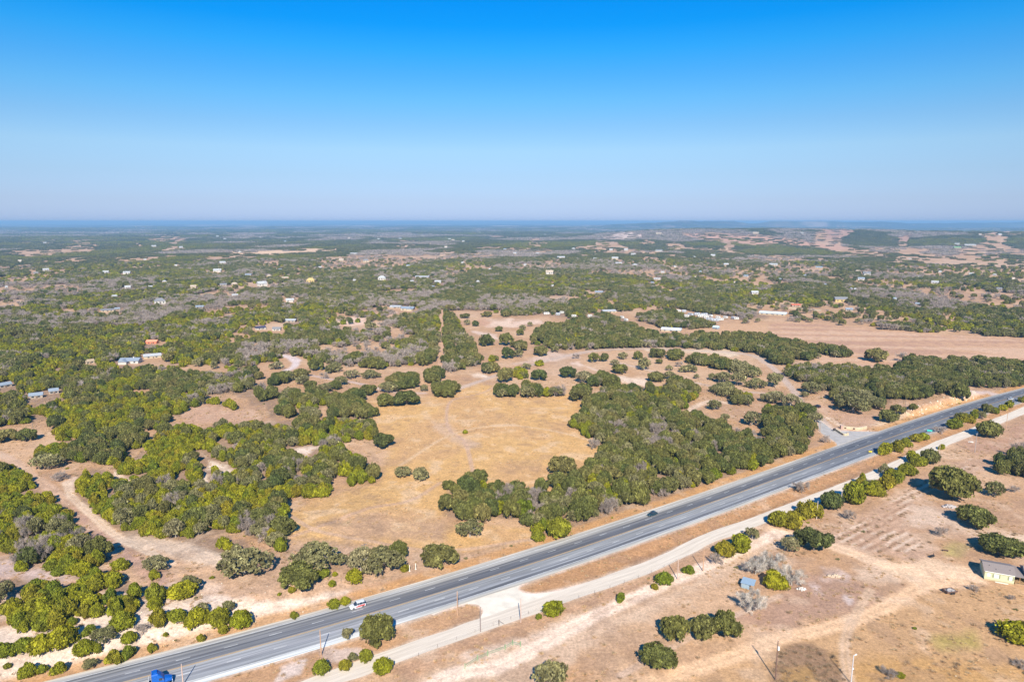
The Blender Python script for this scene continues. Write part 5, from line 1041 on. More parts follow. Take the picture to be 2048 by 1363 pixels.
def scatter(rmin, rmax, sp, seed):
    g = np.random.default_rng(seed)
    xm = rmax * .95
    xs = np.arange(-xm, xm, sp); ys = np.arange(rmin * .6, rmax, sp * .87)
    X, Y = np.meshgrid(xs, ys); X = X + (np.arange(len(ys)) % 2)[:, None] * sp / 2
    X = X + g.uniform(-.38, .38, X.shape) * sp; Y = Y + g.uniform(-.38, .38, X.shape) * sp
    x, y = X.ravel(), Y.ravel(); r = np.hypot(x, y)
    m = (r >= rmin) & (r < rmax) & (np.abs(x) < y * 1.0)
    x, y = x[m], y[m]; z = H(x, y)
    px, py, dep = proj(x, y, z)
    m = (px > -700) & (px < 2750) & (py < 1560)
    x, y, z, px, py, dep = [a[m] for a in (x, y, z, px, py, dep)]
    hh = 5.0 * FPX / dep                                  # pixel height of a tree there
    def test(P, rough=0):
        wob = (vnoise(x / 7, y / 7, 5) - .5) * hh * .5
        out = np.ones(x.shape, bool)
        for k in (.12, .72):
            a, b_ = reflect(px + wob, py - hh * k + wob * .4)
            out &= inside(P, a, b_)
        return out
    def hit(P):
        out = np.zeros(x.shape, bool)
        for k in (.05, .5):
            a, b_ = reflect(px, py - hh * k)
            out |= inside(P, a, b_)
        return out
    rr = np.hypot(x, y)
    idx = np.full(x.shape, -1)
    fo = test(FOREST)
    cl = np.zeros(x.shape, bool)
    for (f_, _), c in zip(CLEAR, CLR):
        cl |= hit(c)
        if f_ in (1, 2, 3):
            small = max(q[0] for q in c) - min(q[0] for q in c) < 110
            if small:
                a, b_ = reflect(px, py - hh * .3); cl |= poly_sd(c, a, b_, 9) > -6
            for k in (.3, .75):
                a, b_ = reflect(px, py - hh * k); cl |= inside(c, a, b_)
            for k in (-.42, .42):
                a, b_ = reflect(px + hh * k, py - hh * .2); cl |= inside(c, a, b_)
    edge = vnoise(x / 9, y / 9, 15)
    stray = g.random(len(x)) < np.where(rr > 600, .13, .05)
    opn = (py < 716) & open_far(x, y)
    fo &= ~(cl & ~stray); fo &= ~(opn & ~stray)
    fo &= ~((edge < .16) & (rr > 450) & ~stray)
    idx[fo] = len(WALL_W)
    for i, (f_, P, mx, dn, ph) in enumerate(WALL_W):
        w = test(P)
        if f_ in (1, 2): w &= ~cl
        idx[w] = i
    thin = np.array([w_[3] for w_ in WALL_W] + [1.0])[idx]
    ok = (idx >= 0) & clear_lines(x, y) & (g.random(len(x)) < thin)
    x, y, z, px, py, idx, rr = [a[ok] for a in (x, y, z, px, py, idx, rr)]
    ok = away_from_houses(x, y, 5)
    for i in range(3):
        pass
    x, y, z, px, py, idx, rr = [a[ok] for a in (x, y, z, px, py, idx, rr)]
    u = g.random(len(x)); bias = np.clip((fbm(x / 34, y / 34, 81, 3) - .5) * 1.9 + .5, 0, 1)
    kinds = np.empty(len(x), dtype='<U1')
    big = fbm(x / 150, y / 260, 85, 3)
    for i in range(len(WALL_W) + 1):
        m = idx == i
        if not m.any(): continue
        if i < len(WALL_W): kinds[m] = kind_pick(WALL_W[i][2], u[m], bias[m])
        else:
            a, b_ = reflect(px, py)
            grey = m & (((a < 460) & (b_ > 555) & (b_ < 655) & (big > .42)) | (big > .60) | ((a > 480) & (a < 700) & (b_ > 690) & (b_ < 740) & (big > .45)))
            jun = m & ~grey & (big < np.where(rr > 1000, .43, .50))
            oak = m & ~grey & ~jun
            kinds[grey] = kind_pick({B_: .55, P_: .2, O: .15, J: .1}, u[grey], bias[grey])
            kinds[jun] = kind_pick({J: .62, O: .18, P_: .12, B_: .08}, u[jun], bias[jun])
            kinds[oak] = kind_pick({O: .50, P_: .22, J: .16, B_: .12}, u[oak], bias[oak])
    out = []
    rs = {J: (2.0, 3.3), O: (2.7, 4.7), P_: (2.5, 4.2), B_: (2.6, 4.4)}; hs = {J: (3.4, 5.8), O: (5.2, 8.2), P_: (4.4, 7.0), B_: (4.6, 7.4)}
    keepp = {J: 1.0, O: .62, P_: .62, B_: .6}
    sc_ = max(1.0, sp / 4.1) ** .8
    for k in (J, O, P_, B_):
        m = np.where((kinds == k) & (g.random(len(x)) < keepp[k] * (1 if sp < 5 else 1.0)))[0]
        R = g.uniform(*rs[k], len(m)) * sc_; h = g.uniform(*hs[k], len(m)) * (.9 + .1 * sc_); sm = np.where(g.random(len(m)) < .22, g.uniform(.5, .8, len(m)), 1.0); R = R * sm; h = h * sm
        b = near_singles(x[m], y[m], R) if rmin < 900 else np.zeros(len(m), bool)
        for q, R_i, h_i in zip(m[~b], R[~b], h[~b]):
            i = idx[q]
            out.append((x[q], y[q], R_i, h_i, k, None, WALL_W[i][4] if i < len(WALL_W) else None, False))
    return out
TREES += scatter(130, 620, 4.0, 1)
TREES += scatter(620, 1100, 5.0, 2)
TREES += scatter(1100, 2300, 6.8, 3)

LABEL = {J: ('olive juniper', 'olive junipers'), O: ('green oak', 'green oaks'), P_: ('pale oak', 'pale oaks'), B_: ('bare grey tree', 'bare grey trees')}
def far_phrase(px, py):
    side = 'left' if px < 700 else ('centre' if px < 1350 else 'right')
    if py > 690: return {'left': 'in the middle woods on the left', 'centre': 'in the middle woods', 'right': 'in the woods beside the long pasture'}[side]
    return {'left': 'in the distant woods on the left', 'centre': 'in the distant woods at the centre', 'right': 'in the distant woods beyond the long pasture'}[side]

tx = np.array([t[0] for t in TREES]); ty = np.array([t[1] for t in TREES]); tR = np.array([t[2] for t in TREES]); tk = np.array([t[4] for t in TREES])
tz = H(tx, ty); tpx, tpy, tdep = proj(tx, ty, tz + 2)
app = tR / tdep
infr = (tpx > 0) & (tpx < 2048) & (tpy < 1363) & (tpy > 430)
solo = np.zeros(len(TREES), bool)
for k in (J, O, P_, B_):
    m = np.where((tk == k) & infr)[0]
    pri = app[m] + np.array([10.0 if (TREES[i][5] is not None) else (.004 if TREES[i][7] else 0) for i in m])
    solo[m[np.argsort(-pri)[:298]]] = True
solo |= np.array([t[5] is not None for t in TREES])

# words that place each tree inside its group: by row and column, then by size
zone = {}
for i in np.where(solo)[0]:
    t = TREES[i]
    if t[5] is None:
        zone.setdefault((t[4], t[6] or far_phrase(tpx[i], tpy[i])), []).append(i)
WORDS = {}
ROWS = ['topmost', 'upper', 'middle', 'lower', 'bottom']; COLS = ['far left', 'left', 'central', 'right', 'far right']
for key, ii in zone.items():
    ii = np.array(ii); n = len(ii)
    if n == 1: WORDS[ii[0]] = ''; continue
    nc_ = 5 if n > 30 else (3 if n > 8 else 2); nr_ = 5 if n > 45 else (3 if n > 14 else 1)
    ord_x = np.argsort(np.argsort(tpx[ii])); cx = ord_x * nc_ // n
    ry = np.zeros(n, int)
    for q in range(nc_):
        w = np.where(cx == q)[0]; o_ = np.argsort(np.argsort(tpy[ii[w]])); ry[w] = o_ * nr_ // max(len(w), 1)
    cn = {5: COLS, 3: ['left', 'central', 'right'], 2: ['left', 'right']}[nc_]; rn = {5: ROWS, 3: ['upper', 'middle', 'lower'], 1: ['']}[nr_]
    for q in range(nc_):
        for w_ in range(nr_):
            m = [j for j in range(n) if cx[j] == q and ry[j] == w_]
            m.sort(key=lambda j: -app[ii[j]])
            for rank, j in enumerate(m):
                size_ = '' if len(m) == 1 else (['largest', 'second largest', 'third largest'] + ['small'] * 99)[rank] if len(m) > 2 else ['larger', 'smaller'][rank]
                WORDS[ii[j]] = ((size_ + ' ') if size_ else '') + '|' + (' '.join(s_ for s_ in (rn[w_], cn[q]) if s_)) + ' part'

CAT = {J: 'juniper tree', O: 'oak tree', P_: 'oak tree', B_: 'bare tree'}
for i in np.where(solo)[0]:
    x, y, R, h, k, label, ph, single = TREES[i]
    r = math.hypot(x, y)
    lod = 0 if r < 520 else 1
    pool = PROTO[k][lod]
    if k == B_ and label and 'white' in label: pool = WHITE
    cm, tm = pool[rnd.randrange(len(pool))]
    bush = label and ('bush' in label or 'brush' in label or 'tuft' in label)
    nm = NAMES[k] if not bush else ('bush' if k != B_ else 'bare_bush')
    e = bpy.data.objects.new(nm, None); COL.objects.link(e)
    e.location = (x, y, float(tz[i]) - .04); e.rotation_euler = (0, 0, rnd.uniform(0, 6.28)); e.scale = (R, R * rnd.uniform(.9, 1.08), h)
    if not label:
        ph = ph or far_phrase(tpx[i], tpy[i])
        wd = WORDS.get(i, '').split('|')
        e['label'] = (wd[0] + LABEL[k][0] + ' ' + ph + (', ' + wd[1] if len(wd) > 1 else '')).strip()
        if len(e['label'].split()) > 16: e['label'] = e['label'].replace('second largest', 'large').replace('third largest', 'large')
        e['group'] = LABEL[k][1] + ' ' + ph
    else:
        e['label'] = label
    e['category'] = 'bush' if bush else CAT[k]
    c = bpy.data.objects.new('crown', cm); COL.objects.link(c); c.parent = e
    t = bpy.data.objects.new('trunk', tm); COL.objects.link(t); t.parent = e

# the rest of each kind: one object per kind that sets copies of the same trees on points
def instancer(name, label, cat, pts, rot, scl, idx, protos):
    """protos: list of lists of meshes; each becomes one pickable object"""
    pc = bpy.data.collections.new(name + '_shapes')
    for i, ms in enumerate(protos):
        if len(ms) == 1:
            o = bpy.data.objects.new('%s_shape_%03d' % (name, i), ms[0]); pc.objects.link(o)
        else:
            bm = bmesh.new(); mats = []
            for me in ms:
                k0 = len(bm.faces); bm.from_mesh(me); bm.faces.ensure_lookup_table()
                for f_ in bm.faces[k0:]: f_.material_index = len(mats)
                mats.append(me.materials[0])
            mm = bpy.data.meshes.new(name + '_shape'); bm.to_mesh(mm); bm.free()
            for q in mats: mm.materials.append(q)
            if 'tone' not in mm.attributes: pass
            o = bpy.data.objects.new('%s_shape_%03d' % (name, i), mm); pc.objects.link(o)
    me = bpy.data.meshes.new(name); me.vertices.add(len(pts)); me.vertices.foreach_set('co', np.asarray(pts, np.float32).ravel())
    a = me.attributes.new('pick', 'INT', 'POINT'); a.data.foreach_set('value', np.asarray(idx, np.int32))
    a = me.attributes.new('turn', 'FLOAT_VECTOR', 'POINT'); a.data.foreach_set('vector', np.asarray(rot, np.float32).ravel())
    a = me.attributes.new('size', 'FLOAT_VECTOR', 'POINT'); a.data.foreach_set('vector', np.asarray(scl, np.float32).ravel())
    me.update()
    o = ob(name, me); set_props(o, label, cat, None, 'stuff')
    ng = bpy.data.node_groups.new(name + '_nodes', 'GeometryNodeTree')
    ng.interface.new_socket('Geometry', in_out='INPUT', socket_type='NodeSocketGeometry'); ng.interface.new_socket('Geometry', in_out='OUTPUT', socket_type='NodeSocketGeometry')
    N_ = ng.nodes.new; gi = N_('NodeGroupInput'); go = N_('NodeGroupOutput'); ip = N_('GeometryNodeInstanceOnPoints'); ci = N_('GeometryNodeCollectionInfo')
    ci.inputs['Collection'].default_value = pc; ci.inputs['Separate Children'].default_value = True; ci.inputs['Reset Children'].default_value = True
    def at(nm_, ty_):
        n_ = N_('GeometryNodeInputNamedAttribute'); n_.data_type = ty_; n_.inputs['Name'].default_value = nm_; return n_.outputs['Attribute']
    L_ = ng.links.new
    m2p = N_('GeometryNodeMeshToPoints'); L_(gi.outputs[0], m2p.inputs['Mesh']); L_(m2p.outputs[0], ip.inputs['Points']); L_(ci.outputs[0], ip.inputs['Instance'])
    ip.inputs['Pick Instance'].default_value = True
    L_(at('pick', 'INT'), ip.inputs['Instance Index']); L_(at('turn', 'FLOAT_VECTOR'), ip.inputs['Rotation']); L_(at('size', 'FLOAT_VECTOR'), ip.inputs['Scale']); L_(ip.outputs[0], go.inputs[0])
    md = o.modifiers.new('copies', 'NODES'); md.node_group = ng
    return o

rest = ~solo
STUFFL = {J: ('juniper_wood', 'olive green junipers massed in the thickets and far woods', 'juniper woods'), O: ('oak_wood', 'green live oaks massed in the woods', 'oak woods'), P_: ('pale_oak_wood', 'pale grey green oaks scattered through the woods', 'oak woods'), B_: ('bare_wood', 'bare grey trees scattered through the woods', 'bare woods')}
g3 = np.random.default_rng(5)
for k in (J, O, P_, B_):
    m = np.where(rest & (tk == k))[0]
    if not len(m): continue
    P0 = PROTO[k][0]; P1 = PROTO[k][1]
    near = tdep[m] < 520
    idx = np.where(near, g3.integers(0, len(P0), len(m)), len(P0) + g3.integers(0, len(P1), len(m)))
    pts = np.stack([tx[m], ty[m], tz[m] - .05], 1); rot = np.stack([m * 0., m * 0., g3.uniform(0, 6.28, len(m))], 1)
    hh = np.array([TREES[i][3] for i in m]); scl = np.stack([tR[m], tR[m], hh], 1)
    instancer(STUFFL[k][0], STUFFL[k][1], STUFFL[k][2], pts, rot, scl, idx, [[a] for a, b_ in P0] + [[a] for a, b_ in P1])
    tn = np.where(near)[0]
    if k in (O, P_) and len(tn):
        P0t = [[b_] for a, b_ in P0]
        instancer(STUFFL[k][0] + '_trunks', 'trunks of the ' + STUFFL[k][1], 'tree trunks', pts[tn], rot[tn], scl[tn], idx[tn], P0t)
print('trees', len(TREES), 'individual', int(solo.sum()))

# far woods: copses, each a low cluster of crowns
def copse(name, g, n, material, seed):
    L = []
    for i in range(n):
        q = math.sqrt((i + .5) / n) * .92; a = i * 2.39996 + seed
        r = g.uniform(.13, .24); L.append((q * math.cos(a), q * math.sin(a), g.uniform(.25, .6), r, g.uniform(.25, .42)))
    return crown_mesh(name, g, L, 900, .055, material, core=.86)
cop = []
for k, nk in ((J, 3), (O, 3), (P_, 2), (B_, 2)):
    for i in range(nk): cop.append(copse('far_copse', g3, int(g3.integers(16, 24)), M[k], i))
fp = []
r = 2300.0
while r < 16000:
    s = r / 165.0 if r < 9000 else r / 110
    nth = int(R_(86) / (s / r))
    th = np.linspace(R_(-43), R_(43), nth) + g3.uniform(-.4, .4, nth) * s / r
    rr = r + g3.uniform(-.4, .4, nth) * s
    fp.append(np.stack([np.sin(th) * rr, np.cos(th) * rr, np.full(nth, s)], 1)); r += s * .9
fp = np.concatenate(fp)
fz = H(fp[:, 0], fp[:, 1]); fpx, fpy, fdep = proj(fp[:, 0], fp[:, 1], fz)
ok = ~open_far(fp[:, 0], fp[:, 1]) | (g3.random(len(fp)) < .1)
ax_, ay_ = reflect(fpx, fpy)
for c in CLR:
    ok &= ~(inside(c, ax_, ay_ - .5) & (g3.random(len(fp)) > .16))
ok &= away_from_houses(fp[:, 0], fp[:, 1], 5)
fp = fp[ok]; fz = fz[ok]
big = fbm(fp[:, 0] / 420, fp[:, 1] / 700, 85, 3); u = g3.random(len(fp))
pk = np.where(u < .12, g3.integers(6, 8, len(fp)), np.where(big > .60, g3.integers(8, 10, len(fp)), np.where((big < .40) | (u > .92), g3.integers(0, 3, len(fp)), g3.integers(3, 6, len(fp)))))
sz = fp[:, 2] * g3.uniform(.62, .95, len(fp))
hz = np.clip(sz * .25, 5, 14) * g3.uniform(.8, 1.25, len(fp))
instancer('distant_woodland', 'hazy woods covering the far plain and hills', 'woodland', np.stack([fp[:, 0], fp[:, 1], fz - 1], 1), np.stack([u * 0, u * 0, g3.uniform(0, 6.28, len(fp))], 1), np.stack([sz, sz, hz], 1), pk, [[c] for c in cop])
print('copses', len(fp))

# ------------------------------------------------------------------ building blocks for made things
class MB:
    def __init__(s): s.v = []; s.f = []
    def add(s, v, f):
        o = len(s.v); s.v += [tuple(p) for p in v]; s.f += [tuple(i + o for i in q) for q in f]; return s
    def box(s, x0, x1, y0, y1, z0, z1):
        v = [(x, y, z) for z in (z0, z1) for x, y in ((x0, y0), (x1, y0), (x1, y1), (x0, y1))]
        return s.add(v, [(3, 2, 1, 0), (4, 5, 6, 7), (0, 1, 5, 4), (1, 2, 6, 5), (2, 3, 7, 6), (3, 0, 4, 7)])
    def cyl(s, a, b, r, n=8, r2=None):
        a = Vector(a); b = Vector(b); t = (b - a).normalized(); u = t.cross(Vector((0, 0, 1)) if abs(t.z) < .9 else Vector((1, 0, 0))).normalized(); w = t.cross(u)
        r2 = r if r2 is None else r2
        v = [a + (u * math.cos(6.2832 * k / n) + w * math.sin(6.2832 * k / n)) * r for k in range(n)] + [b + (u * math.cos(6.2832 * k / n) + w * math.sin(6.2832 * k / n)) * r2 for k in range(n)]
        f = [(k, (k + 1) % n, n + (k + 1) % n, n + k) for k in range(n)] + [tuple(range(n))[::-1], tuple(range(n, 2 * n))]
        return s.add(v, f)
    def loft(s, st):
        """st: list of (x, [(y, z), ...]) half outlines from bottom to top, mirrored"""
        n = len(st[0][1]); V = []; Fc = []
        for x, o in st:
            V += [(x, y, z) for y, z in o] + [(x, -y, z) for y, z in reversed(o)]
        k = 2 * n
        for i in range(len(st) - 1):
            for j in range(k):
                Fc.append((i * k + j, i * k + (j + 1) % k, (i + 1) * k + (j + 1) % k, (i + 1) * k + j))
        Fc.append(tuple(range(k))[::-1]); Fc.append(tuple(range((len(st) - 1) * k, len(st) * k)))
        return s.add(V, Fc)
    def mesh(s, name, m):
        me = bpy.data.meshes.new(name); me.from_pydata(s.v, [], s.f); me.materials.append(m)
        bm = bmesh.new(); bm.from_mesh(me); bmesh.ops.recalc_face_normals(bm, faces=bm.faces[:]); bm.to_mesh(me); bm.free(); return me
    def build(s, name, m, parent=None, loc=None, rot=None): return ob(name, s.mesh(name, m), parent, loc, rot)

def thing(name, label, cat, loc, rz=0, group=None):
    e = bpy.data.objects.new(name, None); COL.objects.link(e); e.location = loc; e.rotation_euler = (0, 0, rz)
    return set_props(e, label, cat, group)
_mc = {}
def cm(col, rough=.7, metal=0.0, var=.08, spec=.3):
    k = (tuple(round(c, 3) for c in col), rough, metal)
    if k not in _mc: _mc[k] = mat('paint', col, rough, metal, spec, var, 1.2)
    return _mc[k]
GLASS = mat('window_glass', (.03, .04, .055), .12, 0, .6)
DARK = mat('dark_metal', (.03, .03, .032), .5, .2); RUB = mat('rubber', (.025, .025, .025), .9)
CHROME = mat('bright_metal', (.6, .6, .62), .25, .9)

# ------------------------------------------------------------------ houses
def make_house(px, py, wpx, hpx, wall, roof, shape, label, cat='house', group=None, rz=None, specks=False):
    x, y, z = gp(px, py); d = math.hypot(x, y); _, _, dep = proj(x, y, z); dep = float(dep)
    w = wpx * (.9 if py > 600 else .68) * dep / FPX; e = math.atan2(CAM_H - z, d)
    dd = min(max(w * .62, 5), 16)
    ht = min(max((hpx * dep / FPX - dd * math.sin(e) * .6), 3.6), max(4.6, w * .6)); ht = min(ht, 9.0)
    wh = ht * .54
    az = -math.atan2(x, y)
    r = rz if rz is not None else az + rnd.uniform(-.45, .45)
    cxy = (x + math.sin(-az) * dd * .5 * -1 * -1, y + math.cos(az) * dd * .5)
    t = thing('house' if cat == 'house' else cat, label, cat, (cxy[0], cxy[1], float(H(cxy[0], cxy[1])) - .3), r, group)
    wm, rm = cm(wall, .85), cm(roof, .45 if roof in (RW, RB) else .8, 0, .1)
    hx_, hy_ = w / 2, dd / 2; o = min(.5, w * .05); wh += .3
    MB().box(-hx_, hx_, -hy_, hy_, 0, wh).build('wall', wm, t)
    rf = MB(); rh = ht - wh + .3
    if shape == 'hip':
        i_ = min(hx_ * .55, hy_)
        rf.add([(-hx_ - o, -hy_ - o, wh), (hx_ + o, -hy_ - o, wh), (hx_ + o, hy_ + o, wh), (-hx_ - o, hy_ + o, wh), (-hx_ + i_, 0, wh + rh), (hx_ - i_, 0, wh + rh)], [(0, 1, 5, 4), (1, 2, 5), (2, 3, 4, 5), (3, 0, 4), (3, 2, 1, 0)])
    else:
        rf.add([(-hx_ - o, -hy_ - o, wh - .05), (hx_ + o, -hy_ - o, wh - .05), (hx_ + o, hy_ + o, wh - .05), (-hx_ - o, hy_ + o, wh - .05), (-hx_ - o, 0, wh + rh), (hx_ + o, 0, wh + rh)], [(0, 1, 5, 4), (1, 2, 5), (2, 3, 4, 5), (3, 0, 4), (3, 2, 1, 0)])
    ro = rf.build('roof', rm, t)
    if not specks:
        g1 = MB()
        if shape == 'wings':
            q = hx_ * .42; sx = rnd.choice([-1, 1]) * hx_ * .5; yo = -hy_ - dd * .32
            MB().box(sx - q, sx + q, yo, -hy_ + .02, 0, wh * .96).build('wing_wall', wm, t)
            MB().add([(sx - q - o, yo - o, wh * .93), (sx + q + o, yo - o, wh * .93), (sx + q + o, 0, wh * .93), (sx - q - o, 0, wh * .93), (sx, yo - o, wh + rh * .82), (sx, 0, wh + rh * .82)], [(0, 1, 4), (1, 2, 5, 4), (2, 3, 5), (3, 0, 4, 5), (3, 2, 1, 0)]).build('wing_roof', rm, t)
        n = 2 if w < 14 else (3 if w < 24 else 5)
        for i in range(n):
            cx = -hx_ + w * (i + .6) / (n + .2); a = min(.75, w / n * .28)
            MB().box(cx - a, cx + a, -hy_ - .05, -hy_ + .02, wh * .38, wh * .80).build('window', GLASS, t)
        MB().box(hx_ * .12 - .55, hx_ * .12 + .55, -hy_ - .06, -hy_ + .02, .05, wh * .72).build('door', cm((.16, .11, .08)), t)
        if w > 15 and shape != 'gable': MB().box(hx_ * .3, hx_ * .3 + .9, -.5, .5, wh + rh * .3, wh + rh + .8).build('chimney', wm, ro)
    return t
for h in HOUSES:
    lb = h[7]
    cat = 'barn' if 'barn' in lb else ('shed' if 'shed' in lb else ('building' if 'building' in lb else 'house'))
    make_house(*h[:7], lb, cat=cat)
for i, (a, b_, w_) in enumerate(SPECK):
    c = rnd.choice([WHT, WHT, CRM]); rc = rnd.choice([RW, RW, RB, RT])
    nb = min(HOUSES, key=lambda q: math.hypot(q[0] - a, (q[1] - b_) * 3)); dx = a - nb[0]; dy = b_ - nb[1]
    dirn = ('left of' if dx < 0 else 'right of') if abs(dx) > abs(dy) * 3 else ('above' if dy < 0 else 'below')
    far_ = 'far ' if abs(dx) > 110 and dirn.endswith('of') else ''
    wd = ('tiny pale house %s%s the ' % (far_, dirn) + nb[7].replace(',', '')).split()[:15]
    while wd[-1] in ('the', 'a', 'of', 'with', 'and', 'left', 'two', 'beside', 'in', 'on', 'right'): wd.pop()
    make_house(a, b_, w_, 4, c, rc, 'gable', ' '.join(wd), group='tiny pale houses in the distance', specks=True)
# dish of solar panels on the dark roof is its colour; a pale yard wall beyond the pasture
def yard_wall(pxs, h_, label, m, name='yard_wall'):
    pts = [gp(a, b_) for a, b_ in pxs]; mb = MB()
    for (x0, y0, z0), (x1, y1, z1) in zip(pts[:-1], pts[1:]):
        n = Vector((-(y1 - y0), x1 - x0, 0)).normalized() * .25
        mb.add([(x0 - n.x, y0 - n.y, z0 - .3), (x1 - n.x, y1 - n.y, z1 - .3), (x1 + n.x, y1 + n.y, z1 - .3), (x0 + n.x, y0 + n.y, z0 - .3), (x0 - n.x, y0 - n.y, z0 + h_), (x1 - n.x, y1 - n.y, z1 + h_), (x1 + n.x, y1 + n.y, z1 + h_), (x0 + n.x, y0 + n.y, z0 + h_)], [(0, 1, 5, 4), (2, 3, 7, 6), (4, 5, 6, 7), (1, 2, 6, 5), (3, 0, 4, 7)])
    o = mb.build(name, m); return set_props(o, label, 'wall')
yard_wall([(1578, 617), (1600, 618.5), (1620, 620), (1642, 622)], 2.0, 'long low cream yard wall below the red roofed barn', cm(CRM))

# ------------------------------------------------------------------ trailers and campers
def make_trailer(px, py, wpx, kind, label, group):
    x, y, z = gp(px, py); _, _, dep = proj(x, y, z); L = min(max(wpx * float(dep) / FPX * 1.05, 5.5), 11); 
    t = thing('camper_trailer', label, 'camper', (x, y, z), -math.atan2(x, y) + rnd.uniform(-.9, .9), group)
    col = {'v': (.56, .54, .50), 's': (.40, .42, .45)}[kind]; h_ = L / 2
    MB().loft([(-h_, [(1.1, .6), (1.2, 1.2), (1.2, 2.7), (.9, 3.0)]), (-h_ + .4, [(1.25, .5), (1.28, 1.2), (1.28, 3.0), (1.0, 3.25)]), (h_ - .7, [(1.25, .5), (1.28, 1.2), (1.28, 3.0), (1.0, 3.25)]), (h_, [(1.1, .9), (1.2, 1.5), (1.15, 2.4), (.9, 2.7)])]).build('body', cm(col, .35), t)
    for sx in (-h_ * .5, h_ * .3):
        MB().box(sx - .6, sx + .6, -1.31, -1.27, 1.6, 2.35).build('window', GLASS, t)
    MB().box(-.1, .55, -1.32, -1.27, .65, 2.5).build('door', cm((.5, .48, .45)), t)
    for sy in (-1, 1): MB().cyl((-.4 - h_ * .15, sy * .95, .38), (-.4 - h_ * .15, sy * 1.2, .38), .38, 10).build('wheel', RUB, t)
    MB().box(h_, h_ + 1.1, -.08, .08, .5, .62).build('hitch', DARK, t)
TL = {0: 'cream trailer at the left end of the clearing right of the cut line', 1: 'left trailer of the close pair in the scrub', 2: 'right trailer of the close pair in the scrub', 3: 'white camper with dark rear window alone in the scrub', 4: 'white camper between bushes under the long white roof', 21: 'small white camper in the trees left of the trailer park', 22: 'white camper beside the sandy gap left of the trailer park'}
for i, (a, b_, w_, k_) in enumerate(TRAILERS):
    if i in TL: make_trailer(a, b_, w_, k_, TL[i], 'campers in the scrub')
    else:
        q = 'left' if a < 1398 else ('middle' if a < 1430 else 'right')
        make_trailer(a, b_, w_, k_, '%s camper in the %s part of the crowded trailer park' % ('white' if k_ == 'v' else 'silver', q), 'campers in the trailer park')
def rag(px, py, w, d_, h_, col, name, label, cat):
    x, y, z = gp(px, py); mb = MB()
    mb.add([(-w / 2, -d_ / 2, h_ * .8), (w / 2, -d_ / 2, h_ * .7), (w / 2, d_ / 2, h_), (-w / 2, d_ / 2, h_), (-w / 2, -d_ / 2, h_ * .8 - .06), (w / 2, -d_ / 2, h_ * .7 - .06), (w / 2, d_ / 2, h_ - .06), (-w / 2, d_ / 2, h_ - .06)], [(0, 1, 2, 3), (7, 6, 5, 4), (0, 4, 5, 1), (1, 5, 6, 2), (2, 6, 7, 3), (3, 7, 4, 0)])
    t = thing(name, label, cat, (x, y, z), .2); mb.build('cover', cm(col, .6), t)
    for sx in (-1, 1):
        for sy in (-1, 1): MB().cyl((sx * w * .46, sy * d_ * .46, -.2), (sx * w * .46, sy * d_ * .46, h_ * .72), .06, 6).build('post', DARK, t)
rag(1238, 650, 6, 5, 2.8, (.06, .14, .36), 'tarpaulin_shelter', 'blue tarpaulin shelter in the trees left of the trailer park', 'shelter')

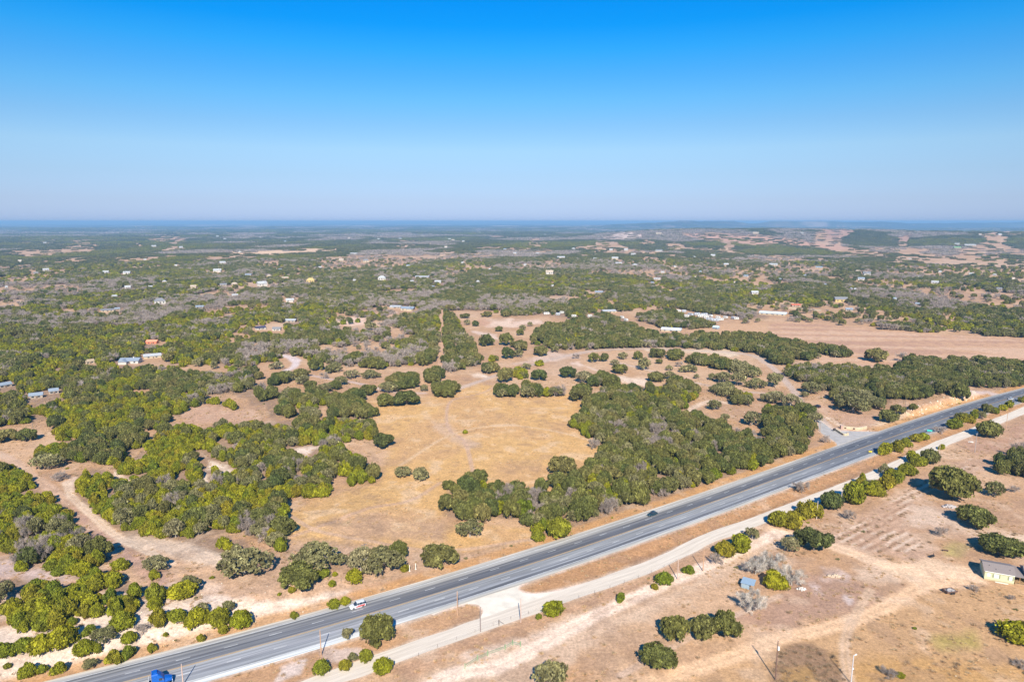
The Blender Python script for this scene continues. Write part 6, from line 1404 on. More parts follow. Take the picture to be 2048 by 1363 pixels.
# ------------------------------------------------------------------ the green house at the right edge
def green_house():
    x0, y0, _ = gp(1968, 1157.5); x1, y1, _ = gp(2023, 1165.5)
    ux, uy = x1 - x0, y1 - y0; rz = math.atan2(uy, ux) - R_(6); w = math.hypot(ux, uy) + .4
    t = thing('house', 'pale green mobile home with brown grey shingle roof cut by the right edge', 'house', (x0, y0, 0), rz)
    wall = mat('pale_green_siding', (.56, .56, .34), .8, var=.05, scale=2); shade = mat('shingles', (.25, .205, .185), .9, var=.15, scale=6, bump=.3)
    trim = cm((.70, .68, .62)); d = 8.4; wh = 3.05; rh = 1.25
    MB().box(0, w, .0, d, 0, wh).build('wall', wall, t)
    MB().box(-.03, w + .03, -.04, .0 - .003, 0, .45).build('skirting', cm((.42, .36, .22)), t)
    for i in range(int(w / .61)):
        MB().box(i * .61 + .28, i * .61 + .33, -.03, -.002, .46, wh - .1).build('batten', wall, t)
    rf = MB(); o = .35
    rf.add([(-o, -o, wh - .02), (w + o, -o, wh - .02), (w + o, d + o, wh - .02), (-o, d + o, wh - .02), (-o, d / 2, wh + rh), (w + o, d / 2, wh + rh), (-o, -o, wh + .16), (w + o, -o, wh + .16), (w + o, d + o, wh + .16), (-o, d + o, wh + .16), (-o, d / 2, wh + rh + .18), (w + o, d / 2, wh + rh + .18)],
           [(6, 7, 11, 10), (8, 9, 10, 11), (0, 6, 10, 4), (4, 10, 9, 3), (1, 5, 11, 7), (5, 2, 8, 11), (0, 1, 7, 6), (2, 3, 9, 8), (0, 4, 5, 1), (3, 2, 5, 4)])
    r = rf.build('roof', shade, t)
    for q in ((.9, .62), (2.6, .3), (w * .8, .45)): MB().cyl((q[0] + .6, d * .5 * q[1], wh + rh * q[1]), (q[0] + .6, d * .5 * q[1], wh + rh * q[1] + .45), .09, 8).build('vent_pipe', DARK, r)
    MB().box(-.02, w + .02, -o - .03, -o, wh - .08, wh + .17).build('fascia', trim, t)
    def win(cx, a, z0, z1, sh=True):
        f = MB().box(cx - a - .07, cx + a + .07, -.06, -.003, z0 - .07, z1 + .07).build('window', trim, t)
        for s_ in (-1, 1): MB().box(cx + (0.03 if s_ > 0 else -a), cx + (a if s_ > 0 else -.03), -.09, -.061, z0, z1).build('pane', cm((.55, .56, .60), .3), f)
        if sh:
            for s_ in (-1, 1):
                q = cx + s_ * (a + .28); MB().box(q - .18, q + .18, -.055, -.003, z0 - .05, z1 + .05).build('shutter', cm((.25, .27, .16)), t)
    win(w * .40, .62, 1.25, 2.45); win(w * .14, .38, 1.35, 2.35, False); win(w * .88, .38, 1.25, 2.4)
    # covered porch and lean-to at the right end, then the second half of the home
    MB().add([(w + .35, -.3, wh + .05), (w + 3.4, .6, wh - .35), (w + 3.4, d + .3, wh - .35), (w + .35, d + .3, wh + .05), (w + .35, -.3, wh - .07), (w + 3.4, .6, wh - .47), (w + 3.4, d + .3, wh - .47), (w + .35, d + .3, wh - .07)], [(0, 1, 2, 3), (7, 6, 5, 4), (0, 4, 5, 1), (1, 5, 6, 2), (2, 6, 7, 3), (3, 7, 4, 0)]).build('porch_roof', shade, t)
    for q in (1.6, 3.2): MB().box(w + q - .07, w + q + .07, .5, .64, 0, wh - .3).build('porch_post', cm((.42, .24, .10)), t)
    MB().box(w + .4, w + 3.3, .3, 3.2, 0, .45).build('porch_deck', cm((.35, .23, .13)), t)
    MB().box(w + .4, w + 3.3, .3, .38, .9, 1.0).build('porch_rail', cm((.42, .24, .10)), t)
    X = w + 3.5
    MB().box(X, X + 12, 1.5, 9.5, 0, wh).build('wing_wall', wall, t)
    MB().add([(X - .4, 1.1, wh), (X + 12.4, 1.1, wh), (X + 12.4, 9.9, wh), (X - .4, 9.9, wh), (X - .4, 5.5, wh + 1.7), (X + 12.4, 5.5, wh + 1.7)], [(0, 1, 5, 4), (1, 2, 5), (2, 3, 4, 5), (3, 0, 4), (3, 2, 1, 0)]).build('wing_roof', shade, t)
    for s_ in (0, 1, 2): MB().box(.4 + s_ * .0 + 3.2, 6.0, -1.0, -.9, 0, .12 + .02 * s_) if False else None
    MB().box(3.0, 6.6, -.75, -.55, 0, .22).build('garden_edging', cm((.66, .62, .55)), t)
green_house()

def metal_shed():
    x, y, _ = gp(1496, 1173)
    t = thing('metal_shed', 'small open sided shed with light blue metal roof under bare white trees', 'shed', (x, y, 0), R_(-32))
    blue = mat('corrugated_metal', (.36, .47, .55), .45, .3, var=.08); wood = cm((.26, .16, .09))
    a, b_ = 1.9, 1.7
    def sheet(x0, y0, x1, y1, z0a, z0b, z1a, z1b, n):
        mb = MB(); v = []
        nx, ny = -(y1 - y0), x1 - x0; l = math.hypot(nx, ny); nx /= l; ny /= l
        for i in range(n + 1):
            q = i / n; o = .035 * (i % 2); v += [(x0 + (x1 - x0) * q + nx * o, y0 + (y1 - y0) * q + ny * o, z0a + (z0b - z0a) * q), (x0 + (x1 - x0) * q + nx * o, y0 + (y1 - y0) * q + ny * o, z1a + (z1b - z1a) * q)]
        return mb.add(v, [(2 * i, 2 * i + 2, 2 * i + 3, 2 * i + 1) for i in range(n)])
    sheet(-a, b_, -a, -b_, 0, 0, 2.1, 1.8, 18).build('side_wall', blue, t); sheet(-a, -b_, a * .4, -b_, 0, 0, 1.8, 1.8, 16).build('front_wall', blue, t)
    sheet(-a, b_, a, b_, 0, 0, 2.1, 2.1, 20).build('back_wall', blue, t)
    mb = MB(); n = 24; v = []
    for i in range(n + 1):
        xx = -a - .2 + (2 * a + .4) * i / n; o = .03 * (i % 2); v += [(xx, -b_ - .25, 1.84 + o), (xx, b_ + .25, 2.2 + o)]
    mb.add(v, [(2 * i, 2 * i + 2, 2 * i + 3, 2 * i + 1) for i in range(n)]).build('roof', blue, t)
    for i in range(5): MB().box(a * .45 + i * .2, a * .45 + i * .2 + .15, -b_ - .02, -b_ + .03, 0, 1.0 + .15 * (i % 3)).build('plank', wood, t)
    for sx, sy in ((-a, -b_), (a, -b_), (a, b_), (-a, b_)): MB().box(sx * .97 - .06, sx * .97 + .06, sy * .96 - .06, sy * .96 + .06, 0, 1.85 if sy < 0 else 2.12).build('post', wood, t)
metal_shed()

def flat_trailer():
    x, y, _ = gp(1899, 1184)
    t = thing('utility_trailer', 'rusty dark flatbed trailer with grey load on the bare yard', 'trailer', (x, y, 0), R_(12))
    rust = cm((.12, .07, .055), .8)
    MB().box(-1.9, 1.9, -1.05, 1.05, .55, .63).build('deck', cm((.30, .26, .24)), t)
    for sy in (-1, 1): MB().box(-1.95, 1.95, sy * 1.12 - .04, sy * 1.12 + .04, .5, 1.0).build('side_rail', rust, t)
    MB().box(-2.0, -1.92, -1.1, 1.1, .5, 1.15).build('front_rail', rust, t); MB().box(1.92, 2.0, -1.1, 1.1, .5, .75).build('tailgate', rust, t)
    for sx in (-.5, .45):
        for sy in (-1, 1): MB().cyl((sx, sy * 1.2, .36), (sx, sy * 1.42, .36), .36, 12).build('wheel', RUB, t)
    MB().cyl((-2, 0, .5), (-3.4, 0, .45), .06, 6).build('drawbar', rust, t)
    mb = MB(); g = random.Random(3)
    for i in range(14):
        cx, cy = g.uniform(-1.4, 1.3), g.uniform(-.7, .7); a = g.uniform(.15, .42); mb.box(cx - a, cx + a, cy - a * .6, cy + a * .6, .63, .63 + g.uniform(.1, .45))
    mb.build('load', cm((.42, .38, .35)), t)
flat_trailer()
def grill():
    x, y, _ = gp(1864, 1115.5)
    t = thing('barrel_smoker', 'small black barrel smoker beside the sandy yard', 'smoker', (x, y, 0), .3)
    MB().cyl((-.7, 0, .95), (.7, 0, .95), .38, 12).build('barrel', DARK, t); MB().cyl((.55, 0, 1.25), (.55, 0, 1.95), .08, 8).build('chimney', DARK, t)
    for sx in (-.5, .5):
        for sy in (-.25, .25): MB().cyl((sx, sy, 0), (sx, sy, .75), .04, 6).build('leg', DARK, t)
    MB().box(-.5, .5, -.62, -.4, .85, .89).build('shelf', DARK, t)
    x, y, _ = gp(1890, 1101.5)
    t = thing('bench', 'dark low bench near the oak behind the green house', 'bench', (x, y, 0), -.3)
    MB().box(-1.0, 1.0, -.25, .25, .42, .5).build('seat', cm((.14, .07, .05)), t)
    for sx in (-.8, .8): MB().box(sx - .06, sx + .06, -.22, .22, 0, .42).build('leg', DARK, t)
grill()

def rock_heap(px, py, w, d_, h_, n, name, label, col, seed, cat='rock pile'):
    x, y, z = gp(px, py); g = np.random.default_rng(seed); iv, jf = ico(); b = bmesh.new(); bmesh.ops.create_icosphere(b, subdivisions=1, radius=1.0)
    iv = np.array([v.co[:] for v in b.verts]); jf = np.array([[v.index for v in f.verts] for f in b.faces]); b.free(); V = []; Fs = []
    for i in range(n):
        q = math.sqrt(g.random()); a = g.uniform(0, 6.28); s = g.uniform(.18, .5)
        c = np.array([q * math.cos(a) * w / 2, q * math.sin(a) * d_ / 2, h_ * (1 - q) * g.uniform(.3, 1) + s * .3])
        V.append(c + iv * s * g.uniform(.6, 1.2, 3) * (1 + .2 * g.normal(size=(len(iv), 1)))); Fs.append(jf + i * len(iv))
    me = np_mesh(name, np.concatenate(V), [np.concatenate(Fs)], mat('rock', col, .9, var=.25, scale=1.5))
    return set_props(ob(name, me, None, (x, y, z)), label, cat)
rock_heap(1898, 1013, 5.6, 3.2, .9, 110, 'rock_pile', 'low pile of grey white rocks between the two big oaks on the right', (.42, .37, .35), 3)
rock_heap(1668, 1152, 4.0, 2.2, .5, 50, 'rock_pile', 'scattered heap of pale and orange rubble right of the white bare trees', (.50, .38, .27), 4, 'rubble')
rock_heap(1603, 1178, 3.2, 1.6, .4, 40, 'rock_pile', 'small white rubble heap below the fallen pale limbs', (.55, .50, .46), 5, 'rubble')
rock_heap(1942, 884, 2.6, 1.6, .4, 26, 'rock_pile', 'small white rubble heap at the foot of a pole, upper right', (.6, .56, .52), 6, 'rubble')

# ------------------------------------------------------------------ entrance walls, sign panels, gate posts
def path_wall(pxs, h_, th, label, m, plaques=(), pillars=()):
    P = smooth_line([gp(a, b_)[:2] for a, b_ in pxs], 5); x0, y0 = P[0]
    t = thing('entrance_wall', label, 'wall', (x0, y0, 0)); Q = P - P[0]
    T_ = np.gradient(Q, axis=0); T_ /= np.linalg.norm(T_, axis=1, keepdims=True); Nn = np.stack([-T_[:, 1], T_[:, 0]], 1)
    def strip(o, z0, z1):
        V = []
        for i in range(len(Q)):
            for s_, z in ((-o, z0), (o, z0), (o, z1), (-o, z1)): V.append((*(Q[i] + Nn[i] * s_), z))
        f = [(i * 4 + j, i * 4 + (j + 1) % 4, (i + 1) * 4 + (j + 1) % 4, (i + 1) * 4 + j) for i in range(len(Q) - 1) for j in range(4)] + [(3, 2, 1, 0), tuple((len(Q) - 1) * 4 + j for j in range(4))]
        mb = MB(); mb.add(V, f); return mb
    strip(th, 0, h_).build('wall_body', m, t); strip(th + .08, h_ + .002, h_ + .14).build('coping', cm((.62, .52, .36)), t)
    for q in plaques:
        i = int(q * (len(Q) - 1)); n = Nn[i]; s_ = -1 if (n @ P[i]) > 0 else 1; c = Q[i] + n * s_ * (th + .03)
        a = math.atan2(T_[i][1], T_[i][0]); MB().box(-.55, .55, -.03, .03, h_ * .25, h_ * .75).build('plaque', cm((.10, .05, .04)), t, (c[0], c[1], 0), (0, 0, a))
    for q, w_, hh, col in pillars:
        i = int(q * (len(Q) - 1)); c = Q[i]; p = MB().box(-w_, w_, -w_, w_, 0, hh).build('pillar', cm(col), t, (c[0], c[1], 0)); MB().box(-w_ - .1, w_ + .1, -w_ - .1, w_ + .1, hh + .002, hh + .15).build('cap', cm((.5, .36, .3)), p)
yst = mat('yellow_limestone', (.50, .40, .26), .85, var=.18, scale=1.2, bump=.3)
path_wall([(1683, 857), (1690, 857.5), (1703, 858.5), (1715, 860), (1727, 858), (1733, 857)], 1.5, .28, 'curved yellow stone entrance wall with two dark plaques behind the paved entrance', yst, (.22, .5), ((0.0, .7, 2.0, (.40, .27, .21)), (.72, .35, 1.7, (.52, .42, .28))))
path_wall([(1672, 861), (1678, 865), (1684, 869), (1690, 871), (1695, 870)], 1.1, .28, 'short curved yellow stone wall in front of the dark gate', yst, (.55,), ((0.0, .5, 1.5, (.42, .32, .23)), (1.0, .4, 1.5, (.52, .42, .28))))
def gate():
    x, y, _ = gp(1669, 860.5); t = thing('entrance_gate', 'dark closed metal gate across the entrance drive', 'gate', (x, y, 0), R_(40))
    MB().box(-1.7, 1.7, -.04, .04, .12, .2).build('rail', DARK, t); MB().box(-1.7, 1.7, -.04, .04, 1.5, 1.58).build('rail', DARK, t)
    for i in range(15): MB().cyl((-1.62 + i * .23, 0, .2), (-1.62 + i * .23, 0, 1.5), .035, 6).build('bar', DARK, t)
    for s_ in (-1, 1): MB().box(s_ * 1.78 - .09, s_ * 1.78 + .09, -.09, .09, 0, 1.75).build('post', DARK, t)
gate()
def panel_sign(px, py, w, h_, z0, col, name, label, rz, posts=2):
    x, y, z = gp(px, py); t = thing(name, label, 'sign', (x, y, z), rz)
    MB().box(-w / 2, w / 2, -.03, 0, z0, z0 + h_).build('panel', cm(col, .5), t)
    for i in range(posts):
        q = (-.32 + .64 * i) * w if posts > 1 else 0; MB().box(q - .04, q + .04, .002, .08, 0, z0 + h_ * .9).build('post', cm((.35, .35, .36)), t)
panel_sign(1740.5, 906, 1.6, .8, .6, (.62, .47, .03), 'road_sign', 'small yellow sign beside the highway left of the row of junipers', R_(-20))
panel_sign(1859, 864, 2.6, .9, .6, (.05, .48, .40), 'road_sign', 'small turquoise sign on the highway shoulder right of the juniper pair', R_(-20))
for (a, b_), q in (((819.3, 1141.5), 'left'), ((831.6, 1137.8), 'right')):
    x, y, z = gp(a, b_); t = thing('white_post', '%s white post of the pair beside the highway oaks' % q, 'post', (x, y, z))
    MB().box(-.09, .09, -.09, .09, 0, 2.25).build('shaft', cm((.80, .76, .68)), t); MB().box(-.25, .25, -.25, .25, 0, .14).build('footing', cm((.66, .58, .48)), t)

# ------------------------------------------------------------------ poles
def pole(px, py, tp, label, col=(.40, .25, .16), arm=False, box_=False, lamp=False):
    x, y, z = gp(px, py); _, _, dep = proj(x, y, z); e = math.atan2(CAM_H - z, math.hypot(x, y))
    h_ = (py - tp) * float(dep) / FPX * (1.03 + .02)
    h_ = min(max(h_, 3.0), 11.5)
    t = thing('lamp_pole' if lamp else 'utility_pole', label, 'lamp post' if lamp else 'utility pole', (x, y, z), R_(30))
    MB().cyl((0, 0, -.3), (0, 0, h_), .17 if not lamp else .14, 8, .11).build('pole', cm(col, .85), t)
    if arm: 
        MB().box(-.95, .95, -.06, .06, h_ - .55, h_ - .42).build('crossarm', cm(col, .85), t)
        for q in (-.8, 0, .8): MB().cyl((q, 0, h_ - .42), (q, 0, h_ - .2), .05, 6).build('insulator', cm((.5, .5, .5)), t)
    else: MB().cyl((0, 0, h_), (0, 0, h_ + .22), .05, 6).build('insulator', cm((.5, .5, .5)), t)
    if box_: MB().cyl((0, -.33, h_ - 2.4), (0, -.33, h_ - 1.5), .25, 10).build('transformer', cm((.78, .78, .76)), t)
    if lamp:
        MB().cyl((0, 0, h_ - .15), (.75, 0, h_ - .05), .05, 6).build('lamp_arm', cm((.7, .7, .7)), t); MB().loft([(.6, [(.12, h_ - .15), (.14, h_ + .02)]), (1.25, [(.16, h_ - .12), (.12, h_ + .05)])]).build('lamp_head', cm((.82, .82, .80)), t)
        MB().box(.14, .45, -.12, .12, h_ * .5, h_ * .5 + .35).build('meter_box', cm((.78, .78, .76)), t)
WOODC, PINKC, DKC, PALEC = (.46, .28, .17), (.50, .36, .29), (.17, .10, .075), (.56, .47, .38)
pole(366.5, 1369, 1325, 'wooden pole beside the blue truck at the bottom edge', PINKC)
pole(642.5, 1310.5, 1257, 'wooden pole left of the wide oak between the two roads', WOODC)
pole(915, 1230, 1180, 'wooden pole on the grass tip left of the gravel junction', WOODC)
pole(961, 1262.5, 1211, 'thin dark pole on the lower edge of the gravel road', (.25, .2, .18))
pole(1041.5, 1243.5, 1194, 'wooden pole right of the fence corner below the junction', PINKC)
pole(1355, 1158, 1115, 'pale thin pole left of the tall wooden one by the gravel road', PINKC)
pole(1406, 1141.5, 1095, 'tall wooden pole beside the low bright juniper', WOODC)
pole(1550.5, 1358.5, 1277, 'dark red brown pole with white transformer at the bottom', DKC, box_=True)
pole(1702, 1366, 1307, 'grey pole with white lamp head at the bottom right', (.50, .50, .52), lamp=True)
pole(1633, 1038, 1001, 'pale pole between the hedge junipers', PALEC)
pole(1682, 1007, 979, 'tan pole right of the green hedge oak', PALEC)
pole(1855, 926, 893, 'whitish pole in the oak at the right end of the hedge', PALEC)
pole(1877, 919, 887, 'pinkish pole just right of the hedge end', PINKC)
pole(1949.5, 904, 866, 'grey pole below the oak with the long shadow', (.34, .3, .28), arm=True)
pole(2011.5, 859, 826, 'brown pole right of the oak with the long shadow', WOODC, arm=True)
pole(1640.5, 862, 838, 'thin pole at the mouth of the entrance drive', (.36, .28, .24))
pole(1810, 819, 801, 'dark pole behind the pale cut bank', (.25, .18, .14))
pole(730, 1128, 1085, 'dark pole standing in the large oak clump above the highway', (.16, .14, .14), arm=True)
pole(66.5, 861, 846, 'small dark pole on the tan clearing at the far left', (.22, .18, .15))

# ------------------------------------------------------------------ fences
def pipe_fence():
    pts = [(930, 1337), (955, 1320), (975.5, 1311), (1010.5, 1298.5), (1025.5, 1289.5), (1041, 1292.5)]
    W_ = [gp(a, b_)[:2] for a, b_ in pts]; x0, y0 = W_[0]; t = thing('pipe_fence', 'green pipe fence bending along the dirt track at the bottom centre', 'fence', (x0, y0, 0)); g = cm((.22, .36, .17), .6)
    for x, y in W_: MB().cyl((x - x0, y - y0, 0), (x - x0, y - y0, 1.75), .09, 8).build('post', g, t)
    for (a, b_), (c, d_) in zip(W_[:-1], W_[1:]):
        for z in (.6, 1.15): MB().cyl((a - x0, b_ - y0, z), (c - x0, d_ - y0, z), .045, 6).build('rail', g, t)
pipe_fence()
def wire_fence(pts, label, step=6.0, h_=1.2, col=(.30, .22, .16)):
    L = smooth_line([gp(a, b_)[:2] for a, b_ in pts], 6); s = np.concatenate([[0], np.cumsum(np.linalg.norm(np.diff(L, axis=0), axis=1))])
    n = int(s[-1] / step); q = np.linspace(0, s[-1], n + 1); X = np.interp(q, s, L[:, 0]); Y = np.interp(q, s, L[:, 1]); Z = H(X, Y)
    t = thing('wire_fence', label, 'fence', (X[0], Y[0], Z[0])); pm = MB().cyl((0, 0, -.1), (0, 0, h_), .04, 5).mesh('post', cm(col)); 
    for x, y, z in zip(X, Y, Z): ob('post', pm, t, (x - X[0], y - Y[0], z - Z[0]))
    for k in (.35, .75, 1.15):
        v, f = tube([(x - X[0], y - Y[0], z - Z[0] + k) for x, y, z in zip(X, Y, Z)], [.006] * len(X), 3); ob('wire', np_mesh('wire', v, [f], DARK), t)
wire_fence([(760, 1352), (860, 1301), (998, 1247), (1100, 1214), (1250, 1165), (1400, 1104), (1440, 1085)], 'wire fence along the lower edge of the gravel road')
wire_fence([(1600, 1026), (1700, 985), (1800, 945), (1880, 912), (1960, 880), (2048, 842)], 'wire fence behind the hedge on the right')
wire_fence([(1880, 912), (1905, 915), (1960, 926), (2010, 935), (2060, 945)], 'fence of posts closing the terraced rows at the upper right')
wire_fence([(400, 1235), (560, 1196), (700, 1158), (860, 1128), (950, 1105), (1040, 1082)], 'wire fence between the field oaks and the highway')
def short_post(px, py, h_, label):
    x, y, z = gp(px, py); t = thing('corner_post', label, 'post', (x, y, z)); MB().cyl((0, 0, 0), (0, 0, h_), .12, 8).build('shaft', cm((.2, .15, .11)), t); MB().cyl((.1, 0, h_ * .85), (1.6, .5, .1), .05, 6).build('brace', cm((.2, .15, .11)), t)
short_post(998, 1250, 1.9, 'short dark corner post with brace below the gravel junction')

# ------------------------------------------------------------------ vehicles
def wheel(t, x, y, r, w):
    o = MB().cyl((x, y - w / 2, r), (x, y + w / 2, r), r, 16).build('wheel', RUB, t)
    s_ = 1 if y > 0 else -1; MB().cyl((x, y + s_ * (w / 2 + .002), r), (x, y + s_ * (w / 2 + .02), r), r * .58, 10).build('rim', CHROME, o)
def on_highway(px, u):
    """place on the lane whose centre lies u metres north of the yellow line, at photo column px"""
    xs = np.linspace(-250, 700, 4000); ys = hwy_y(xs); s_ = np.polyval(np.polyder(_hc), np.clip(xs, _x0, _x1)); n = np.sqrt(1 + s_ * s_)
    X = xs - s_ / n * u; Y = ys + u / n; q, _, _ = proj(X, Y, .1 + 0 * X); i = int(np.argmin(np.abs(q - px)))
    return X[i], Y[i], math.atan(s_[i])
def make_car(px, u, L, Wd, Ht, col, label, name, cat, west, van=False, side=None, pos=None):
    if pos: x, y, rz = pos; z = .05
    else: x, y, rz = on_highway(px, u); z = .107
    if west: rz += math.pi
    t = thing(name, label, cat, (x, y, z), rz); h_ = L / 2; w = Wd / 2; pm = mat('car_paint', col, .28, .15, .5)
    belt = Ht * .58; g0_ = .22
    MB().loft([(-h_, [(w * .82, .42), (w * .88, .6), (w * .86, belt * .92), (w * .7, belt * .95)]), (-h_ + .25, [(w * .95, g0_), (w, .5), (w * .98, belt), (w * .85, belt * 1.03)]), (-h_ * .3, [(w * .96, g0_), (w, .5), (w, belt), (w * .9, belt * 1.02)]), (h_ * .28, [(w * .96, g0_), (w, .5), (w, belt * .98), (w * .9, belt)]), (h_ * .72, [(w * .95, g0_), (w * .99, .5), (w * .96, belt * .86), (w * .8, belt * .92)]), (h_ - .12, [(w * .88, .3), (w * .92, .5), (w * .86, belt * .70), (w * .7, belt * .76)]), (h_, [(w * .78, .38), (w * .82, .5), (w * .78, belt * .58), (w * .6, belt * .62)])]).build('body', pm, t)
    r0, r1 = (-h_ + .12, h_ * .42) if van else (-h_ * .78, h_ * .36)
    gl = MB().loft([(r0, [(w * .86, belt * .98), (w * .82, belt * 1.05), (w * .78, belt * 1.15)]), (r0 + (.25 if van else .6), [(w * .88, belt * .98), (w * .84, Ht * .8), (w * .70, Ht * .965)]), (r1 - .75, [(w * .88, belt * .98), (w * .84, Ht * .8), (w * .70, Ht * .965)]), (r1 + .1, [(w * .86, belt * .96), (w * .82, belt * 1.02), (w * .74, belt * 1.05)])]).build('windows', GLASS, t)
    MB().loft([(r0 + (.2 if van else .5), [(w * .70, Ht * .93), (w * .66, Ht * .975)]), (r0 + (.35 if van else .8), [(w * .74, Ht * .955), (w * .66, Ht)]), (r1 - .95, [(w * .74, Ht * .955), (w * .66, Ht)]), (r1 - .7, [(w * .70, Ht * .93), (w * .66, Ht * .975)])]).build('roof', pm, t)
    for sx in (-h_ * .35, h_ * .02) if not van else (-h_ * .6, -h_ * .12, h_ * .12):
        for sy in (-1, 1): MB().add([(sx - .05, sy * w * .875, belt * .98), (sx + .05, sy * w * .875, belt * .98), (sx + .05, sy * w * .72, Ht * .965), (sx - .05, sy * w * .72, Ht * .965), (sx - .05, sy * w * .905, belt * .98), (sx + .05, sy * w * .905, belt * .98), (sx + .05, sy * w * .75, Ht * .975), (sx - .05, sy * w * .75, Ht * .975)], [(4, 5, 6, 7), (0, 4, 7, 3), (1, 2, 6, 5)]).build('pillar', pm, t)
    for sx in (-h_ * .62, h_ * .62):
        for sy in (-1, 1): wheel(t, sx, sy * (w - .08), .34, .22)
    for sy in (-1, 1):
        MB().box(h_ - .16, h_ - .01, sy * w * .62 - .16, sy * w * .62 + .16, belt * .52, belt * .68).build('headlight', cm((.75, .78, .8), .2), t); MB().box(-h_ - .012, -h_ + .1, sy * w * .66 - .12, sy * w * .66 + .12, belt * .6, belt * .85).build('tail_light', cm((.45, .03, .02), .3), t)
        MB().box(h_ * .3, h_ * .3 + .2, sy * (w + .1) - .09, sy * (w + .1) + .09, belt * 1.0, belt * 1.16).build('mirror', pm, t)
    if side:
        for sy in (-1, 1):
            s_ = sy * (w + .004)
            MB().add([(-h_ + .35, s_, .5), (h_ * .2, s_, .5), (h_ * .45, s_, .62), (-h_ * .05, s_, belt * .98), (-h_ + .35, s_, belt * .99), (-h_ + .35, s_ + sy * .01, .5), (h_ * .2, s_ + sy * .01, .5), (h_ * .45, s_ + sy * .01, .62), (-h_ * .05, s_ + sy * .01, belt * .98), (-h_ + .35, s_ + sy * .01, belt * .99)], [(5, 6, 7, 8, 9), (0, 1, 6, 5), (1, 2, 7, 6), (2, 3, 8, 7), (3, 4, 9, 8), (4, 0, 5, 9)]).build('side_graphic', cm(side, .4), t)
    return t
make_car(715, 5.4, 4.9, 1.9, 1.85, (.72, .72, .74), 'white van with red sides driving left on the highway', 'van', 'van', True, van=True, side=(.55, .10, .09))
make_car(1304, 5.4, 4.7, 1.85, 1.55, (.02, .055, .075), 'dark blue green car on the highway below the wood', 'car', 'car', True)
make_car(2022, -1.8, 4.8, 1.85, 1.5, (.72, .74, .76), 'silver white car on the highway near the right edge', 'car', 'car', False)
xx, yy, _ = gp(1634, 814); make_car(0, 0, 4.9, 1.9, 1.75, (.02, .025, .04), 'dark blue car parked on the entrance drive', 'car', 'car', False, pos=(xx, yy, R_(115)), van=True)

def semi():
    x, y, rz = on_highway(347, -5.2); t = thing('semi_truck', 'blue semi truck cut by the bottom edge at the left', 'truck', (x, y, .107), rz)
    bl = mat('truck_blue', (.005, .10, .42), .3, .1, .5); w = 1.22
    # x = 0 is the front bumper
    MB().box(-7.2, -.3, -.45, .45, .55, .85).build('chassis', DARK, t)
    MB().loft([(-1.95, [(.95, .75), (1.0, 1.2), (.92, 1.85), (.55, 2.0)]), (-.9, [(.9, .75), (.95, 1.15), (.85, 1.7), (.5, 1.82)]), (-.15, [(.75, .7), (.8, 1.05), (.72, 1.5), (.42, 1.58)])]).build('hood', bl, t)
    MB().loft([(-4.7, [(w, .8), (w, 2.6), (w * .98, 3.5), (w * .8, 3.75)]), (-3.3, [(w, .8), (w, 2.6), (w * .98, 3.45), (w * .8, 3.7)]), (-2.5, [(w, .8), (w, 2.0), (w * .9, 2.75), (w * .7, 2.95)]), (-1.9, [(w * .98, .8), (w * .98, 1.9), (w * .9, 2.05), (w * .7, 2.1)])]).build('cab', bl, t)
    MB().add([(-1.88, -.92, 2.08), (-1.88, .92, 2.08), (-2.44, .84, 2.82), (-2.44, -.84, 2.82), (-1.98, -.92, 2.05), (-1.98, .92, 2.05), (-2.54, .84, 2.80), (-2.54, -.84, 2.80)], [(0, 1, 2, 3), (7, 6, 5, 4), (0, 3, 7, 4), (1, 5, 6, 2), (2, 6, 7, 3)]).build('windshield', GLASS, t)
    for sy in (-1, 1):
        MB().box(-3.1, -2.3, sy * (w + .005) - .01, sy * (w + .005) + .01, 1.75, 2.45).build('side_window', GLASS, t)
        MB().cyl((-3.9, sy * 1.08, .75), (-2.4, sy * 1.08, .75), .32, 14).build('fuel_tank', CHROME, t)
        MB().cyl((-4.78, sy * .98, .9), (-4.78, sy * .98, 4.0), .085, 10).build('exhaust_stack', CHROME, t)
        MB().loft([(-1.75, [(.01, .7), (.02, 1.0)]), (-1.1, [(.14, 1.0), (.2, 1.16)]), (-.5, [(.01, .8), (.02, 1.0)])]).build('fender', bl, t, (0, sy * 1.05, 0))
        MB().box(-.12, -.02, sy * .72 - .2, sy * .72 + .2, .85, 1.05).build('headlight', cm((.8, .82, .85), .2), t)
        MB().box(-2.2, -2.1, sy * 1.42 - .12, sy * 1.42 + .12, 1.9, 2.4).build('mirror', CHROME, t)
        for wx in (-1.15, -5.4, -6.6): wheel(t, wx, sy * 1.02, .5, .34 if wx > -2 else .5)
    MB().box(-.16, .02, -1.15, 1.15, .4, .78).build('bumper', CHROME, t); MB().box(-.16, -.09, -.5, .5, .85, 1.5).build('grille', CHROME, t)
    MB().box(-4.3, -3.4, -.7, .7, 3.72, 4.0).build('roof_fairing', bl, t)
    MB().box(-6.6, -5.6, -.4, .4, .86, 1.1).build('fifth_wheel', DARK, t)
    t2 = thing('flatbed_trailer', 'low flatbed trailer behind the blue truck at the bottom edge', 'trailer', (x, y, .107), rz)
    MB().box(-19.5, -5.4, -1.25, 1.25, 1.25, 1.4).build('deck', cm((.36, .34, .32)), t2); MB().box(-19.3, -5.6, -.45, .45, .9, 1.248).build('frame', DARK, t2); MB().box(-5.5, -5.4, -1.25, 1.25, 1.402, 2.3).build('headboard', cm((.62, .6, .56)), t2)
    for sy in (-1, 1):
        for wx in (-16.2, -17.5): wheel(t2, wx, sy * 1.0, .5, .5)
semi()

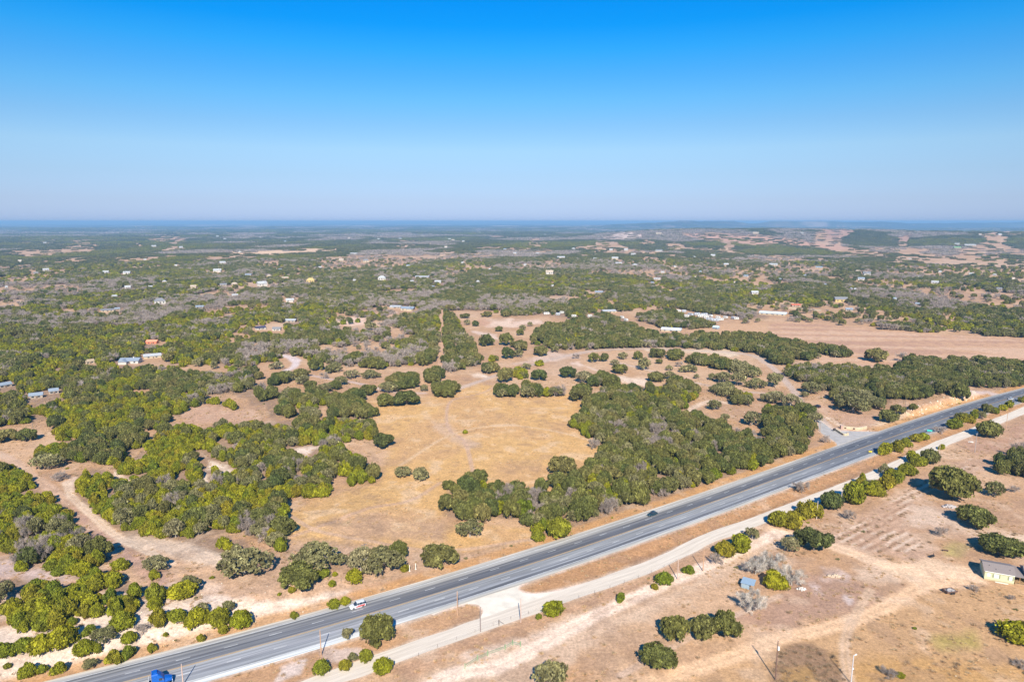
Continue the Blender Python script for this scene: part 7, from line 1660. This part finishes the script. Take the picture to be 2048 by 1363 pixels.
# ------------------------------------------------------------------ dry tufts, brush and loose stones near the camera
def tuft_mesh(name, g, n, m, spread=.5, h_=1.0, wd=.05):
    a = g.uniform(0, 6.28, n); q = np.sqrt(g.random(n)) * spread; p = np.stack([q * np.cos(a), q * np.sin(a), q * 0], 1)
    d = _unit(np.stack([np.cos(a) * q * 1.5, np.sin(a) * q * 1.5, np.full(n, .8)], 1) + g.normal(size=(n, 3)) * .3); s = _unit(np.cross(d, g.normal(size=(n, 3))))
    l = g.uniform(.5, 1, (n, 1)) * h_; V = np.stack([p - s * wd, p + s * wd, p + d * l + s * wd * .5, p + d * l - s * wd * .5], 1).reshape(-1, 3)
    return np_mesh(name, V, [np.arange(len(V)).reshape(-1, 4)], m, tone=np.repeat(g.uniform(.7, 1.25, n), 4))
g5 = np.random.default_rng(9)
SH = [[tuft_mesh('dry_brush_shape', g5, 90, M['brush'], .6, .9, .035)] for _ in range(3)] + [[tuft_mesh('straw_shape', g5, 50, M['straw'], .5, .8, .05)] for _ in range(3)]
SH += [[crown_mesh('low_green_shape', g5, [(0, 0, .3, .7, .5), (.4, .2, .3, .5, .4)], 260, .16, M[J], core=.6)], [crown_mesh('low_pale_shape', g5, [(0, 0, .3, .7, .5), (-.4, .2, .3, .5, .4)], 200, .15, M[P_], core=.3)]]
bx = g5.uniform(-380, 420, 170000); by = g5.uniform(140, 620, 170000); bz = H(bx, by); qx, qy, bd = proj(bx, by, bz)
m = (qx > -200) & (qx < 2250) & (qy < 1480) & (qy > 760)
bx, by, bz, qx, qy = [a[m] for a in (bx, by, bz, qx, qy)]
clump = fbm(bx / 14, by / 14, 91, 4); den = sstep(.48, .66, clump) * .40 + .05
gr = F(0, [(1655, 1078), (1745, 1022), (1880, 937), (1940, 915), (1985, 925), (1900, 955), (1830, 1000), (1800, 1045), (1850, 1095), (1800, 1112), (1720, 1098)])
sdh = hwy_sd(bx, by); n1_ = fbm(bx / 38, by / 38, 41, 4)
rows = inside(gr, qx, qy) & (np.sin((sdh + 3 * (n1_ - .5)) * 2 * math.pi / 3.6) > .35)
weed = inside(F(0, [(1540, 1345), (1545, 1315), (1580, 1292), (1620, 1288), (1665, 1310), (1700, 1345), (1720, 1400), (1545, 1400)]), qx, qy)
field = inside(PAINT[0][0], qx, qy)
den = np.where(rows, .10 + .5 * (fbm(bx / 9, by / 9, 45, 3) > .52), den); den = np.where(weed, .9, den); den = np.where(field, den * .5, den)
ban = np.zeros(len(bx), bool); strip_ = inside(PAINT[4][0], qx, qy) | inside(PAINT[5][0], qx, qy); den = np.where(strip_, np.maximum(den, .18), den)
ok = (np.abs(sdh) > HW + .6) & (line_d(FRONT, bx, by, 12) > 4.0) & (g5.random(len(bx)) < den) & ~inside(APRON1, qx, qy) & ~inside(APRON2, qx, qy)
for L, w, c in TRACKS: ok &= line_d(L, bx, by, w + 4) > w * .5
ok &= ~((qx > 1955) & (qy > 1118) & (qy < 1172))
bx, by, bz, rows, weed, strip_, field = [a[ok] for a in (bx, by, bz, rows, weed, strip_, field)]
n = len(bx); u = g5.random(n); idx = np.where(rows | weed, g5.integers(0, 3, n), np.where(u < .2, g5.integers(0, 3, n), np.where(u < .985, g5.integers(3, 6, n), np.where(u < .992, 6, 7))))
idx = np.where(field | strip_, g5.integers(3, 6, n), idx)
sz = g5.uniform(.35, .95, n) * np.where(rows | weed, 1.1, 1); hz = sz * g5.uniform(.5, 1.0, n)
instancer('dry_brush', 'dry grass tufts and low brush over the open ground', 'brush', np.stack([bx, by, bz - .03], 1), np.stack([u * 0, u * 0, u * 6.28], 1), np.stack([sz, sz, hz], 1), idx, SH)
print('tufts', n)
def stone_shape(g):
    b = bmesh.new(); bmesh.ops.create_icosphere(b, subdivisions=1, radius=1.0); iv = np.array([v.co[:] for v in b.verts]); jf = np.array([[v.index for v in f.verts] for f in b.faces]); b.free()
    return np_mesh('stone_shape', iv * g.uniform(.7, 1.2, 3) * (1 + .15 * g.normal(size=(len(iv), 1))), [jf], STONE)
STONE = mat('pale_limestone', (.62, .54, .42), .9, var=.25, scale=1)
SS = [[stone_shape(g5)] for _ in range(4)]
bx = g5.uniform(-380, 420, 60000); by = g5.uniform(140, 560, 60000); bz = H(bx, by); qx, qy, bd = proj(bx, by, bz)
den = np.full(len(bx), .012); 
for i_ in (8, 9, 12): pass
pale_polys = [p for p, c, s_, k_ in PAINT if min(c) >= .33 and p[0][1] > 780]
for p in pale_polys: den = np.where(inside(p, qx, qy), .22, den)
s_ = hwy_sd(bx, by); br = (bx > 244) & (bx < 322) & (s_ > 12.5) & (s_ < 19); bl = (bx > -200) & (bx < -60) & (s_ > 13) & (s_ < 30); den = np.where(br, .9, np.where(bl, .35, den)); den = np.where(inside(gr, qx, qy), .12, den)
ok = (g5.random(len(bx)) < den) & (np.abs(s_) > HW + 1) & (line_d(FRONT, bx, by, 12) > 4.2) & ~inside(APRON1, qx, qy) & ~inside(APRON2, qx, qy) & (qx > -100) & (qx < 2150) & (qy < 1450)
bx, by, bz, br = [a[ok] for a in (bx, by, bz, br)]; n = len(bx); sz = g5.uniform(.08, .30, n) * np.where(br, 2.6, 1)
instancer('loose_stones', 'pale loose stones on the caliche banks and tracks', 'stones', np.stack([bx, by, bz], 1), g5.uniform(0, 6, (n, 3)), np.stack([sz, sz, sz * .7], 1), g5.integers(0, 4, n), SS)
print('stones', n)

# ------------------------------------------------------------------ haze: one closed box of thin air
def haze_box():
    bm = bmesh.new(); bmesh.ops.create_cube(bm, size=1.0)
    me = bpy.data.meshes.new('haze'); bm.to_mesh(me); bm.free()
    m = bpy.data.materials.new('haze_air'); m.use_nodes = True; nt = m.node_tree; nt.nodes.clear()
    o_ = nt.nodes.new('ShaderNodeOutputMaterial'); v = nt.nodes.new('ShaderNodeVolumePrincipled')
    v.inputs['Color'].default_value = (.34, .60, .88, 1); v.inputs['Density'].default_value = HAZE_DENSITY; v.inputs['Anisotropy'].default_value = 0.0
    nt.links.new(v.outputs[0], o_.inputs['Volume']); me.materials.append(m)
    o = ob('haze', me); o.scale = (130000, 130000, 224); o.location = (0, 0, 20); set_props(o, kind='stuff')
haze_box()
